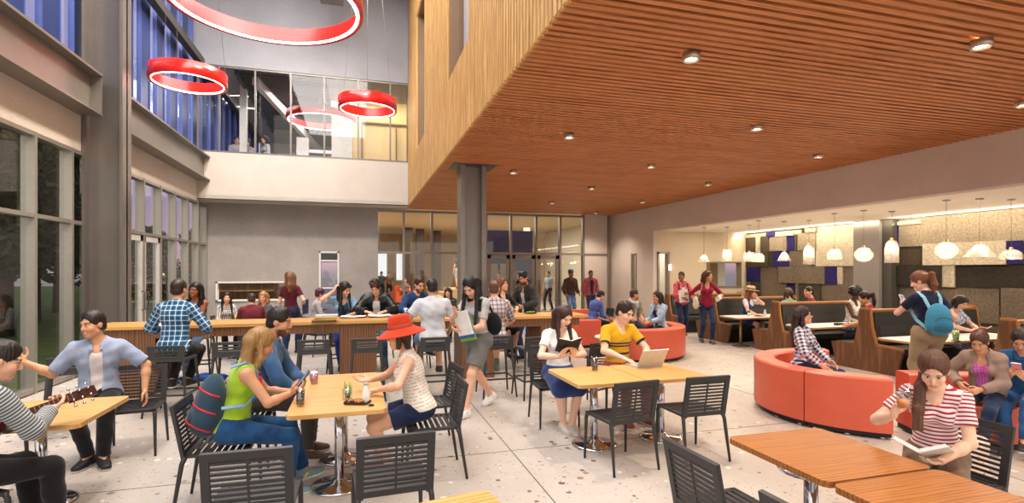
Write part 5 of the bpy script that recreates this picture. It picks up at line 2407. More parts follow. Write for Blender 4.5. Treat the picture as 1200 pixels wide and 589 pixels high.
# guitar
def guitar():
    a = Vector((-2.13, 4.06, .80))
    hp = toworld(J, palm(J, 1, .075, .018))
    b = onw(99, 461, 3.62)
    d = (b - a).normalized()
    t = thing('guitar', 'dark red guitar held over the oak table by the striped cardigan player', 'guitar', a)
    up = Vector((0, 0, 1))
    side = d.cross(up).normalized()
    up = side.cross(d).normalized()
    M = frame_at((0, 0, 0), d, side, up)          # local x along the neck, y across, z fret side
    M = M @ Matrix.Rotation(R(-62), 4, 'X')
    m = MB()
    out = []
    for k in range(48):
        u = 2 * PI * k / 48
        x = -.20 + .20 * math.cos(u)
        w = .125 + .02 * math.cos(u) * -1 - .030 * math.exp(-((x + .16) / .06) ** 2)
        out.append((x, w * math.sin(u) * 1.05))
    m.prism(out, -.035, .035, M).bevel(.006, 1)
    m.build('body', flat('guitar_red', '#4a1518', .2), t)
    L = (b - a).length
    m = MB()
    m.box((L * .42, 0, .02), (L * .92, .046, .02), M=M).bevel(.005, 1)
    nk = m.build('neck', flat('guitar_neck', '#3a1216', .3), t)
    m = MB()
    for k in range(14):
        x = .02 + L * .84 * k / 14
        m.box((x, 0, .031), (.003, .044, .002), M=M)
    m.build('fret', M_CHROME, nk)
    m = MB()
    m.box((L * .96, 0, .012), (.16, .068, .016), M=M).bevel(.005, 1)
    hd = m.build('headstock', flat('guitar_head', '#3d1014', .25), t)
    for sgn in (-1, 1):
        for k in range(3):
            m = MB()
            x = L * .96 - .055 + k * .048
            m.tube([M @ Vector((x, sgn * .025, .02)), M @ Vector((x, sgn * .025, .04))], .007, 8)
            m.tube([M @ Vector((x, sgn * .034, .012)), M @ Vector((x, sgn * .055, .012))], .004, 6)
            m.ball(M @ Vector((x, sgn * .062, .012)), .011, 8)
            m.build('tuning_peg', M_CHROME, hd)


guitar()
J = person('person in a pale blue open shirt gesturing with a raised hand', (-2.36, 5.88), 192, .97, False, FG, 'tan', hz_(SEAT, .97), lean=6, head=(-42, 2, 4), smile=.9,
           R_=wld((-2.86, 5.70, .93), pole=(.3, -.2, -1), hd=(.35, .25, .8), pn=(-.7, .6, .4), curl=[.15, .3, .5, .6], thumb=.2, spread=.3),
           L_=wld((-1.98, 5.86, .60), pole=(-1, -.5, .3), curl=.5, hd=(-.2, .1, -1)),
           hair=('quiff', '#1a1210'), top=T(PL('#d9cfd2'), .5, neck=.02), jacket=T(cloth('denim', '#8d9ab8', '#a7b2cb'), .85, open=.06, collar=1, hem=-.12), pants=PN(BLK), shoes='#1c1c1f', sole='#d8d8d8',
           legR=dict(at=(.02, .34, .085), toe=(.5, 1, 0)), legL=dict(at=(-.10, .40, .085), toe=(-.3, 1, 0)))

# ================= counter, near side
sx_, sy_ = atw(203, 6.45)
person('person in a blue and white checked shirt seen from behind at the counter', (sx_, sy_ + .06), -8, 1.0, False, MD, 'tan', stoolhz(1), lean=6, head=(-10, 2, 0), hair=('short', '#2b1a12'),
       R_=dict(at=(.26, .30, .93), pole=(.8, -1, -.2)), L_=dict(at=(-.26, .30, .93), pole=(-.8, -1, -.2)),
       top=T(cloth('plaid', '#3a7aa6', '#163453', '#e6eef2'), 1.5, e=.018, hem=-.14, flare=.012), pants=PN(BLK), shoes='#2a2a2e', sole='#f2f2f2', legR=dict(at=(.06, .20, .345), toe=(.3, 1, 0)), legL=dict(at=(-.10, .16, .345)))
sx_, sy_ = atw(508, 7.25)
person('person in a white T-shirt and denim shorts seen from behind at the counter', (sx_, sy_ + .06), 2, 1.0, False, MD, 'tan', stoolhz(1), lean=4, head=(0, 4, 0), hair=('crop', '#17110e'), bulk=1.06,
       R_=dict(at=(.28, .24, .86), pole=(.8, -1, -.2)), L_=dict(at=(-.29, .28, .94), pole=(-.8, -1, -.2)), top=T(PL('#c6c9d0'), .62, e=.02, hem=-.08), pants=PN(cloth('denim', '#35587f', '#5f82a8'), .88, flare=.02),
       shoes='#2b3136', sole='#e8e8e8', legR=dict(at=(.14, .28, .345)), legL=dict(at=(-.12, .26, .345)))
sx_, sy_ = atw(581, 7.4)
person('person in a red and navy checked shirt seen from behind at the counter', (sx_, sy_ + .06), 0, .97, False, MD, 'light', stoolhz(.97), lean=4, head=(-20, 0, 0), hair=('crop', '#5a3c22'),
       R_=dict(at=(.25, .34, .95), pole=(.8, -1, -.2)), L_=dict(at=(-.25, .30, .95), pole=(-.8, -1, -.2)), top=T(cloth('plaid', '#e3dcdc', '#27364e', '#b05048'), .95, e=.018, hem=-.16), pants=PN(PL('#cfc6b4'), .92, flare=.02), sock='#6f7a6a',
       shoes='#6f7a70', sole='#c8c8c0', legR=dict(at=(.10, .26, .345)), legL=dict(at=(-.10, .22, .345)))

# ================= counter, far side
person('person in a dark tank top smiling across the counter at the checked shirt', (-2.46, 9.53), 168, .94, True, MD, 'brown', stoolhz(.94), lean=16, head=(6, 4, -12), smile=1, hair=('long', '#120d0c', .28),
       R_=dict(at=(.05, .33, .78), pole=(1, -.6, -.2), curl=1.0), L_=dict(at=(-.03, .35, .76), pole=(-1, -.6, -.2), curl=1.0), top=T(PL('#2c1a24'), 0, neck=.05), pants=PN(JEANL), shoes='#c4c9d2', sole='#e8e8e8', sock='#d8d8d8',
       legR=dict(at=(.08, .34, .30)), legL=dict(at=(-.04, .40, .22), toe=(-.1, 1, -.4)))
J = person('person with sunglasses in long dark hair, hand at her head, leaning over a magazine', (-.27, 9.53), 188, .95, True, MD, 'light', stoolhz(.95), lean=16, side=0, head=(34, 22, 10), hair=('longfront', '#1c1210', .40),
           R_=rel(.17, .10, .16, pole=(1, .35, -.5), hd=(-.4, -.2, .9), pn=(-.9, -.3, -.2), curl=.7), L_=dict(at=(-.10, .42, 1.06), pole=(-1, -.6, -.2), pn=(0, 0, -1)),
           top=T(PL('#1f4a63'), .1, neck=.05), jacket=T(cloth('denim', '#7fa3c4', '#a6c0d6'), .9, open=.10), pants=PN(cloth('denim', '#1f3f7c', '#2c5296')), shoes='#1e2422', sole='#2e2e2e', legR=dict(at=(.06, .36, .17)), legL=dict(at=(-.04, .34, .17)))
specs(J, up=True, big=1.2)
person('person in a black leather jacket reading at the counter beside the woman with sunglasses', (.31, 9.53), 176, 1.0, False, MD, 'light', stoolhz(1), lean=16, head=(-8, 34, 0), hair=('curly', '#3a261a'),
       R_=dict(at=(.16, .44, 1.05), pole=(1, -.6, -.3), pn=(0, 0, -1)), L_=dict(at=(-.16, .44, 1.05), pole=(-1, -.6, -.3), pn=(0, 0, -1)), top=T(PL('#e4e2de'), .4, neck=.02), jacket=T(cloth('leather', '#17171a'), 1.95, open=.07, collar=1, e=.02), pants=PN(JEANL), shoes='#8a6238', sole='#5a4028',
       legR=dict(at=(.16, .40, .30)), legL=dict(at=(-.14, .42, .085)))
J = person('person with a beard and glasses in a dark denim shirt across from the white T-shirt', (.97, 9.53), 196, 1.0, False, MD, 'light', stoolhz(1), lean=12, head=(10, 14, 0), hair=('quiff', '#3a2014'), beard=('#3a2014', .8),
           R_=dict(at=(.20, .40, 1.03), pole=(1, -.6, -.3), pn=(0, 0, -1)), L_=dict(at=(-.12, .42, 1.03), pole=(-1, -.6, -.3), pn=(0, 0, -1)), top=T(cloth('denim', '#1f3b66', '#2d4d7c'), 1.5, e=.018, collar=1), pants=PN(JEAND), shoes='#333333',
           legR=dict(at=(.12, .36, .345)), legL=dict(at=(-.12, .36, .345)))
specs(J)
person('person in a black dress looking up at the man in the dark cardigan', (2.58, 9.53), 196, .95, True, MD, 'light', stoolhz(.95), lean=2, head=(40, -12, 0), smile=.8, hair=('long', '#6a3a1e', .34),
       R_=dict(at=(.10, .30, .88), pole=(1, -.6, -.2)), L_=dict(at=(-.10, .42, 1.06), pole=(-1, -.6, -.2)), top=T(PL('#16161a'), 1.3, neck=.03), skirt=dict(mat=PL('#17171b'), len=.85), shoes='#17171a', sole='#17171a', legR=dict(at=(.04, .36, .25)), legL=dict(at=(-.06, .34, .22)), sock='#2a2224')
person('person in a charcoal cardigan and jeans standing behind the counter', (3.16, 9.72), 118, 1.0, False, MD, 'tan', .93, lean=6, head=(12, 20, 0), hair=('quiff', '#10131c'), beard=('#14100e', .85),
       R_=dict(at=(.12, .33, 1.14), pole=(1, -1, -.4), curl=.8), L_=dict(at=(-.16, .30, 1.06), pole=(-1, -1, -.4), curl=.8), top=T(PL('#e6e6ea'), .4, neck=.06), jacket=T(PL('#3a3b3c'), 1.95, open=.05, hem=-.14), pants=PN(JEAN), shoes='#1d1f26', sole='#e8e8e8', legR=dict(at=(.09, .06, .085)), legL=dict(at=(-.09, -.08, .085)))

# ================= beyond the counter
person('person in a maroon hoodie seen from behind at the far small table', (-1.93, 10.88), 10, .92, False, FR, 'light', hz_(SEAT, .92), lean=8, head=(5, 10, 0), hair=('crop', '#3a281e'), R_=dict(at=(.2, .40, .76)), L_=dict(at=(-.2, .40, .76)), top=T(PL('#6a2530'), 1.95, e=.028, hem=-.1, collar=1), pants=PN(JEAND), **sit())
person('person with dark plaits and a black and white striped top at the far small table', (-2.64, 12.12), 206, .90, True, FR, 'light', hz_(SEAT, .90), lean=6, head=(-10, 6, 0), hair=('longfront', '#17110f', .3), R_=dict(at=(.15, .38, .76)), L_=dict(at=(-.15, .38, .76)), top=T(cloth('gingham', '#dcdcdc', '#3a3a44', sc=.8), 1.2), pants=PN(BLK), **sit())
person('person with blonde hair and a grey top at the far small table', (-1.88, 12.10), 150, .90, True, FR, 'light', hz_(SEAT, .90), lean=6, head=(20, 8, 0), hair=('long', '#a8793f', .2), R_=dict(at=(.15, .38, .76)), L_=dict(at=(-.15, .38, .76)), top=T(PL('#5a5a62'), .6), pants=PN(BLK), **sit())
p_ = onz(341, 415)
J = person('person in a maroon T-shirt with long windblown hair walking away past the far table', (p_.x, p_.y), -18, .98, True, MD, 'fair', .92, lean=-3, head=(62, 4, 0), hair=('wavy', '#7a5238', .30), R_=dict(at=(.22, .10, 1.02), pole=(.8, -1, 0), curl=.9), L_=dict(at=(-.26, .04, .88), pole=(-.6, -1, 0)),
           top=T(PL('#561c26'), .6, hem=-.06), pants=PN(JEAND), shoes='#22242c', sole='#e6e6e6', legR=dict(at=(.08, .14, .085)), legL=dict(at=(-.08, -.10, .10), toe=(-.1, 1, -.2)))
M_ = toworld(J, (.26, .12, 1.0))
t = thing('binder', 'blue binder under the arm of the walking woman in maroon', 'binder', M_, R(-18))
m = MB(); m.box((0, 0, 0), (.03, .24, .30)).bevel(.004, 1); m.build('cover', flat('binder_blue', '#27386a', .4), t)
m = MB(); m.box((0, .004, 0), (.022, .245, .29)); m.build('pages', flat('paper', '#efece6', .8), t)
person('person with short purple hair in a grey top before the narrow window', (-.95, 12.47), -80, .93, True, FR, 'light', hz_(SEAT, .93), lean=8, head=(10, 10, 0), hair=('curly', '#5a2a38'), R_=dict(at=(.15, .38, .76)), L_=dict(at=(-.15, .38, .76)), top=T(PL('#b9b2b4'), .9), pants=PN(PL('#5a3a44')), **sit())
for px, w, yw, lb, hc, tc in ((526, 13.0, 160, 'person with brown hair seated far off, left of the pair in black', ('long', '#3a2418', .25), '#24242a'), (543.5, 13.6, 200, 'person with black hair and white collar seated far off beside the brown haired one', ('short', '#120e0d'), '#1a1a20')):
    x_, y_ = atw(px, w)
    person(lb, (x_, y_), yw, .92, hc[0] == 'long', FR, 'light', hz_(SEAT, .92), lean=8, head=(0, 14, 0), hair=hc, R_=dict(at=(.12, .36, .80)), L_=dict(at=(-.12, .36, .80)), top=T(PL('#dcdcdc'), .4), jacket=T(PL(tc), 1.95, open=.05), pants=PN(BLK), **sit())
    chair(x_ + .0, y_ + .02, yw, 'far chair under the ' + ('brown haired' if px == 528 else 'black haired') + ' person seated far off')

# ================= table with the drinks
J = person('person with a beard and a denim jacket in profile behind the blonde woman', (-.86, 5.30), -92, 1.02, False, FG, 'tan', hz_(SEAT, 1.02), lean=10, head=(-4, 10, 0), smile=.7, hair=('quiff', '#1d1310'), beard=('#1d1310', .85),
           R_=dict(at=(.20, .36, .62), pole=(1, -.6, -.2)), L_=dict(at=(-.16, .36, .62), pole=(-1, -.6, -.2)), top=T(cloth('denim', '#33557d', '#4f7399'), 1.95, e=.02, collar=1, hem=-.12), pants=PN(PL('#4a4440')), shoes='#4a3a2c', **sit(.40, .11))
J = person('person with long blonde hair and a lime top looking at a phone', (-.90, 4.38), -78, .93, True, FG, 'tan', hz_(SEAT, .93), lean=12, head=(4, 22, 0), hair=('long', '#9a7746', .36),
           R_=rel(.05, .36, -.20, pole=(1, -.5, -.6), hd=(-.15, .9, .35), pn=(-.5, -.2, .8), curl=.6, thumb=.8), L_=rel(-.05, .38, -.20, pole=(-1, -.5, -.6), hd=(.2, .9, .35), pn=(.5, -.2, .8), curl=.6, thumb=.8),
           top=T(PL('#9cc02c'), 0, neck=.04, hem=-.06), pants=PN(cloth('denim', '#173a63', '#265586')), shoes='#6f8a93', sole='#e8ece8',
           legR=dict(at=(.04, .40, .085), toe=(.25, 1, 0), trim='#c8e04a'), legL=dict(at=(-.12, .54, .13), toe=(-.1, 1, .15), pole=(-.1, 1, .3), trim='#c8e04a'))
c_ = toworld(J, (palm(J, 1, .10, .03) + palm(J, -1, .10, .03)) / 2 + vec(0, .02, .05))
phone('dark phone in both hands of the blonde woman', c_, wdir(J, (0, -.8, .6)), wdir(J, (0, .6, .8)))
bk = own(J, 'backpack', 'blue backpack with red trim on the blonde woman\'s back', 'backpack')
TRm = J['TR']
nb, U, X1_, Yt = J['nb'], J['U'], J['X1'], J['Y1']
bc = J['chest'] - Yt * .20 - U * .19
G = Field(.008)
G.ell(bc, (.165, .110, .24), .03, TRm)
G.ell(bc - U * .11, (.178, .122, .145), .04, TRm)
field_mesh(J, 'body', G, cloth('plain', '#2c4254'), bk)
G = Field(.008)
G.ell(bc - U * .11 - Yt * .085, (.115, .05, .09), .03, TRm)
pk = field_mesh(J, 'pocket', G, cloth('plain', '#243646'), bk)
for zz in (.10, -.03, -.17):
    G = Field(.007)
    G.ell(bc, (.169, .114, .244), .03, TRm)
    G.ell(bc - U * .11, (.182, .126, .149), .04, TRm)
    G.ell(bc - U * .11 - Yt * .085, (.119, .054, .094), .03, TRm)
    tl_ = unit(U + Yt * .25)
    field_mesh(J, 'zip_trim', G, flat('red_trim', '#c2202e', .6), bk, [(bc + U * zz + tl_ * .008, tl_), (bc + U * zz - tl_ * .008, -tl_), (bc + Yt * .06, Yt)])
for q in (-1, 1):
    m = MB()
    pts = [nb + X1_ * q * .10 - Yt * .12 - U * .03, nb + X1_ * q * .115 - Yt * .02 + U * .028, nb + X1_ * q * .12 + Yt * .07 - U * .03, nb + X1_ * q * .13 + Yt * .125 - U * .16, nb + X1_ * q * .165 + Yt * .04 - U * .30, nb + X1_ * q * .15 - Yt * .12 - U * .34]
    vv = [Vector(p) * J['s'] for p in pts]
    for a, b in zip(vv[:-1], vv[1:]):
        m.bar(a, b, .034, .008, up=tuple(Yt))
    st_ = m.build('strap', flat('strap_blue', '#6f93b4', .7), bk)
    m = MB()
    m.box(Vector(nb + X1_ * q * .125 + Yt * .105 - U * .10) * J['s'], (.045, .03, .045))
    m.build('buckle', flat('red_trim', '#c2202e', .6), st_)
# the hat woman
J = person('person in a wide red hat and white crochet vest reaching over the table', (.50, 4.60), 88, .92, True, FG, 'light', hz_(SEAT, .92), lean=14, head=(-2, 4, 0), hair=('bob', '#3a2418'),
           R_=dict(at=(.06, .44, .875), pole=(1, -.5, -.2), hd=(-.1, 1, .05), pn=(-.2, 0, 1), curl=.35, thumb=.1), L_=dict(at=(-.18, .36, .835), pole=(-1, -.6, .1), hd=(.3, 1, -.1), pn=(0, 0, -1)),
           top=T(PL('#d9502f'), 0, neck=.03, hem=-.10, e=.008), jacket=dict(mat=cloth('crochet', '#eae3d8', '#b9a594'), sleeve=0, neck=.10, hem=-.02, e=.012, name='vest', nw=.02), pants=PN(PL('#1f2c4c'), .62, flare=.02), shoes='#8a3a24', sole='#5a3020',
           legR=dict(at=(.10, .34, .085)), legL=dict(at=(-.06, .26, .085), toe=(0, 1, 0)))
hat(J, cloth('felt', '#c23c1e'), flat('band_red', '#a8321a', .7), .20, .13, -6, .05)

# ================= table with the laptop
J = person('person in a white T-shirt and navy skirt reading a black book', (2.20, 5.63), 178, .95, True, FG, 'fair', hz_(SEAT, .95) + .014, lean=4, head=(22, 24, 0), hair=('longfront', '#3a1c18', .36), lipc='#a02430',
           R_=rel(.09, .30, -.26, pole=(1, -.5, -.5), hd=(-.35, .5, .8), pn=(-.3, .8, -.3), curl=.25, thumb=.3), L_=rel(-.09, .30, -.26, pole=(-1, -.5, -.5), hd=(.35, .5, .8), pn=(.3, .8, -.3), curl=.25, thumb=.3),
           top=T(PL('#ebe8e6'), .55, neck=.03), skirt=dict(mat=cloth('denim', '#25376a', '#31457a'), len=.95), shoes='#c9c2bd', sole='#e6e2de', legR=dict(at=(.06, .34, .085), toe=(-.1, 1, 0)), legL=dict(at=(-.02, .40, .085), toe=(0, 1, 0)))
bp_ = toworld(J, J['nb'] + J['Y1'] * .36 - J['U'] * .14)
open_book('black hardback book held open by the woman at the oak table', bp_, wdir(J, (0, -.75, .65)), (0, 0, 1), .14, .20, '#17191a', spread=18)
J = person('person in a yellow T-shirt with navy bands using a laptop', (2.98, 5.70), 184, 1.0, False, FG, 'fair', hz_(SEAT, 1.0), lean=6, head=(22, 20, 0), smile=.5, hair=('quiff', '#2e1c16'),
           R_=dict(at=(.16, .40, .76), pole=(1, -.6, -.3), pn=(0, 0, -1)), L_=dict(at=(-.14, .42, .76), pole=(-1, -.6, -.3), pn=(0, 0, -1)), top=T(cloth('banded', '#d9a821', '#252a44'), .7, neck=.012, flare=.01), pants=PN(PL('#8a3a44')), shoes='#8a4a34', sole='#e0dcd4', **sit(.40, .13))
t = thing('laptop', 'silver laptop open on the oak table before the yellow T-shirt', 'laptop', (3.02, 5.02, .702), R(6))
m = MB(); m.box((0, .11, .007), (.33, .22, .014)).bevel(.004, 2); m.build('base', flat('laptop_silver', '#c9cacd', .3, .4), t)
m = MB()
Ml = Matrix.Translation((0, 0, .012)) @ Matrix.Rotation(R(28), 4, 'X')
m.box((0, -.002, .105), (.33, .007, .21), M=Ml).bevel(.003, 1); m.build('lid', flat('laptop_silver', '#c9cacd', .3, .4), t)
m = MB(); m.box((0, .003, .108), (.31, .002, .185), M=Ml); m.build('screen', emit('laptop_screen', '#b8c4d4', .8), t)

# ================= walking woman in the middle
J = person('person with long black hair walking past with a phone and an armful of books', (1.42, 6.36), 128, 1.0, True, FG, 'light', .90, lean=6, head=(10, 34, 0), hair=('longfront', '#0f0d10', .42),
           R_=rel(.03, .34, -.14, pole=(1, -.6, -.6), hd=(-.3, .7, .55), pn=(-.6, -.2, .7), curl=.8, thumb=.9), L_=rel(.02, .26, -.36, pole=(-1, -.4, -.4), hd=(.9, .35, .05), pn=(0, -.6, .7), curl=.7),
           top=T(PL('#b3b1b0'), .7, neck=.012, hem=-.04), pants=PN(PL('#6d6c69'), .78, flare=.03, e=.016, name='shorts'), shoes='#e4e2e2', sole='#f2f2f2', legR=dict(at=(.08, -.36, .13), toe=(.05, 1, -.35), pole=(0, 1, .2)), legL=dict(at=(-.06, .30, .085), toe=(0, 1, .05), pole=(0, 1, .2)))
phone('dark phone held up by the walking woman with black hair', toworld(J, palm(J, 1, .10, .03) + vec(0, .01, .03)), wdir(J, (0, -.85, .5)), wdir(J, (0, .5, .85)))
c_ = toworld(J, J['nb'] + J['Y1'] * .235 - J['U'] * .28 - J['X1'] * .02)
for k, (nm, lab, col, w_, h_) in enumerate((('folder', 'green folder at the bottom of the walking woman\'s books', '#7fb028', .24, .30), ('book', 'blue book between the paper pad and the green folder', '#2a5fae', .23, .30), ('notepad', 'white paper pad in the walking woman\'s arm', '#e4e2de', .22, .29))):
    t = thing(nm, lab, 'book' if nm == 'book' else nm, c_ + wdir(J, J['Y1']) * (.0 + .022 * (k)) + Vector((0, 0, -.05 + .035 * k)), J['yaw'])
    Mq = Matrix.Rotation(R(12), 4, 'Y') @ Matrix.Rotation(R(-10), 4, 'X')
    m = MB(); m.box((0, 0, 0), (w_, .018, h_), M=Mq).bevel(.002, 1); m.build('cover', flat('cov_' + col.lstrip('#'), col, .5), t)
    m = MB(); m.box((.002, 0, 0), (w_ + .001, .012, h_ - .01), M=Mq); m.build('pages', flat('paper', '#efece6', .8), t)
bg_ = own(J, 'shoulder_bag', 'black shoulder bag behind the walking woman with books', 'bag')
G = Field(.010); G.ell(J['P'] - J['X1'] * .12 - J['Y1'] * .20 + U * .16, (.12, .06, .15), .02, J['TR']); field_mesh(J, 'body', G, BLK, bg_)
m = MB(); nb = J['nb']
for a, b in zip(*(lambda L: (L[:-1], L[1:]))([nb - J['X1'] * .13 - J['Y1'] * .15 - J['U'] * .2, nb - J['X1'] * .14 - J['Y1'] * .05 + J['U'] * .02, nb - J['X1'] * .135 + J['Y1'] * .06 - J['U'] * .01, nb - J['X1'] * .15 + J['Y1'] * .11 - J['U'] * .14])):
    m.bar(Vector(a) * J['s'], Vector(b) * J['s'], .035, .008, up=tuple(J['Y1']))
m.build('strap', flat('strap_black', '#1a1a1c', .6), bg_)

# ================= by the screen
for px, w, lb, tc, jc, hr, sk in ((664, 18.3, 'person in a brown jacket and cap standing by the plaster screen panel', '#4a1f1c', '#3f3026', ('crop', '#1a1412'), 'brown'), (687, 18.2, 'person in a dusty red jacket standing beside the one in the cap', '#26211f', '#93444e', ('crop', '#1a1412'), 'brown')):
    x_, y_ = atw(px, w)
    J = person(lb, (x_, y_ - .35), 180 if px > 670 else 188, 1.0, False, FR, sk, .93, head=(-10, 4, 0), hair=hr, R_=dict(at=(.26, .12, .92)), L_=dict(at=(-.24, .14, .96)), top=T(PL(tc), .4, hem=-.06), jacket=T(PL(jc), 1.95, open=.075, hem=-.04, e=.018), pants=PN(JEANL if px < 670 else JEAND), legR=dict(at=(.10, .05, .085)), legL=dict(at=(-.09, -.05, .085)))
    if px < 670:
        hat(J, PL('#4a5578'), None, .12, .09, 8, .0)
LOB = [(643, 22.6, 0, 'person in a light blue shirt walking in the lobby behind the door glass', '#a7b6c8', '#3a3644', 120, 'short'), (585, 20.0, 0, 'person in a red and blue top seen through the first glass door', '#7a5560', '#3f4a66', 150, 'short'), (607, 19.6, 0, 'person in dark maroon seen through the second glass door', '#6b3030', '#2c2a34', 200, 'short')]
for px, w, z_, lb, tc, pc, yw, hs in LOB:
    x_, y_ = atw(px, w)
    person(lb, (x_, y_, z_), yw, .98, False, .014, 'light', .91, hair=(hs, '#4a3a30'), R_=dict(at=(.24, .08, .86)), L_=dict(at=(-.24, .02, .86)), top=T(PL(tc), .7), pants=PN(PL(pc)), legR=dict(at=(.08, .18, .085)), legL=dict(at=(-.08, -.16, .10)))
x_, y_ = atw(527, 24.6)
J = person('person with a grey backpack climbing the lobby stair behind the glass', (max(x_ + .1, 4.55), 24.5, .852), 10, .98, True, .012, 'light', .91, hair=('long', '#3a2a20', .2), R_=dict(at=(.24, .06, .86)), L_=dict(at=(-.24, .06, .86)), top=T(PL('#4f4a52'), .6), pants=PN(PL('#b9b6c0'), .75, flare=.02), legR=dict(at=(.09, .08, .085)), legL=dict(at=(-.09, -.06, .085)))
bk = own(J, 'backpack', 'grey backpack on the person on the lobby stair', 'backpack')
G = Field(.012); G.ell(J['chest'] - J['Y1'] * .19 - J['U'] * .05, (.13, .08, .19), .02, J['TR']); G.ell(J['chest'] - J['Y1'] * .26 - J['U'] * .12, (.09, .04, .08), .03, J['TR']); field_mesh(J, 'body', G, PL('#6b6a70'), bk)
for px, lb, tc, pc in ((447, 'person in a teal top, one of the standing pair deep in the lobby', '#5f7d84', '#3a4258'), (456, 'person in an ochre top, one of the standing pair deep in the lobby', '#a5713a', '#2f2a2a')):
    x_, y_ = atw(px, 31.5)
    person(lb, (x_, y_), 180, .95, False, .016, 'light', .89, hair=('short', '#3a2a20'), top=T(PL(tc), .8), pants=PN(PL(pc)))
t = thing('armchair', 'red armchair deep in the lobby', 'armchair', (2.25, 27.2, 0), R(15))
m = MB(); m.span((-.42, -.4, .12), (.42, .4, .44)).bevel(.04, 2); m.build('seat', M_RED, t)
m = MB(); m.span((-.42, .26, .3), (.42, .46, .95)).bevel(.05, 2); m.build('backrest', M_RED, t)
for s_ in (-1, 1):
    m = MB(); m.span((s_ * .5 - .08, -.4, .12), (s_ * .5 + .08, .44, .66)).bevel(.04, 2); m.build('arm', M_RED, t)
m = MB(); m.span((-.5, -.36, 0), (.5, .4, .12)); m.build('plinth', M_BLACK, t)
person('person in grey sitting in the red lobby armchair', (2.25, 27.08), 195, .95, True, .014, 'light', hz_(.44, .95), hair=('bob', '#5a4a40'), top=T(PL('#77707a'), .8), pants=PN(BLK), R_=dict(at=(.2, .3, .78)), L_=dict(at=(-.2, .3, .78)), **sit())

# ================= coral benches
J = person('person in a blue sweater bent over a laptop behind the coral bench', (5.33, 11.48), -78, .93, False, MD, 'light', hz_(.42, .93), lean=22, head=(0, 28, 0), hair=('quiff', '#14100e'), R_=dict(at=(.12, .42, .66)), L_=dict(at=(-.10, .42, .66)), top=T(PL('#4a5ea0'), 1.6, e=.016), pants=PN(BLK), **sit(.40))
t = thing('laptop', 'dark laptop on the knees of the man in the blue sweater', 'laptop', toworld(J, (0, .48, .70)), R(-78))
m = MB(); m.box((0, 0, 0), (.3, .2, .014)); m.build('base', flat('laptop_dark', '#26262a', .4), t)
m = MB(); m.box((0, .1, .09), (.3, .008, .2), M=Matrix.Rotation(R(-12), 4, 'X')); m.build('lid', flat('laptop_dark', '#26262a', .4), t)
x_, y_ = atw(741, 11.6)
J = person('person in an olive jacket with a grey scarf smiling on the far coral bench', (x_, y_), 168, .95, False, MD, 'tan', hz_(.42, .95), lean=6, twist=28, head=(58, 0, 0), smile=1, hair=('short', '#3a2418'), beard=('#4a3020', .6), R_=dict(at=(.14, .34, .74)), L_=dict(at=(-.12, .36, .74)), top=T(PL('#e6e4e2'), .4), jacket=T(PL('#77715a'), 1.5, open=.05), pants=PN(JEAND), **sit(.40, .12))
G = Field(.009)
nb, U, X1_, Yt = J['nb'], J['U'], J['X1'], J['Y1']
ring_ = [nb + U * .025 + X1_ * .085 * math.cos(a) + Yt * (.085 * math.sin(a) + .02) - U * .03 * math.sin(a) for a in np.linspace(0, 2 * PI, 15)]
for a, b in zip(ring_[:-1], ring_[1:]):
    G.cap(a, b, .034, .034, .02)
G.ell(nb + Yt * .13 - U * .07, (.06, .03, .08), .03, J['TR'])
J['part']('scarf', G, PL('#a8acb4'), [(nb, nb + U * .1, .08, X1_, False)])
x_, y_ = atw(773, 10.9)
J = person('person in a light denim jacket laughing on the far coral bench', (x_, y_), 98, .93, True, MD, 'tan', hz_(.42, .93), lean=4, twist=12, head=(-12, 0, 0), smile=1, hair=('long', '#20130f', .34), R_=dict(at=(.10, .34, .74)), L_=dict(at=(-.10, .36, .74)), top=T(PL('#2a2438'), .4, neck=.04), jacket=T(cloth('denim', '#86aac6', '#b0cade'), 1.9, open=.06, collar=1), pants=PN(PL('#24262c')), **sit(.42, .08))
t = thing('notebook', 'pale notebook on the lap of the laughing woman in light denim', 'notebook', toworld(J, (0, .34, .725)), J['yaw']); m = MB(); m.box((0, 0, 0), (.2, .15, .012)); m.build('cover', flat('note_grey', '#a8acb4', .6), t)
m = MB(); m.box((0, 0, .004), (.195, .145, .010)); m.build('pages', flat('paper', '#efece6', .8), t)
J = person('person in a navy gingham shirt and dark glasses inside the near coral bench', (5.45, 5.38), -150, .90, True, FG, 'light', hz_(.42, .90), lean=-2, head=(22, -10, 0), hair=('long', '#2a1a18', .42), R_=dict(at=(.20, .26, .66), pole=(1, -1, 0)), L_=dict(at=(-.18, .28, .66), pole=(-1, -1, 0)), top=T(cloth('gingham', '#e4e2ea', '#232a58'), 1.95, e=.018, hem=-.08, collar=1), pants=PN(JEAND), **sit(.40, .1))
specs(J, big=1.3)

# ================= walking pair
p_ = onz(799, 394)
J = person('person in a pink cardigan with backpack straps carrying a white folder', (p_.x, p_.y), 165, .98, True, MD, 'brown', .91, head=(-38, 0, 0), smile=1, hair=('short', '#2a1a14'), R_=dict(at=(.06, .28, 1.04), pole=(1, -1, -.3)), L_=dict(at=(-.10, .24, 1.16), pole=(-1, -1, -.3), curl=.8), top=T(PL('#d9d2cf'), .4, neck=.05), jacket=T(PL('#d25a66'), 1.6, open=.05, hem=-.10), pants=PN(JEAND), legR=dict(at=(.08, .1, .085)), legL=dict(at=(-.08, -.12, .10)))
t = thing('folder', 'white folder held by the walking woman in the pink cardigan', 'folder', toworld(J, (.04, .25, 1.10)), J['yaw']); m = MB(); m.box((0, 0, 0), (.24, .025, .32), M=Matrix.Rotation(R(8), 4, 'Y')).bevel(.003, 1); m.build('cover', flat('folder_white', '#dcd9d4', .6), t)
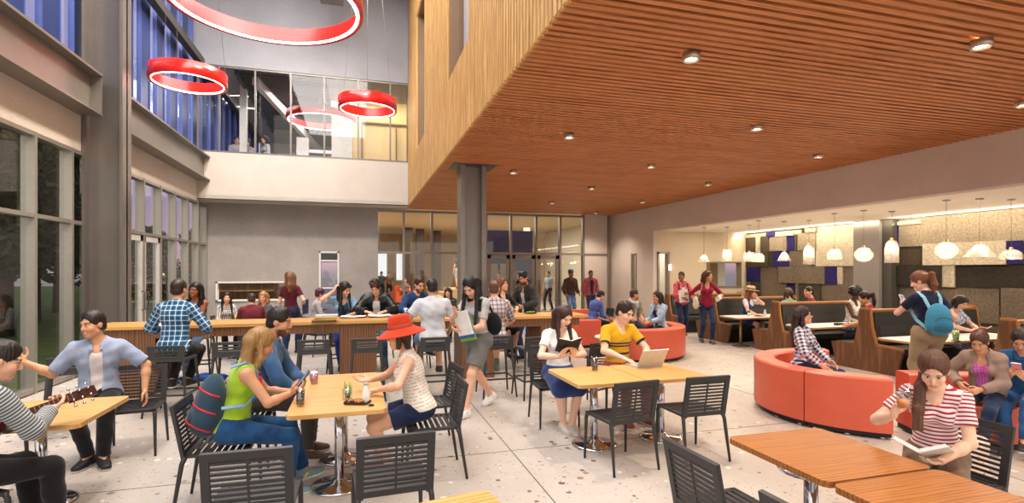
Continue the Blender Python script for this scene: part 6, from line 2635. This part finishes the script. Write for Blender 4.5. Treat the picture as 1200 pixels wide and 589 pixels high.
m = MB(); m.box((.003, 0, 0), (.24, .016, .31), M=Matrix.Rotation(R(8), 4, 'Y')); m.build('pages', flat('paper', '#efece6', .8), t)
bk = own(J, 'backpack', 'dark backpack worn by the walking woman in the pink cardigan', 'backpack')
G = Field(.012); G.ell(J['chest'] - J['Y1'] * .2 - J['U'] * .05, (.13, .07, .2), .02, J['TR']); field_mesh(J, 'body', G, PL('#2a3040'), bk)
for q in (-1, 1):
    m = MB()
    L_s = [J['nb'] + J['X1'] * q * .10 - J['Y1'] * .14 - J['U'] * .06, J['nb'] + J['X1'] * q * .11 - J['Y1'] * .02 + J['U'] * .045, J['nb'] + J['X1'] * q * .11 + J['Y1'] * .10 - J['U'] * .03, J['nb'] + J['X1'] * q * .125 + J['Y1'] * .16 - J['U'] * .2]
    for a, b in zip(L_s[:-1], L_s[1:]):
        m.bar(Vector(a) * J['s'], Vector(b) * J['s'], .036, .01, up=tuple(J['Y1']))
    m.build('strap', flat('strap_black', '#1a1a1c', .6), bk)
p_ = onz(828, 402)
J = person('person in a crimson top with a white shoulder bag walking beside the pink cardigan', (p_.x, p_.y), 160, 1.0, True, MD, 'tan', .92, head=(40, 0, 0), smile=1, hair=('long', '#4a2c1e', .2), R_=dict(at=(.27, .02, .98), pole=(1, -.8, 0), curl=.9), L_=dict(at=(-.24, .24, 1.12), pole=(-1, -1, -.3), curl=.9), top=T(PL('#8a1c38'), 1.3, neck=.05, hem=-.06), pants=PN(JEAND, e=.004), shoes='#3a3a40', legR=dict(at=(.08, -.14, .11), toe=(.1, 1, -.2)), legL=dict(at=(-.07, .16, .085)))
t = own(J, 'tote_bag', 'cream shoulder bag on the arm of the woman in crimson', 'bag')
G = Field(.010); q_ = J['P'] + vec(.27, .06, .06); G.ell(q_, (.05, .13, .15), .02); G.ell(q_ - vec(0, 0, .06), (.055, .14, .10), .03); field_mesh(J, 'body', G, PL('#cfc6ba'), t)
m = MB(); s_ = J['s']; a = J['nb'] + J['X1'] * .11 + J['U'] * .03
for u_, v_ in ((q_ + vec(-.02, .11, .10), a + J['Y1'] * .09 - J['U'] * .03), (a + J['Y1'] * .09 - J['U'] * .03, a - J['Y1'] * .04), (a - J['Y1'] * .04, q_ + vec(-.02, -.1, .10))):
    m.bar(Vector(u_) * s_, Vector(v_) * s_, .018, .008, up=(1, 0, 0))
m.build('strap', flat('strap_cream', '#b9ada0', .6), t)
t = thing('leaflet', 'folded white papers in the raised hand of the woman in crimson', 'papers', toworld(J, palm(J, -1, .1, .03)), J['yaw'] + .3); m = MB(); m.box((0, 0, 0), (.05, .16, .1), M=Matrix.Rotation(R(30), 4, 'X')).bevel(.002, 1); m.build('sheet', flat('paper', '#efece6', .8), t)

# ================= booths
J = person('person in a straw hat and navy dungarees leaning on her hand in the booth', (9.02, 10.62), 196, .93, True, MD, 'fair', hz_(.45, .93), lean=10, head=(40, 4, 0), hair=('long', '#8a5a36', .3), R_=dict(at=(.12, .40, .74), pole=(1, -.6, -.2)), L_=rel(-.04, .16, .07, pole=(-.8, .6, -.8), curl=1.2, hd=(.3, .2, .9)), top=T(PL('#e2e0e6'), .55), jacket=dict(mat=cloth('denim', '#27386a', '#33477c'), sleeve=0, neck=.10, hem=-.05, e=.004, name='dungaree_bib'), skirt=dict(mat=cloth('denim', '#27386a', '#33477c'), len=.6), shoes='#1a1a22', sole='#2a2a2a', legR=dict(at=(.16, .40, .085)), legL=dict(at=(.02, .42, .085)))
hat(J, PL('#d8b98c'), flat('band_dark', '#2a2422', .7), .19, .105, -4, .0)
person('person with brown hair seen from behind over the booth back', (9.30, 9.55), -8, .93, True, MD, 'light', hz_(.45, .93), lean=4, head=(-5, 6, 0), hair=('bob', '#4a3826'), R_=dict(at=(.15, .36, .74)), L_=dict(at=(-.15, .36, .74)), top=T(PL('#8fb5ac'), .6), skirt=dict(mat=PL('#9cc4ba'), len=1.3), **sit())
person('person in a maroon shirt in profile over the booth back', (9.92, 9.55), 52, .97, False, MD, 'light', hz_(.45, .97), lean=4, head=(26, 4, 0), hair=('crop', '#241812'), R_=dict(at=(.15, .36, .74)), L_=dict(at=(-.15, .36, .74)), top=T(PL('#7a1f2c'), .9, collar=1), pants=PN(JEAND), **sit())
person('person with an afro and a white lace top at the middle booth table', (9.98, 8.62), 186, .98, True, MD, 'dark', hz_(.45, .98), lean=6, head=(6, 8, 0), smile=.6, hair=('afro', '#14100f'), R_=dict(at=(.16, .42, .74)), L_=dict(at=(-.14, .42, .74)), top=T(cloth('crochet', '#e4e0dc', '#8a827c'), 0, neck=.03), skirt=dict(mat=cloth('print', '#2a4aa8', '#dfe4f2'), len=.8), shoes='#1a1a1a', **sit(.38))
person('person with a dark ponytail and crimson top opposite the afro in the middle booth', (9.25, 7.52), 34, .95, True, MD, 'tan', hz_(.45, .95), lean=10, head=(18, 12, 0), hair=('ponytail', '#2a1614', .32), R_=dict(at=(.15, .40, .74)), L_=dict(at=(-.15, .40, .74)), top=T(PL('#a01c34'), .6), pants=PN(BLK), **sit())
J = person('person with a bob in a patterned blue dress at the green drink table', (9.86, 6.60), 182, .93, True, MD, 'fair', hz_(.45, .93), lean=8, head=(0, 26, 0), hair=('bob', '#2a1612'), lipc='#b02a3a', R_=dict(at=(.12, .40, .80), pole=(1, -.6, -.3)), L_=dict(at=(-.12, .40, .80), pole=(-1, -.6, -.3)), top=T(cloth('print', '#c9cede', '#5a6a9c', sc=.8), .6, neck=.012), skirt=dict(mat=cloth('gingham', '#b8c0d4', '#4a5a8c', sc=.6), len=1.35), shoes='#222226', **sit(.38))
open_book('red covered book open before the woman in the patterned dress', toworld(J, (0, .50, .80)), wdir(J, (0, -.5, .85)), wdir(J, (0, .85, .5)), .14, .2, '#b8182c', spread=12)
p_ = atw(1088, 6.9)
J = person('person with a teal backpack and khaki trousers looking at a phone', (p_[0], p_[1]), -22, 1.0, True, FG, 'fair', .93, lean=4, head=(46, 18, 0), hair=('ponytail', '#7a4f34', .30), R_=dict(at=(.25, .10, .98)), L_=rel(-.10, .32, -.17, pole=(-1, -.6, -.6), hd=(.2, .8, .5), pn=(.7, -.1, .6), curl=.9, thumb=.9), top=T(PL('#1c2440'), .62, hem=-.02), pants=PN(PL('#8f8268'), e=.022, flare=.02), shoes='#4a4a4a', legR=dict(at=(.10, .03, .085)), legL=dict(at=(-.10, -.04, .085)))
phone('pale phone in the hand of the woman with the teal backpack', toworld(J, palm(J, -1, .10, .03) + vec(0, .01, .03)), wdir(J, (.3, -.8, .6)), wdir(J, (0, .6, .8)), '#e4e6ea')
bk = own(J, 'backpack', 'teal backpack worn by the woman standing at the booth table', 'backpack')
nb, U, X1_, Yt = J['nb'], J['U'], J['X1'], J['Y1']
bc = J['chest'] - Yt * .20 - U * .17
G = Field(.008); G.ell(bc, (.15, .09, .20), .03, J['TR']); G.ell(bc - U * .09, (.155, .10, .12), .04, J['TR']); field_mesh(J, 'body', G, cloth('plain', '#3f8bb0'), bk)
G = Field(.008); G.ell(bc - U * .10 - Yt * .075, (.115, .045, .075), .03, J['TR']); field_mesh(J, 'pocket', G, cloth('plain', '#2f6f92'), bk)
m = MB(); m.tube([Vector(bc + U * .0 - Yt * .10 + X1_ * .11 * q) * J['s'] + Vector((0, 0, .02 - .05 * q * q)) for q in np.linspace(-1, 1, 9)], .005, 6); m.build('zip', flat('zip_dark', '#1f4a5e', .5), bk)
for q in (-1, 1):
    m = MB()
    L_s = [bc + U * .14 + X1_ * q * .07 + Yt * .05, nb + X1_ * q * .10 - Yt * .10 - U * .05, nb + X1_ * q * .115 - Yt * .01 + U * .03, nb + X1_ * q * .12 + Yt * .09 - U * .04, nb + X1_ * q * .15 + Yt * .10 - U * .20, nb + X1_ * q * .17 - Yt * .04 - U * .34, bc - U * .14 + X1_ * q * .13]
    for a, b in zip(L_s[:-1], L_s[1:]):
        m.bar(Vector(a) * J['s'], Vector(b) * J['s'], .042, .01, up=tuple(Yt))
    m.build('strap', flat('strap_teal', '#7fb4cf', .7), bk)

# ================= girls on the coral bench
g0 = Vector((5.64, 4.18))
dd = Vector(d_)
nn = Vector(n_)


def bench_spot(u, f=.26):
    q = g0 + dd * u + nn * f
    return q.x, q.y


x_, y_ = bench_spot(.50, .33)
J = person('person in a taupe jacket and pink shirt on the coral bench looking at a phone', (x_, y_), 112, .81, True, FG, 'tan', hz_(.42, .81), lean=16, head=(-6, 26, 0), hair=('ponytail', '#4a2c20', .30), R_=rel(.20, .20, -.34, pole=(1, -.8, -.2)), L_=rel(-.02, .30, -.34, pole=(-1, -.6, -.4), curl=.8), top=T(cloth('gingham', '#d07ac0', '#b050a4', sc=.6), .5, neck=.06), jacket=T(PL('#8f7a70'), 1.95, open=.075, hem=-.08, e=.016), pants=PN(JEAND), shoes='#2a2a30', legR=dict(at=(.14, .38, .085)), legL=dict(at=(-.04, .40, .085)))
x_, y_ = bench_spot(.84, .33)
J2 = person('person in a blue denim shirt holding a phone at the end of the coral bench', (x_, y_), 114, .83, True, FG, 'tan', hz_(.42, .83), lean=14, head=(0, 28, 0), hair=('ponytail', '#1c1412', .25), R_=rel(.08, .34, -.18, pole=(1, -.6, -.6), hd=(-.3, .6, .6), pn=(-.7, -.2, .6), curl=.9, thumb=.9), L_=rel(-.06, .34, -.20, pole=(-1, -.6, -.6), hd=(.3, .6, .6), pn=(.7, -.2, .6), curl=.9, thumb=.9), top=T(cloth('denim', '#23517f', '#35689a'), 1.95, e=.016, collar=1), pants=PN(cloth('denim', '#1f4577', '#2f5f98')), shoes='#2a2a30', legR=dict(at=(.10, .44, .085)), legL=dict(at=(-.06, .52, .20), toe=(.1, 1, -.1), pole=(0, 1, .8)))
phone('pink phone in the hands of the woman in the blue denim shirt', toworld(J2, (palm(J2, 1, .10, .03) + palm(J2, -1, .10, .03)) / 2 + vec(0, 0, .04)), wdir(J2, (0, -.7, .7)), wdir(J2, (0, .7, .7)), '#d890a0')
x_, y_ = bench_spot(1.50, .27)
person('person in dark trousers and grey green trainers at the frame edge of the coral bench', (x_ + .02, y_), 128, .92, True, FG, 'light', hz_(.42, .92), lean=4, head=(0, 10, 0), hair=('long', '#3a2418', .2), R_=dict(at=(.14, .30, .76)), L_=dict(at=(-.14, .30, .76)), top=T(cloth('plaid', '#8a3a4a', '#4a6a5c', '#d8d8d8'), 1.9), pants=PN(PL('#20242c')), shoes='#5f7f86', sole='#8fb08a', legR=dict(at=(.20, .56, .24), toe=(.5, 1, .1), pole=(.3, 1, .8)), legL=dict(at=(-.10, .42, .085)))

# ================= the reader
J = person('person in a red and white striped shirt reading with an orange juice in hand', (3.545, 2.46), 122, .89, True, .0055, 'fair', hz_(SEAT, .89), lean=14, head=(0, 28, 0), hair=('sidetail', '#5a3826', .24, 1),
           R_=rel(.21, .30, -.10, pole=(.9, -.3, -.9), hd=(-.15, .25, .9), pn=(-.8, .35, .1), curl=.75, thumb=.8), L_=rel(-.04, .34, -.36, pole=(-1, -.5, -.5), hd=(.55, .8, .05), pn=(0, 0, 1), curl=.35, thumb=.6),
           top=T(cloth('stripe', '#e8e0e0', '#a02040', sc=.85), .62, neck=.02, hem=-.04), pants=PN(PL('#6f5a48'), 1.0, flare=.02), shoes='#5a4a40', legR=dict(at=(.10, .38, .085)), legL=dict(at=(-.12, .34, .085)))
open_book('white paperback open in the lap of the striped shirt reader', toworld(J, J['nb'] + J['X1'] * .05 + J['Y1'] * .40 - J['U'] * .30), wdir(J, (0, -.35, .95)), wdir(J, (.1, .95, .35)), .145, .21, '#d9d6d0', th=.018, spread=24)
gp = toworld(J, palm(J, 1, .095, .050) + vec(0, .01, -.030))
tumbler('juice_glass', 'glass of orange juice in the raised hand of the reader', gp, .033, .040, .115, '#f08a0c', .5)

# ---------------------------------------------------------------- things on the tables
ZA = .712


def on(px, py, z):
    return onz(px, py, z)


tumbler('cola_glass', 'cola glass on the table edge beside the blonde woman\'s hands', on(352, 475, ZA), .030, .034, .13, '#2a0f08', .85)
tumbler('milkshake', 'pink milkshake with cream topping on the far side of the table', on(368, 449, ZA), .034, .040, .10, '#d98aa0', .9, foam='#efe4e8', straw='#b03060', cat='drink')
t = thing('herb_jar', 'glass jar of green herbs on the table near the pastries', 'jar', on(407, 468, ZA))
m = MB(); m.lathe([(0, 0), (.036, 0), (.04, .01), (.04, .085), (.037, .09), (.036, .01), (0, .008)], n=24); m.build('glass', MATS['drink_glass'], t)
m = MB()
rr = random.Random(2)
for k in range(26):
    a, q = rr.uniform(0, 6.28), rr.uniform(0, .03)
    m.tube([(q * .6 * math.cos(a), q * .6 * math.sin(a), .012), (q * 1.4 * math.cos(a), q * 1.4 * math.sin(a), rr.uniform(.10, .15))], [.0035, .001], 5)
m.build('herbs', flat('herb_green', '#6f9a3a', .6, var=.3), t)
t = thing('milk_bottle', 'small white milk bottle on the table before the red hat woman', 'bottle', on(429, 471, ZA))
m = MB(); m.lathe([(0, 0), (.028, 0), (.03, .005), (.03, .085), (.018, .115), (.018, .14), (0, .14)], n=24); m.build('body', flat('milk', '#eef0ec', .25), t)
m = MB(); m.lathe([(0, .138), (.021, .138), (.021, .152), (0, .154)], n=20); m.build('cap', flat('cap_grey', '#aab0b4', .4), t)
t = thing('pastry_tray', 'black tray under the pastries', 'tray', on(419, 472, ZA), R(-20))
m = MB(); m.prism(rrect(-.09, .09, -.06, .06, .02), 0, .006); m.build('plate', M_BLACK, t)
m = MB()
for a, b in (((-.09, -.05), (-.09, .05)), ((.09, -.05), (.09, .05)), ((-.08, .06), (.08, .06)), ((-.08, -.06), (.08, -.06))):
    m.bar((*a, .01), (*b, .01), .005, .014)
m.build('rim', M_BLACK, t)
tl = on(419, 472, ZA)
pl_ = ('pastry at the back of the black tray', 'pastry at the front of the black tray', 'middle pastry on the black tray')
for k, (dx, dy) in enumerate(((-.035, .022), (.03, -.022), (.002, .003))):
    t = thing('pastry', 'golden ' + pl_[k], 'pastry', (tl.x + dx, tl.y + dy, ZA + .007), .5 + k * .3, 'pastries on the black tray')
    m = MB()
    for q in range(5):
        m.ball((-.03 + q * .015, .004 * math.sin(q * 2), .012), (.014, .016 - .002 * abs(q - 2), .012), 10)
    m.build('crust', flat('pastry', '#b97a45', .7, var=.3, scale=60), t)
t = thing('jar_lid', 'dark round lid lying beside the milk bottle', 'lid', on(435, 475, ZA))
m = MB(); m.lathe([(0, 0), (.02, 0), (.02, .008), (.017, .010), (0, .010)], n=20); m.build('rim', M_BLACK, t)
tumbler('cola_glass', 'cola glass with ice beside the woman with the black book', on(697, 434, .701), .032, .037, .14, '#3a1208', .9, ice=True)
# counter
ZB = BZ + .001


def stack_book(label, p, rz, col, sz=(.22, .16, .03), group=None, cat='book', name='book'):
    t = thing(name, label, cat, p, rz, group)
    m = MB(); m.box((0, 0, sz[2] / 2), (sz[0] - .008, sz[1] - .006, sz[2] - .006)); m.build('pages', flat('paper', '#efece6', .8), t)
    m = MB(); m.box((0, 0, .0015), (sz[0], sz[1], .003)).box((0, 0, sz[2] - .0015), (sz[0], sz[1], .003)).box((0, -sz[1] / 2, sz[2] / 2), (sz[0], .003, sz[2])); m.build('cover', flat('cover_' + col.lstrip('#'), col, .5), t)
    return t


b0 = on(382, 376.5, ZB)
b0.y = min(b0.y, 8.8)
stack_book('lowest book of the stack on the counter, dark', Vector((b0.x - .03, b0.y, ZB)), .1, '#5a4a3c', (.34, .2, .025), 'books stacked on the counter')
stack_book('yellow book in the middle of the counter stack', Vector((b0.x, b0.y, ZB + .026)), -.08, '#c99a3a', (.30, .2, .04), 'books stacked on the counter')
stack_book('top book of the stack on the counter, pale', Vector((b0.x + .01, b0.y, ZB + .067)), .05, '#d8cfc4', (.31, .21, .035), 'books stacked on the counter')
open_book('red and white magazine open before the woman with sunglasses', Vector((-.08, 8.88, ZB + .012)), (0, 0, 1), (.1, 1, 0), .2, .27, '#9c2030', 'magazine', .003, 3)
open_book('white open book on the counter before the leather jacket', Vector((.33, 8.86, ZB + .016)), (0, 0, 1), (-.1, 1, 0), .18, .25, '#d8d4cc', 'book', .01, 4)
tumbler('paper_cup', 'blue and white paper cup on the counter by the leather jacket', Vector((.75, 8.80, ZB)), .032, .042, .13, '#4a9ad0', .9, cat='cup', foam='#dfe8ee')
tumbler('white_mug', 'white cup of greens on the counter between the couple by the double doors', Vector((2.58, 8.86, ZB)), .034, .04, .11, '#e4e6e0', .95, cat='cup', foam='#7a9a3a')
t = thing('salad_plate', 'dark plate with green salad on the counter by the cardigan man', 'plate', Vector((2.92, 8.82, ZB)))
m = MB(); m.lathe([(0, 0), (.09, .0), (.12, .014), (.118, .018), (.088, .006), (0, .006)], n=28); m.build('dish', M_BLACK, t)
m = MB()
rr = random.Random(4)
for k in range(22):
    a, q = rr.uniform(0, 6.28), rr.uniform(0, .08)
    m.ball((q * math.cos(a), q * math.sin(a), .018 + rr.uniform(0, .012)), (.018, .014, .008), 6)
m.build('salad', flat('salad', '#7fa52f', .6, var=.4, scale=50), t)
t = thing('paper_sheet', 'white paper on the counter in front of the blue checked shirt', 'paper', Vector((-2.75, 8.5, ZB)), .3); m = MB(); m.box((0, 0, .002), (.21, .3, .004)); m.build('sheet', flat('paper', '#efece6', .8), t)
t = thing('cloth_bag', 'crumpled bright blue bag on the floor under the counter', 'bag', (-2.35, 9.35, 0))
rr = random.Random(9)
G = Field(.012)
for k in range(9):
    G.ell(vec(rr.uniform(-.3, .3), rr.uniform(-.10, .10), rr.uniform(.03, .07)), (rr.uniform(.08, .14), rr.uniform(.06, .1), rr.uniform(.03, .06)), .02)
v, f = G.surface([((0, 0, .004), (0, 0, -1))]); link('body', mesh_np('body', v, f), PL('#2f5fb4'), t)
m = MB(); m.tube([(.2, -.05, .06), (.32, -.12, .10), (.42, -.08, .03)], .012, 6); m.build('handle', PL('#2f5fb4'), t)
# far table, booths
tumbler('yellow_cup', 'yellow cup on the small far table', Vector((-2.30, 11.5, .681)), .045, .055, .16, '#e8c81c', .97, cat='cup', foam='#f0d83a')
t = thing('plant_pot', 'small pot of greens on the straw hat woman\'s table', 'plant', (8.75, 10.2, .681))
m = MB(); m.lathe([(0, 0), (.03, 0), (.038, .07), (.034, .07), (0, .06)], n=18); m.build('pot', M_WTOP, t)
m = MB()
for k in range(20):
    a, q = rr.uniform(0, 6.28), rr.uniform(.01, .06)
    m.tube([(0, 0, .06), (q * math.cos(a), q * math.sin(a), rr.uniform(.10, .15))], [.006, .003], 5)
m.build('foliage', flat('herb_green', '#6f9a3a', .6), t)
t = thing('milk_bottle', 'white bottle on the straw hat woman\'s table', 'bottle', (9.0, 9.98, .681)); m = MB(); m.lathe([(0, 0), (.03, 0), (.032, .09), (.018, .12), (.018, .15), (0, .15)], n=18); m.build('body', flat('milk', '#eef0ec', .25), t)
m = MB(); m.lathe([(0, .148), (.021, .148), (.021, .16), (0, .162)], n=14); m.build('cap', flat('cap_grey', '#aab0b4', .4), t)
t = thing('serving_tray', 'dark tray with food on the straw hat woman\'s table', 'tray', (8.86, 10.02, .681)); m = MB(); m.prism(rrect(-.1, .1, -.06, .06, .02), 0, .01); m.build('plate', M_BLACK, t)
m = MB(); m.ball((-.03, 0, .022), (.04, .03, .015), 8).ball((.04, .01, .02), (.03, .03, .012), 8); m.build('food', flat('pastry', '#b97a45', .7), t)
t = thing('sunglasses_case', 'dark green packet on the middle booth table', 'packet', (8.95, 8.0, .681), .3); m = MB(); m.box((0, 0, .02), (.22, .08, .04)).bevel(.015, 2); m.build('wrap', flat('dark_green', '#22301c', .5), t)
m = MB(); m.box((.06, 0, .041), (.06, .05, .003)); m.build('label_patch', flat('lime_patch', '#a8c83a', .5), t)
tumbler('juice_glass', 'glass of yellow juice on the middle booth table', Vector((9.35, 8.05, .681)), .03, .035, .11, '#d8d06a', .8)
tumbler('green_drink', 'tall green drink on a dark coaster on the booth table beside the teal backpack', on(1120, 399, .690), .038, .046, .15, '#8fc04a', .85, foam='#d8e8b0', cat='drink')
t = thing('coaster', 'dark coaster under the tall green drink', 'coaster', on(1120, 399, .681)); m = MB(); m.lathe([(0, 0), (.06, 0), (.06, .006), (0, .006)], n=24); m.build('disc', M_BLACK, t)

# ================= behind the balcony glass
for px, w, yw, lb, tc, hr, fm in ((277, 17.6, 190, 'person in a pale shirt at the balcony glass, closest to the blue wall', '#b9bcc8', ('short', '#2a2430'), False), (291, 17.9, 175, 'person with dark hair in grey holding something green at the balcony glass', '#a8a4b0', ('bob', '#2a2024'), True),
                                   (313, 17.5, 120, 'person with long dark hair in a pale top turning away at the balcony glass', '#bcbcc6', ('long', '#2a2226', .2), True), (345, 18.6, 150, 'person sitting low behind the middle balcony pane', '#8f8a94', ('short', '#3a2c28'), False), (353, 19.2, 200, 'person with dark hair beside the one sitting low at the balcony', '#3c3840', ('bob', '#2a1e1c'), True)):
    x_, y_ = atw(px, w)
    y_ = max(y_, 17.35)
    z_ = 4.502 if px < 330 else 4.16
    person(lb, (x_, y_, 4.502), yw, .98 if px < 330 else .80, fm, .0125, 'light', .91 if px < 330 else .72, lean=4, head=(10, 10, 0), hair=hr, R_=dict(at=(.14, .26, 1.06)), L_=dict(at=(-.14, .26, 1.06)), top=T(PL(tc), 1.2), pants=PN(BLK))
# ---------------------------------------------------------------- light
def lamp(kind, name, loc, energy, col=(1, 1, 1), **kw):
    l = bpy.data.lights.new(name, kind)
    l.energy = energy
    l.color = col
    for k, v in kw.items():
        if k not in ('rot', 'aim'):
            setattr(l, k, v)
    o = bpy.data.objects.new(name, l)
    COL.objects.link(o)
    o.location = loc
    if 'aim' in kw:
        o.rotation_euler = (Vector(kw['aim']) - Vector(loc)).to_track_quat('-Z', 'Y').to_euler()
    if 'rot' in kw:
        o.rotation_euler = kw['rot']
    return o


WARM = (1, .80, .58)
for p in DPOS:
    lamp('SPOT', 'downlight_beam', (p.x, p.y, p.z - .08), 165, (1, .86, .70), spot_size=R(120), spot_blend=.8, shadow_soft_size=.06, aim=(p.x, p.y, 0))
for p in PPOS:
    lamp('POINT', 'pendant_bulb', (p.x, p.y, p.z + .02), 4, WARM, shadow_soft_size=.05)
# cove strip over the felt panels
lamp('AREA', 'cove_strip', (XS - .44, 9, ZS - .04), 75, (1, .84, .58), shape='RECTANGLE', size=.08, size_y=12, rot=(0, -R(24), 0))
# broad area lamp added below the booth soffit to brighten the recess
lamp('AREA', 'booth_fill_light', (10.6, 9.5, ZS - .02), 130, (1, .88, .72), shape='RECTANGLE', size=.5, size_y=9, rot=(0, 0, 0))
lamp('AREA', 'cove_uplight', (XS - .22, 9, ZS - .16), 45, (1, .86, .64), shape='RECTANGLE', size=.06, size_y=12, rot=(0, PI - R(20), 0))
lamp('AREA', 'balcony_lights', (-1, 20.5, 7.5), 170, (1, .95, .88), shape='RECTANGLE', size=4, size_y=4, aim=(-1, 20.5, 0))
lamp('AREA', 'balcony_warm_light', (1.2, 18.4, 7.5), 20, (1, .80, .5), shape='RECTANGLE', size=2, size_y=.4, rot=(R(25), 0, 0))
lamp('AREA', 'lobby_lights', (5, 24, 3.95), 560, (1, .86, .66), shape='RECTANGLE', size=8, size_y=8, aim=(5, 24, 0))
lamp('AREA', 'back_room_light', (-3.4, 19, 2.55), 60, (1, .8, .55), size=1, aim=(-3.4, 19, 0))
lamp('AREA', 'beyond_light', (11, 16.4, 2.9), 60, (1, .85, .65), size=1.5, aim=(11, 16.4, 0))
# area lamp for an invented skylight; unseen spots added to brighten walls and parapet
lamp('AREA', 'roof_fill', (-1.3, 6, 10.5), 1150, (1, .95, .90), shape='RECTANGLE', size=3.4, size_y=17, rot=(0, 0, 0))
for y in (4.0, 8.0, 12.0):
    lamp('SPOT', 'added_roof_spot', (.3, y, 10.2), 1500, (1, .86, .70), spot_size=R(75), spot_blend=.9, shadow_soft_size=.35, aim=(-4.4, y + 1.0, 4.2))
for x in (-2.6, -.4):
    lamp('SPOT', 'added_roof_spot', (x, 10.5, 10.2), 900, (1, .90, .78), spot_size=R(60), spot_blend=.9, shadow_soft_size=.35, aim=(x - .2, 16.8, 4.5))
# unseen spots added behind the viewer as fill, continuing the soffit downlights
for x in (3.2, 6.0):
    for y in (-1.5, 1.0):
        lamp('SPOT', 'downlight_beam', (x, y, ZC - .08), 150, (1, .86, .70), spot_size=R(130), spot_blend=.8, shadow_soft_size=.08, aim=(x, y, 0))

w = bpy.data.worlds.new('sky')
SC.world = w
w.use_nodes = True
nt = w.node_tree
bg = nt.nodes['Background']
tc = nt.nodes.new('ShaderNodeTexCoord')
sx = nt.nodes.new('ShaderNodeSeparateXYZ')
nt.links.new(tc.outputs['Generated'], sx.inputs[0])
rp = nt.nodes.new('ShaderNodeValToRGB')
e = rp.color_ramp.elements
stops = [(0.0, (.10, .09, .09)), (.495, (.2, .17, .18)), (.505, (.42, .26, .30)), (.56, (.27, .22, .33)), (.64, (.34, .33, .48)), (.80, (.42, .42, .58)), (1.0, (.45, .45, .55))]
while len(e) < len(stops):
    e.new(.5)
for i, (p, c) in enumerate(stops):
    e[i].position = p
    e[i].color = (*c, 1)
mr = nt.nodes.new('ShaderNodeMath')
mr.operation = 'MULTIPLY_ADD'
mr.inputs[1].default_value = .5
mr.inputs[2].default_value = .5
nt.links.new(sx.outputs[2], mr.inputs[0])
nt.links.new(mr.outputs[0], rp.inputs[0])
# the western half of the sky, behind the viewer, is still bright
mx = nt.nodes.new('ShaderNodeMapRange')
mx.inputs[1].default_value = .15
mx.inputs[2].default_value = -.6
mx.inputs[3].default_value = 0.
mx.inputs[4].default_value = 1.
nt.links.new(sx.outputs[1], mx.inputs[0])
mc = nt.nodes.new('ShaderNodeMix')
mc.data_type = 'RGBA'
nt.links.new(mx.outputs[0], mc.inputs[0])
nt.links.new(rp.outputs[0], mc.inputs[6])
mc.inputs[7].default_value = (.95, .86, .78, 1)
nt.links.new(mc.outputs[2], bg.inputs[0])
bg.inputs[1].default_value = 1.0
SC.view_settings.view_transform = 'Standard'
SC.view_settings.look = 'None'
SC.view_settings.exposure = 0.68
SC.view_settings.gamma = 1.0
SC.view_settings.use_curve_mapping = False
SC.cycles.max_bounces = 8
SC.cycles.diffuse_bounces = 4
SC.cycles.transparent_max_bounces = 16
SC.cycles.sample_clamp_indirect = 6.0
SC.cycles.use_denoising = True
